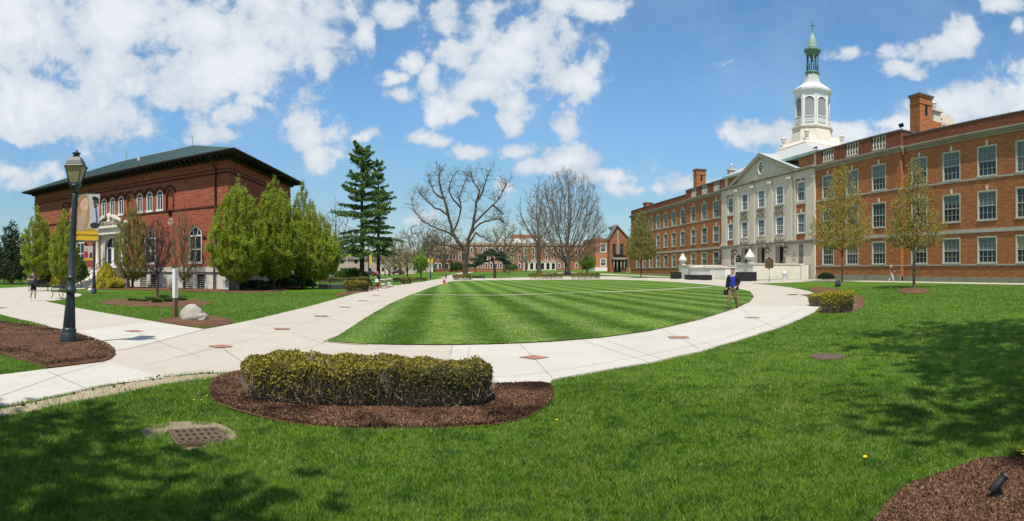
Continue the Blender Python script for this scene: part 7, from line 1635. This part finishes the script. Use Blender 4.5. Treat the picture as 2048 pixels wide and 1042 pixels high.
# jogger
p = gp(66, 602); SHORT = plain('black running shorts', (.012, .013, .02), .7, .2, 10); GREYT = plain('grey running shirt', (.07, .075, .09), .8, .2, 10)
J_ = person('jogger in a grey shirt, black shorts and dark cap on the left path', p, face_cam(p, .35), 1.76,
  [((-.10,-.08,.50),(-.11,.12,.16),(-.12,.03,.06)), ((.10,-.09,.50),(.11,-.05,.085),(.11,-.18,.035))], [((-.30,.06,1.20),(-.16,-.20,1.20)), ((.33,.08,1.22),(.27,-.18,1.30))],
  dict(shirt=(GREYT, 0), trousers=(SHORT, 0)), (BLK, 'cap'), SKIND, shoes=plain('white trainers', (.6, .6, .6)))
m = MB(); m.tube([(.12,-.10,1.46),(.02,-.17,1.30),(-.10,-.12,1.2)], .008, 5); m.v = [tuple(v) for v in m.v]; m.build('earphone_cord', plain('yellow cord', (.6, .5, .1)), J_)
m = MB(); m.bx(-.185,-.175,-.06,.06,.60,.86); m.build('shorts_stripe', WHITE, J_)
# woman walking beside the hall
p = gp(1783, 564.2); W_ = person('blonde woman in a dark top and white trousers walking past the hall', p, face_cam(p, 1.45), 1.64,
  [((-.09,-.16,.50),(-.09,-.26,.09),(-.09,-.38,.045)), ((.09,.04,.49),(.09,.32,.15),(.09,.22,.045))], [((-.22,.10,1.16),(-.20,-.06,.95)), ((.22,-.08,1.16),(.2,-.25,1.10))],
  dict(shirt=(plain('dark plum top', (.03, .012, .02)), 0), trousers=(plain('white trousers', (.55, .54, .54), .8, .05), 1)), (plain('blonde hair', (.42, .27, .10), .6, .2, 20), 'long'), shoes=plain('white trainers', (.6, .6, .6)))
# woman in red trousers
p = gp(755, 577.5); R_ = person('woman in a black top and bright red trousers carrying a white bag', p, face_cam(p, 1.2), 1.66,
  [((-.09,-.14,.50),(-.10,-.20,.085),(-.10,-.32,.035)), ((.09,.02,.49),(.10,.20,.13),(.10,.10,.045))], [((-.22,.08,1.16),(-.2,-.08,.95)), ((.22,-.04,1.16),(.2,-.2,1.35))],
  dict(shirt=(BLK, 0), trousers=(plain('red trousers', (.55, .02, .05), .8, .1), 1)), (plain('auburn hair', (.2, .07, .03)), 'long'), shoes=plain('white trainers', (.6, .6, .6)))
b = MB(); b.bx(-.34,-.20,-.20,.12,.62,.92); b.tube([(-.27,-.12,.92),(-.24,-.05,1.02),(-.27,.06,.92)], .012, 5); o = b.build('tote_bag', WHITE); o.location = R_.location; o.rotation_euler = R_.rotation_euler; tag(o, 'white bag hanging from the hand of the woman in red trousers', 'bag')
p = at(892, 118); person('distant walker in a yellow and black top on the long path', p, face_cam(p), 1.68, [((-.09,-.06,.50),(-.09,-.05,.085),(-.09,-.17,.035)), ((.09,.02,.49),(.09,.12,.13),(.09,.03,.045))], [((-.26,.04,1.16),(-.24,-.10,.98)), ((.26,-.02,1.16),(.24,-.12,1.0))], dict(shirt=(plain('yellow black top', (.12, .14, .02)), 0), trousers=(plain('dark jeans', (.03, .035, .05)), 1)), (HAIRB, 'short'))
p = at(806, 138); person('tiny distant pedestrian in a pink top on the far grass at left', p, face_cam(p, 1.3), 1.65, [((-.09,-.10,.50),(-.09,-.14,.085),(-.09,-.26,.035)), ((.09,.02,.49),(.09,.16,.13),(.09,.06,.045))], [((-.22,.06,1.16),(-.2,-.05,.95)), ((.22,-.04,1.16),(.2,-.1,1.0))], dict(shirt=(plain('pink top', (.45, .12, .12)), 0), trousers=(BLK, 0)), (HAIRB, 'long'))

# ================================================================== lawn: real blades near the camera
def blade_mat(name, stripes):
    GB = NT(name); g = GB.n('ShaderNodeNewGeometry'); rnd = g.outputs['Random Per Island']; f1 = GB.noise(.45, 5, .65); f2 = GB.noise(2.2, 5, .7); f3 = GB.noise(14, 4, .7); f5 = GB.noise(.16, 3, .6); f4 = GB.noise(1.1, 3, .6, dist=1.5)
    col = GB.mix(rnd, (.10, .25, .013), (.31, .49, .06)); col = GB.mix(GB.rng(f1, .42, .66, 0, .65), col, (.31, .45, .065)); col = GB.mix(GB.rng(f2, .50, .64, 0, .8), col, (.045, .155, .014)); col = GB.mix(GB.rng(f3, .48, .62, 0, .72), col, (.040, .12, .010)); col = GB.mix(GB.rng(f5, .42, .62, 0, .5), col, GB.mix(1, col, (.62, .72, .7), 'MULTIPLY'))
    col = GB.mix(GB.rng(f4, .62, .72, 0, .45), col, (.36, .36, .10)); col = GB.mix(GB.rng(rnd, .945, .955, 0, .8), col, (.55, .50, .26))
    if stripes: col = stripe_sheen_mix(GB, col, .95)
    GB.out(col, .5, spec=.3); tr = GB.n('ShaderNodeBsdfTranslucent'); GB.l(col, tr.inputs[0]); ms = GB.n('ShaderNodeMixShader'); ms.inputs[0].default_value = .35; GB.l(GB.b.outputs[0], ms.inputs[1]); GB.l(tr.outputs[0], ms.inputs[2]); GB.l(ms.outputs[0], GB.t.nodes['Material Output'].inputs[0])
    return GB.m
def blades():
    rng = np.random.default_rng(123); n = 2300000; r0, r1 = 3.7, 48.0; rho = r0*np.exp(rng.random(n)*math.log(r1/r0)); th = rng.uniform(-.90, .90, n); P = np.c_[rho*np.sin(th), rho*np.cos(th)]; ok = np.ones(n, bool)
    ok &= ~(inside(pave_w, P) & ~inside(oval_w, P))
    for poly in [bed_world[k] for k in ('front', 'lamp', 'right', 'curve', 'boulder', 'round')]: ok &= ~inside(poly, P)
    soil = inside(bald, P); ok &= ~(soil & (rng.random(n) < .45+.5*(np.sin(P[:,0]*9)*np.sin(P[:,1]*8+1) > -.35)))
    sv = inside(px_poly([(-160,860),(0,818),(100,798),(200,776),(300,758),(400,749),(470,747),(445,755),(330,770),(250,788),(150,808),(0,838),(-160,888)]), P) | inside(px_poly([(645,685),(700,690),(735,691.5),(740,688),(700,682),(683,670),(668,674)]), P); ok &= ~(sv & (rng.random(n) < .95))
    P, rho = P[ok], rho[ok]; n = len(P); ov = inside(oval_w, P); h = (.030+.038*rng.random(n))*np.where(ov, .6, 1)*(1+.35*np.sin(P[:, 0]*2.1+np.sin(P[:, 1]*1.7)*2)*np.sin(P[:, 1]*1.3)); wd = .0021*np.maximum(1, (rho/4.5))**.95*(.7+.6*rng.random(n))
    a = rng.random(n)*2*PI; z = gza(P[:, 0], P[:, 1])+np.where(ov, .035, 0)-.004; s = np.c_[np.cos(a), np.sin(a), np.zeros(n)]*wd[:, None]; b = rng.random(n)*2*PI; ln = rng.random(n)*.9
    base = np.c_[P, z]; tip = base+np.c_[np.cos(b)*ln*h, np.sin(b)*ln*h, h]; mid = base*.5+tip*.5+np.c_[np.zeros((n, 2)), h*.12]
    nr = rho < 9
    for nm, m, mt in (('grass', ~ov & nr, 0), ('grass', ~ov & ~nr, 0), ('oval_grass', ov, 1)):
        B_, T_, M_2, S_ = base[m], tip[m], mid[m], s[m]
        if nm == 'grass' and len(B_) and rho[m].min() < 9: V = np.stack([B_-S_, B_+S_, M_2+S_*.75, T_, M_2-S_*.75], 1).reshape(-1, 3); k = 5
        else: V = np.stack([B_-S_, B_+S_, T_], 1).reshape(-1, 3); k = 3
        o = npmesh(nm, V, k, BLADE[mt]); o['kind'] = 'stuff'
BLADE = [blade_mat('grass blades', False), blade_mat('striped grass blades', True)]
blades()
# dandelions, pansies, cones
YF = plain('yellow petals', (.80, .62, .01), .6, .08, 30); rngd = random.Random(4)
DD = [(1730,927),(331,803),(338,806),(364,757),(372,760),(398,757),(402,770),(410,764),(414,798),(388,806),(396,809),(403,806),(409,810),(290,799),(313,786),(300,760),(344,758),(424,786),(1114,847),(368,812),(452,800)]
first = None
for i, (px, py) in enumerate(DD):
    p = gp(px, py)
    if first is None:
        R = thing('dandelion', 'single yellow dandelion alone in the lower right lawn', 'flower', p); MB().lathe([(.0,.050),(.019,.055),(.022,.063),(.014,.072),(0,.074)], (0,0,0), 10).build('flower_head', YF, R); MB().tube([(0,0,0),(.004,0,.052)], .002, 4).build('stem', LF_MID, R); first = R
    else:
        R = copy_tree(first); R.location = p; R['group'] = 'dandelions on the near lawn left of the hedge bed' if px < 600 else None
        R['label'] = 'small yellow dandelion in the grass between the hedge bed and the sandy path edge' if px < 600 else 'lone faint dandelion just right of the hedge bed'
        if px >= 600: del R['group']
        R.scale = [.45+.3*rngd.random()]*3
for i, (px, py, lb) in enumerate([(2038, 917, 'left of the pair at the right edge'), (2047, 924, 'nearest the right edge of the photo')]):
    p = gp(px, py); R = thing('pansy', 'yellow garden flower in the corner bed, '+lb, 'flower', p, 0, 'yellow flowers in the corner bed'); m = MB()
    for k in range(5): a = k*2*PI/5; m.lathe([(0,0),(.022,.002),(0,.004)], (.02*math.cos(a), -.01, .09+.02*math.sin(a)), 8)
    m.build('petals', YF, R); m = MB(); m.tube([(0,0,0),(0,-.005,.085)], .003, 4)
    for k in range(7): a = k*.9; m.add([(0,0,.02),(.05*math.cos(a),.05*math.sin(a),.04+.01*k),(.06*math.cos(a+.4),.06*math.sin(a+.4),.05)], [(0,1,2)])
    m.build('leaves', LF_DARK, R)
CN = [(46,813),(72,810),(148,790),(186,782),(228,776),(247,770),(250,782),(301,759.5),(306,762),(314,757),(320,760),(318,754),(402,748.5),(418,749),(1060,786)]
c0 = rock('pine_cone', 'brown pine cone lying on the sandy path edge at left', 'pine cone', gp(*CN[0]), (.028, .024, .05), 5, plain('cone brown', (.07, .035, .02), .8, .4, 60), .3, 'fallen cones on the sandy path edge', 2)
for i, (px, py) in enumerate(CN[1:]):
    c = c0.copy(); C.objects.link(c); c.location = gp(px, py)+Vector((0, 0, .01)); c.rotation_euler = (0, 0, i*1.3); s = rngd.uniform(.7, 1.2); s *= .7; c.scale = (s, s, s)
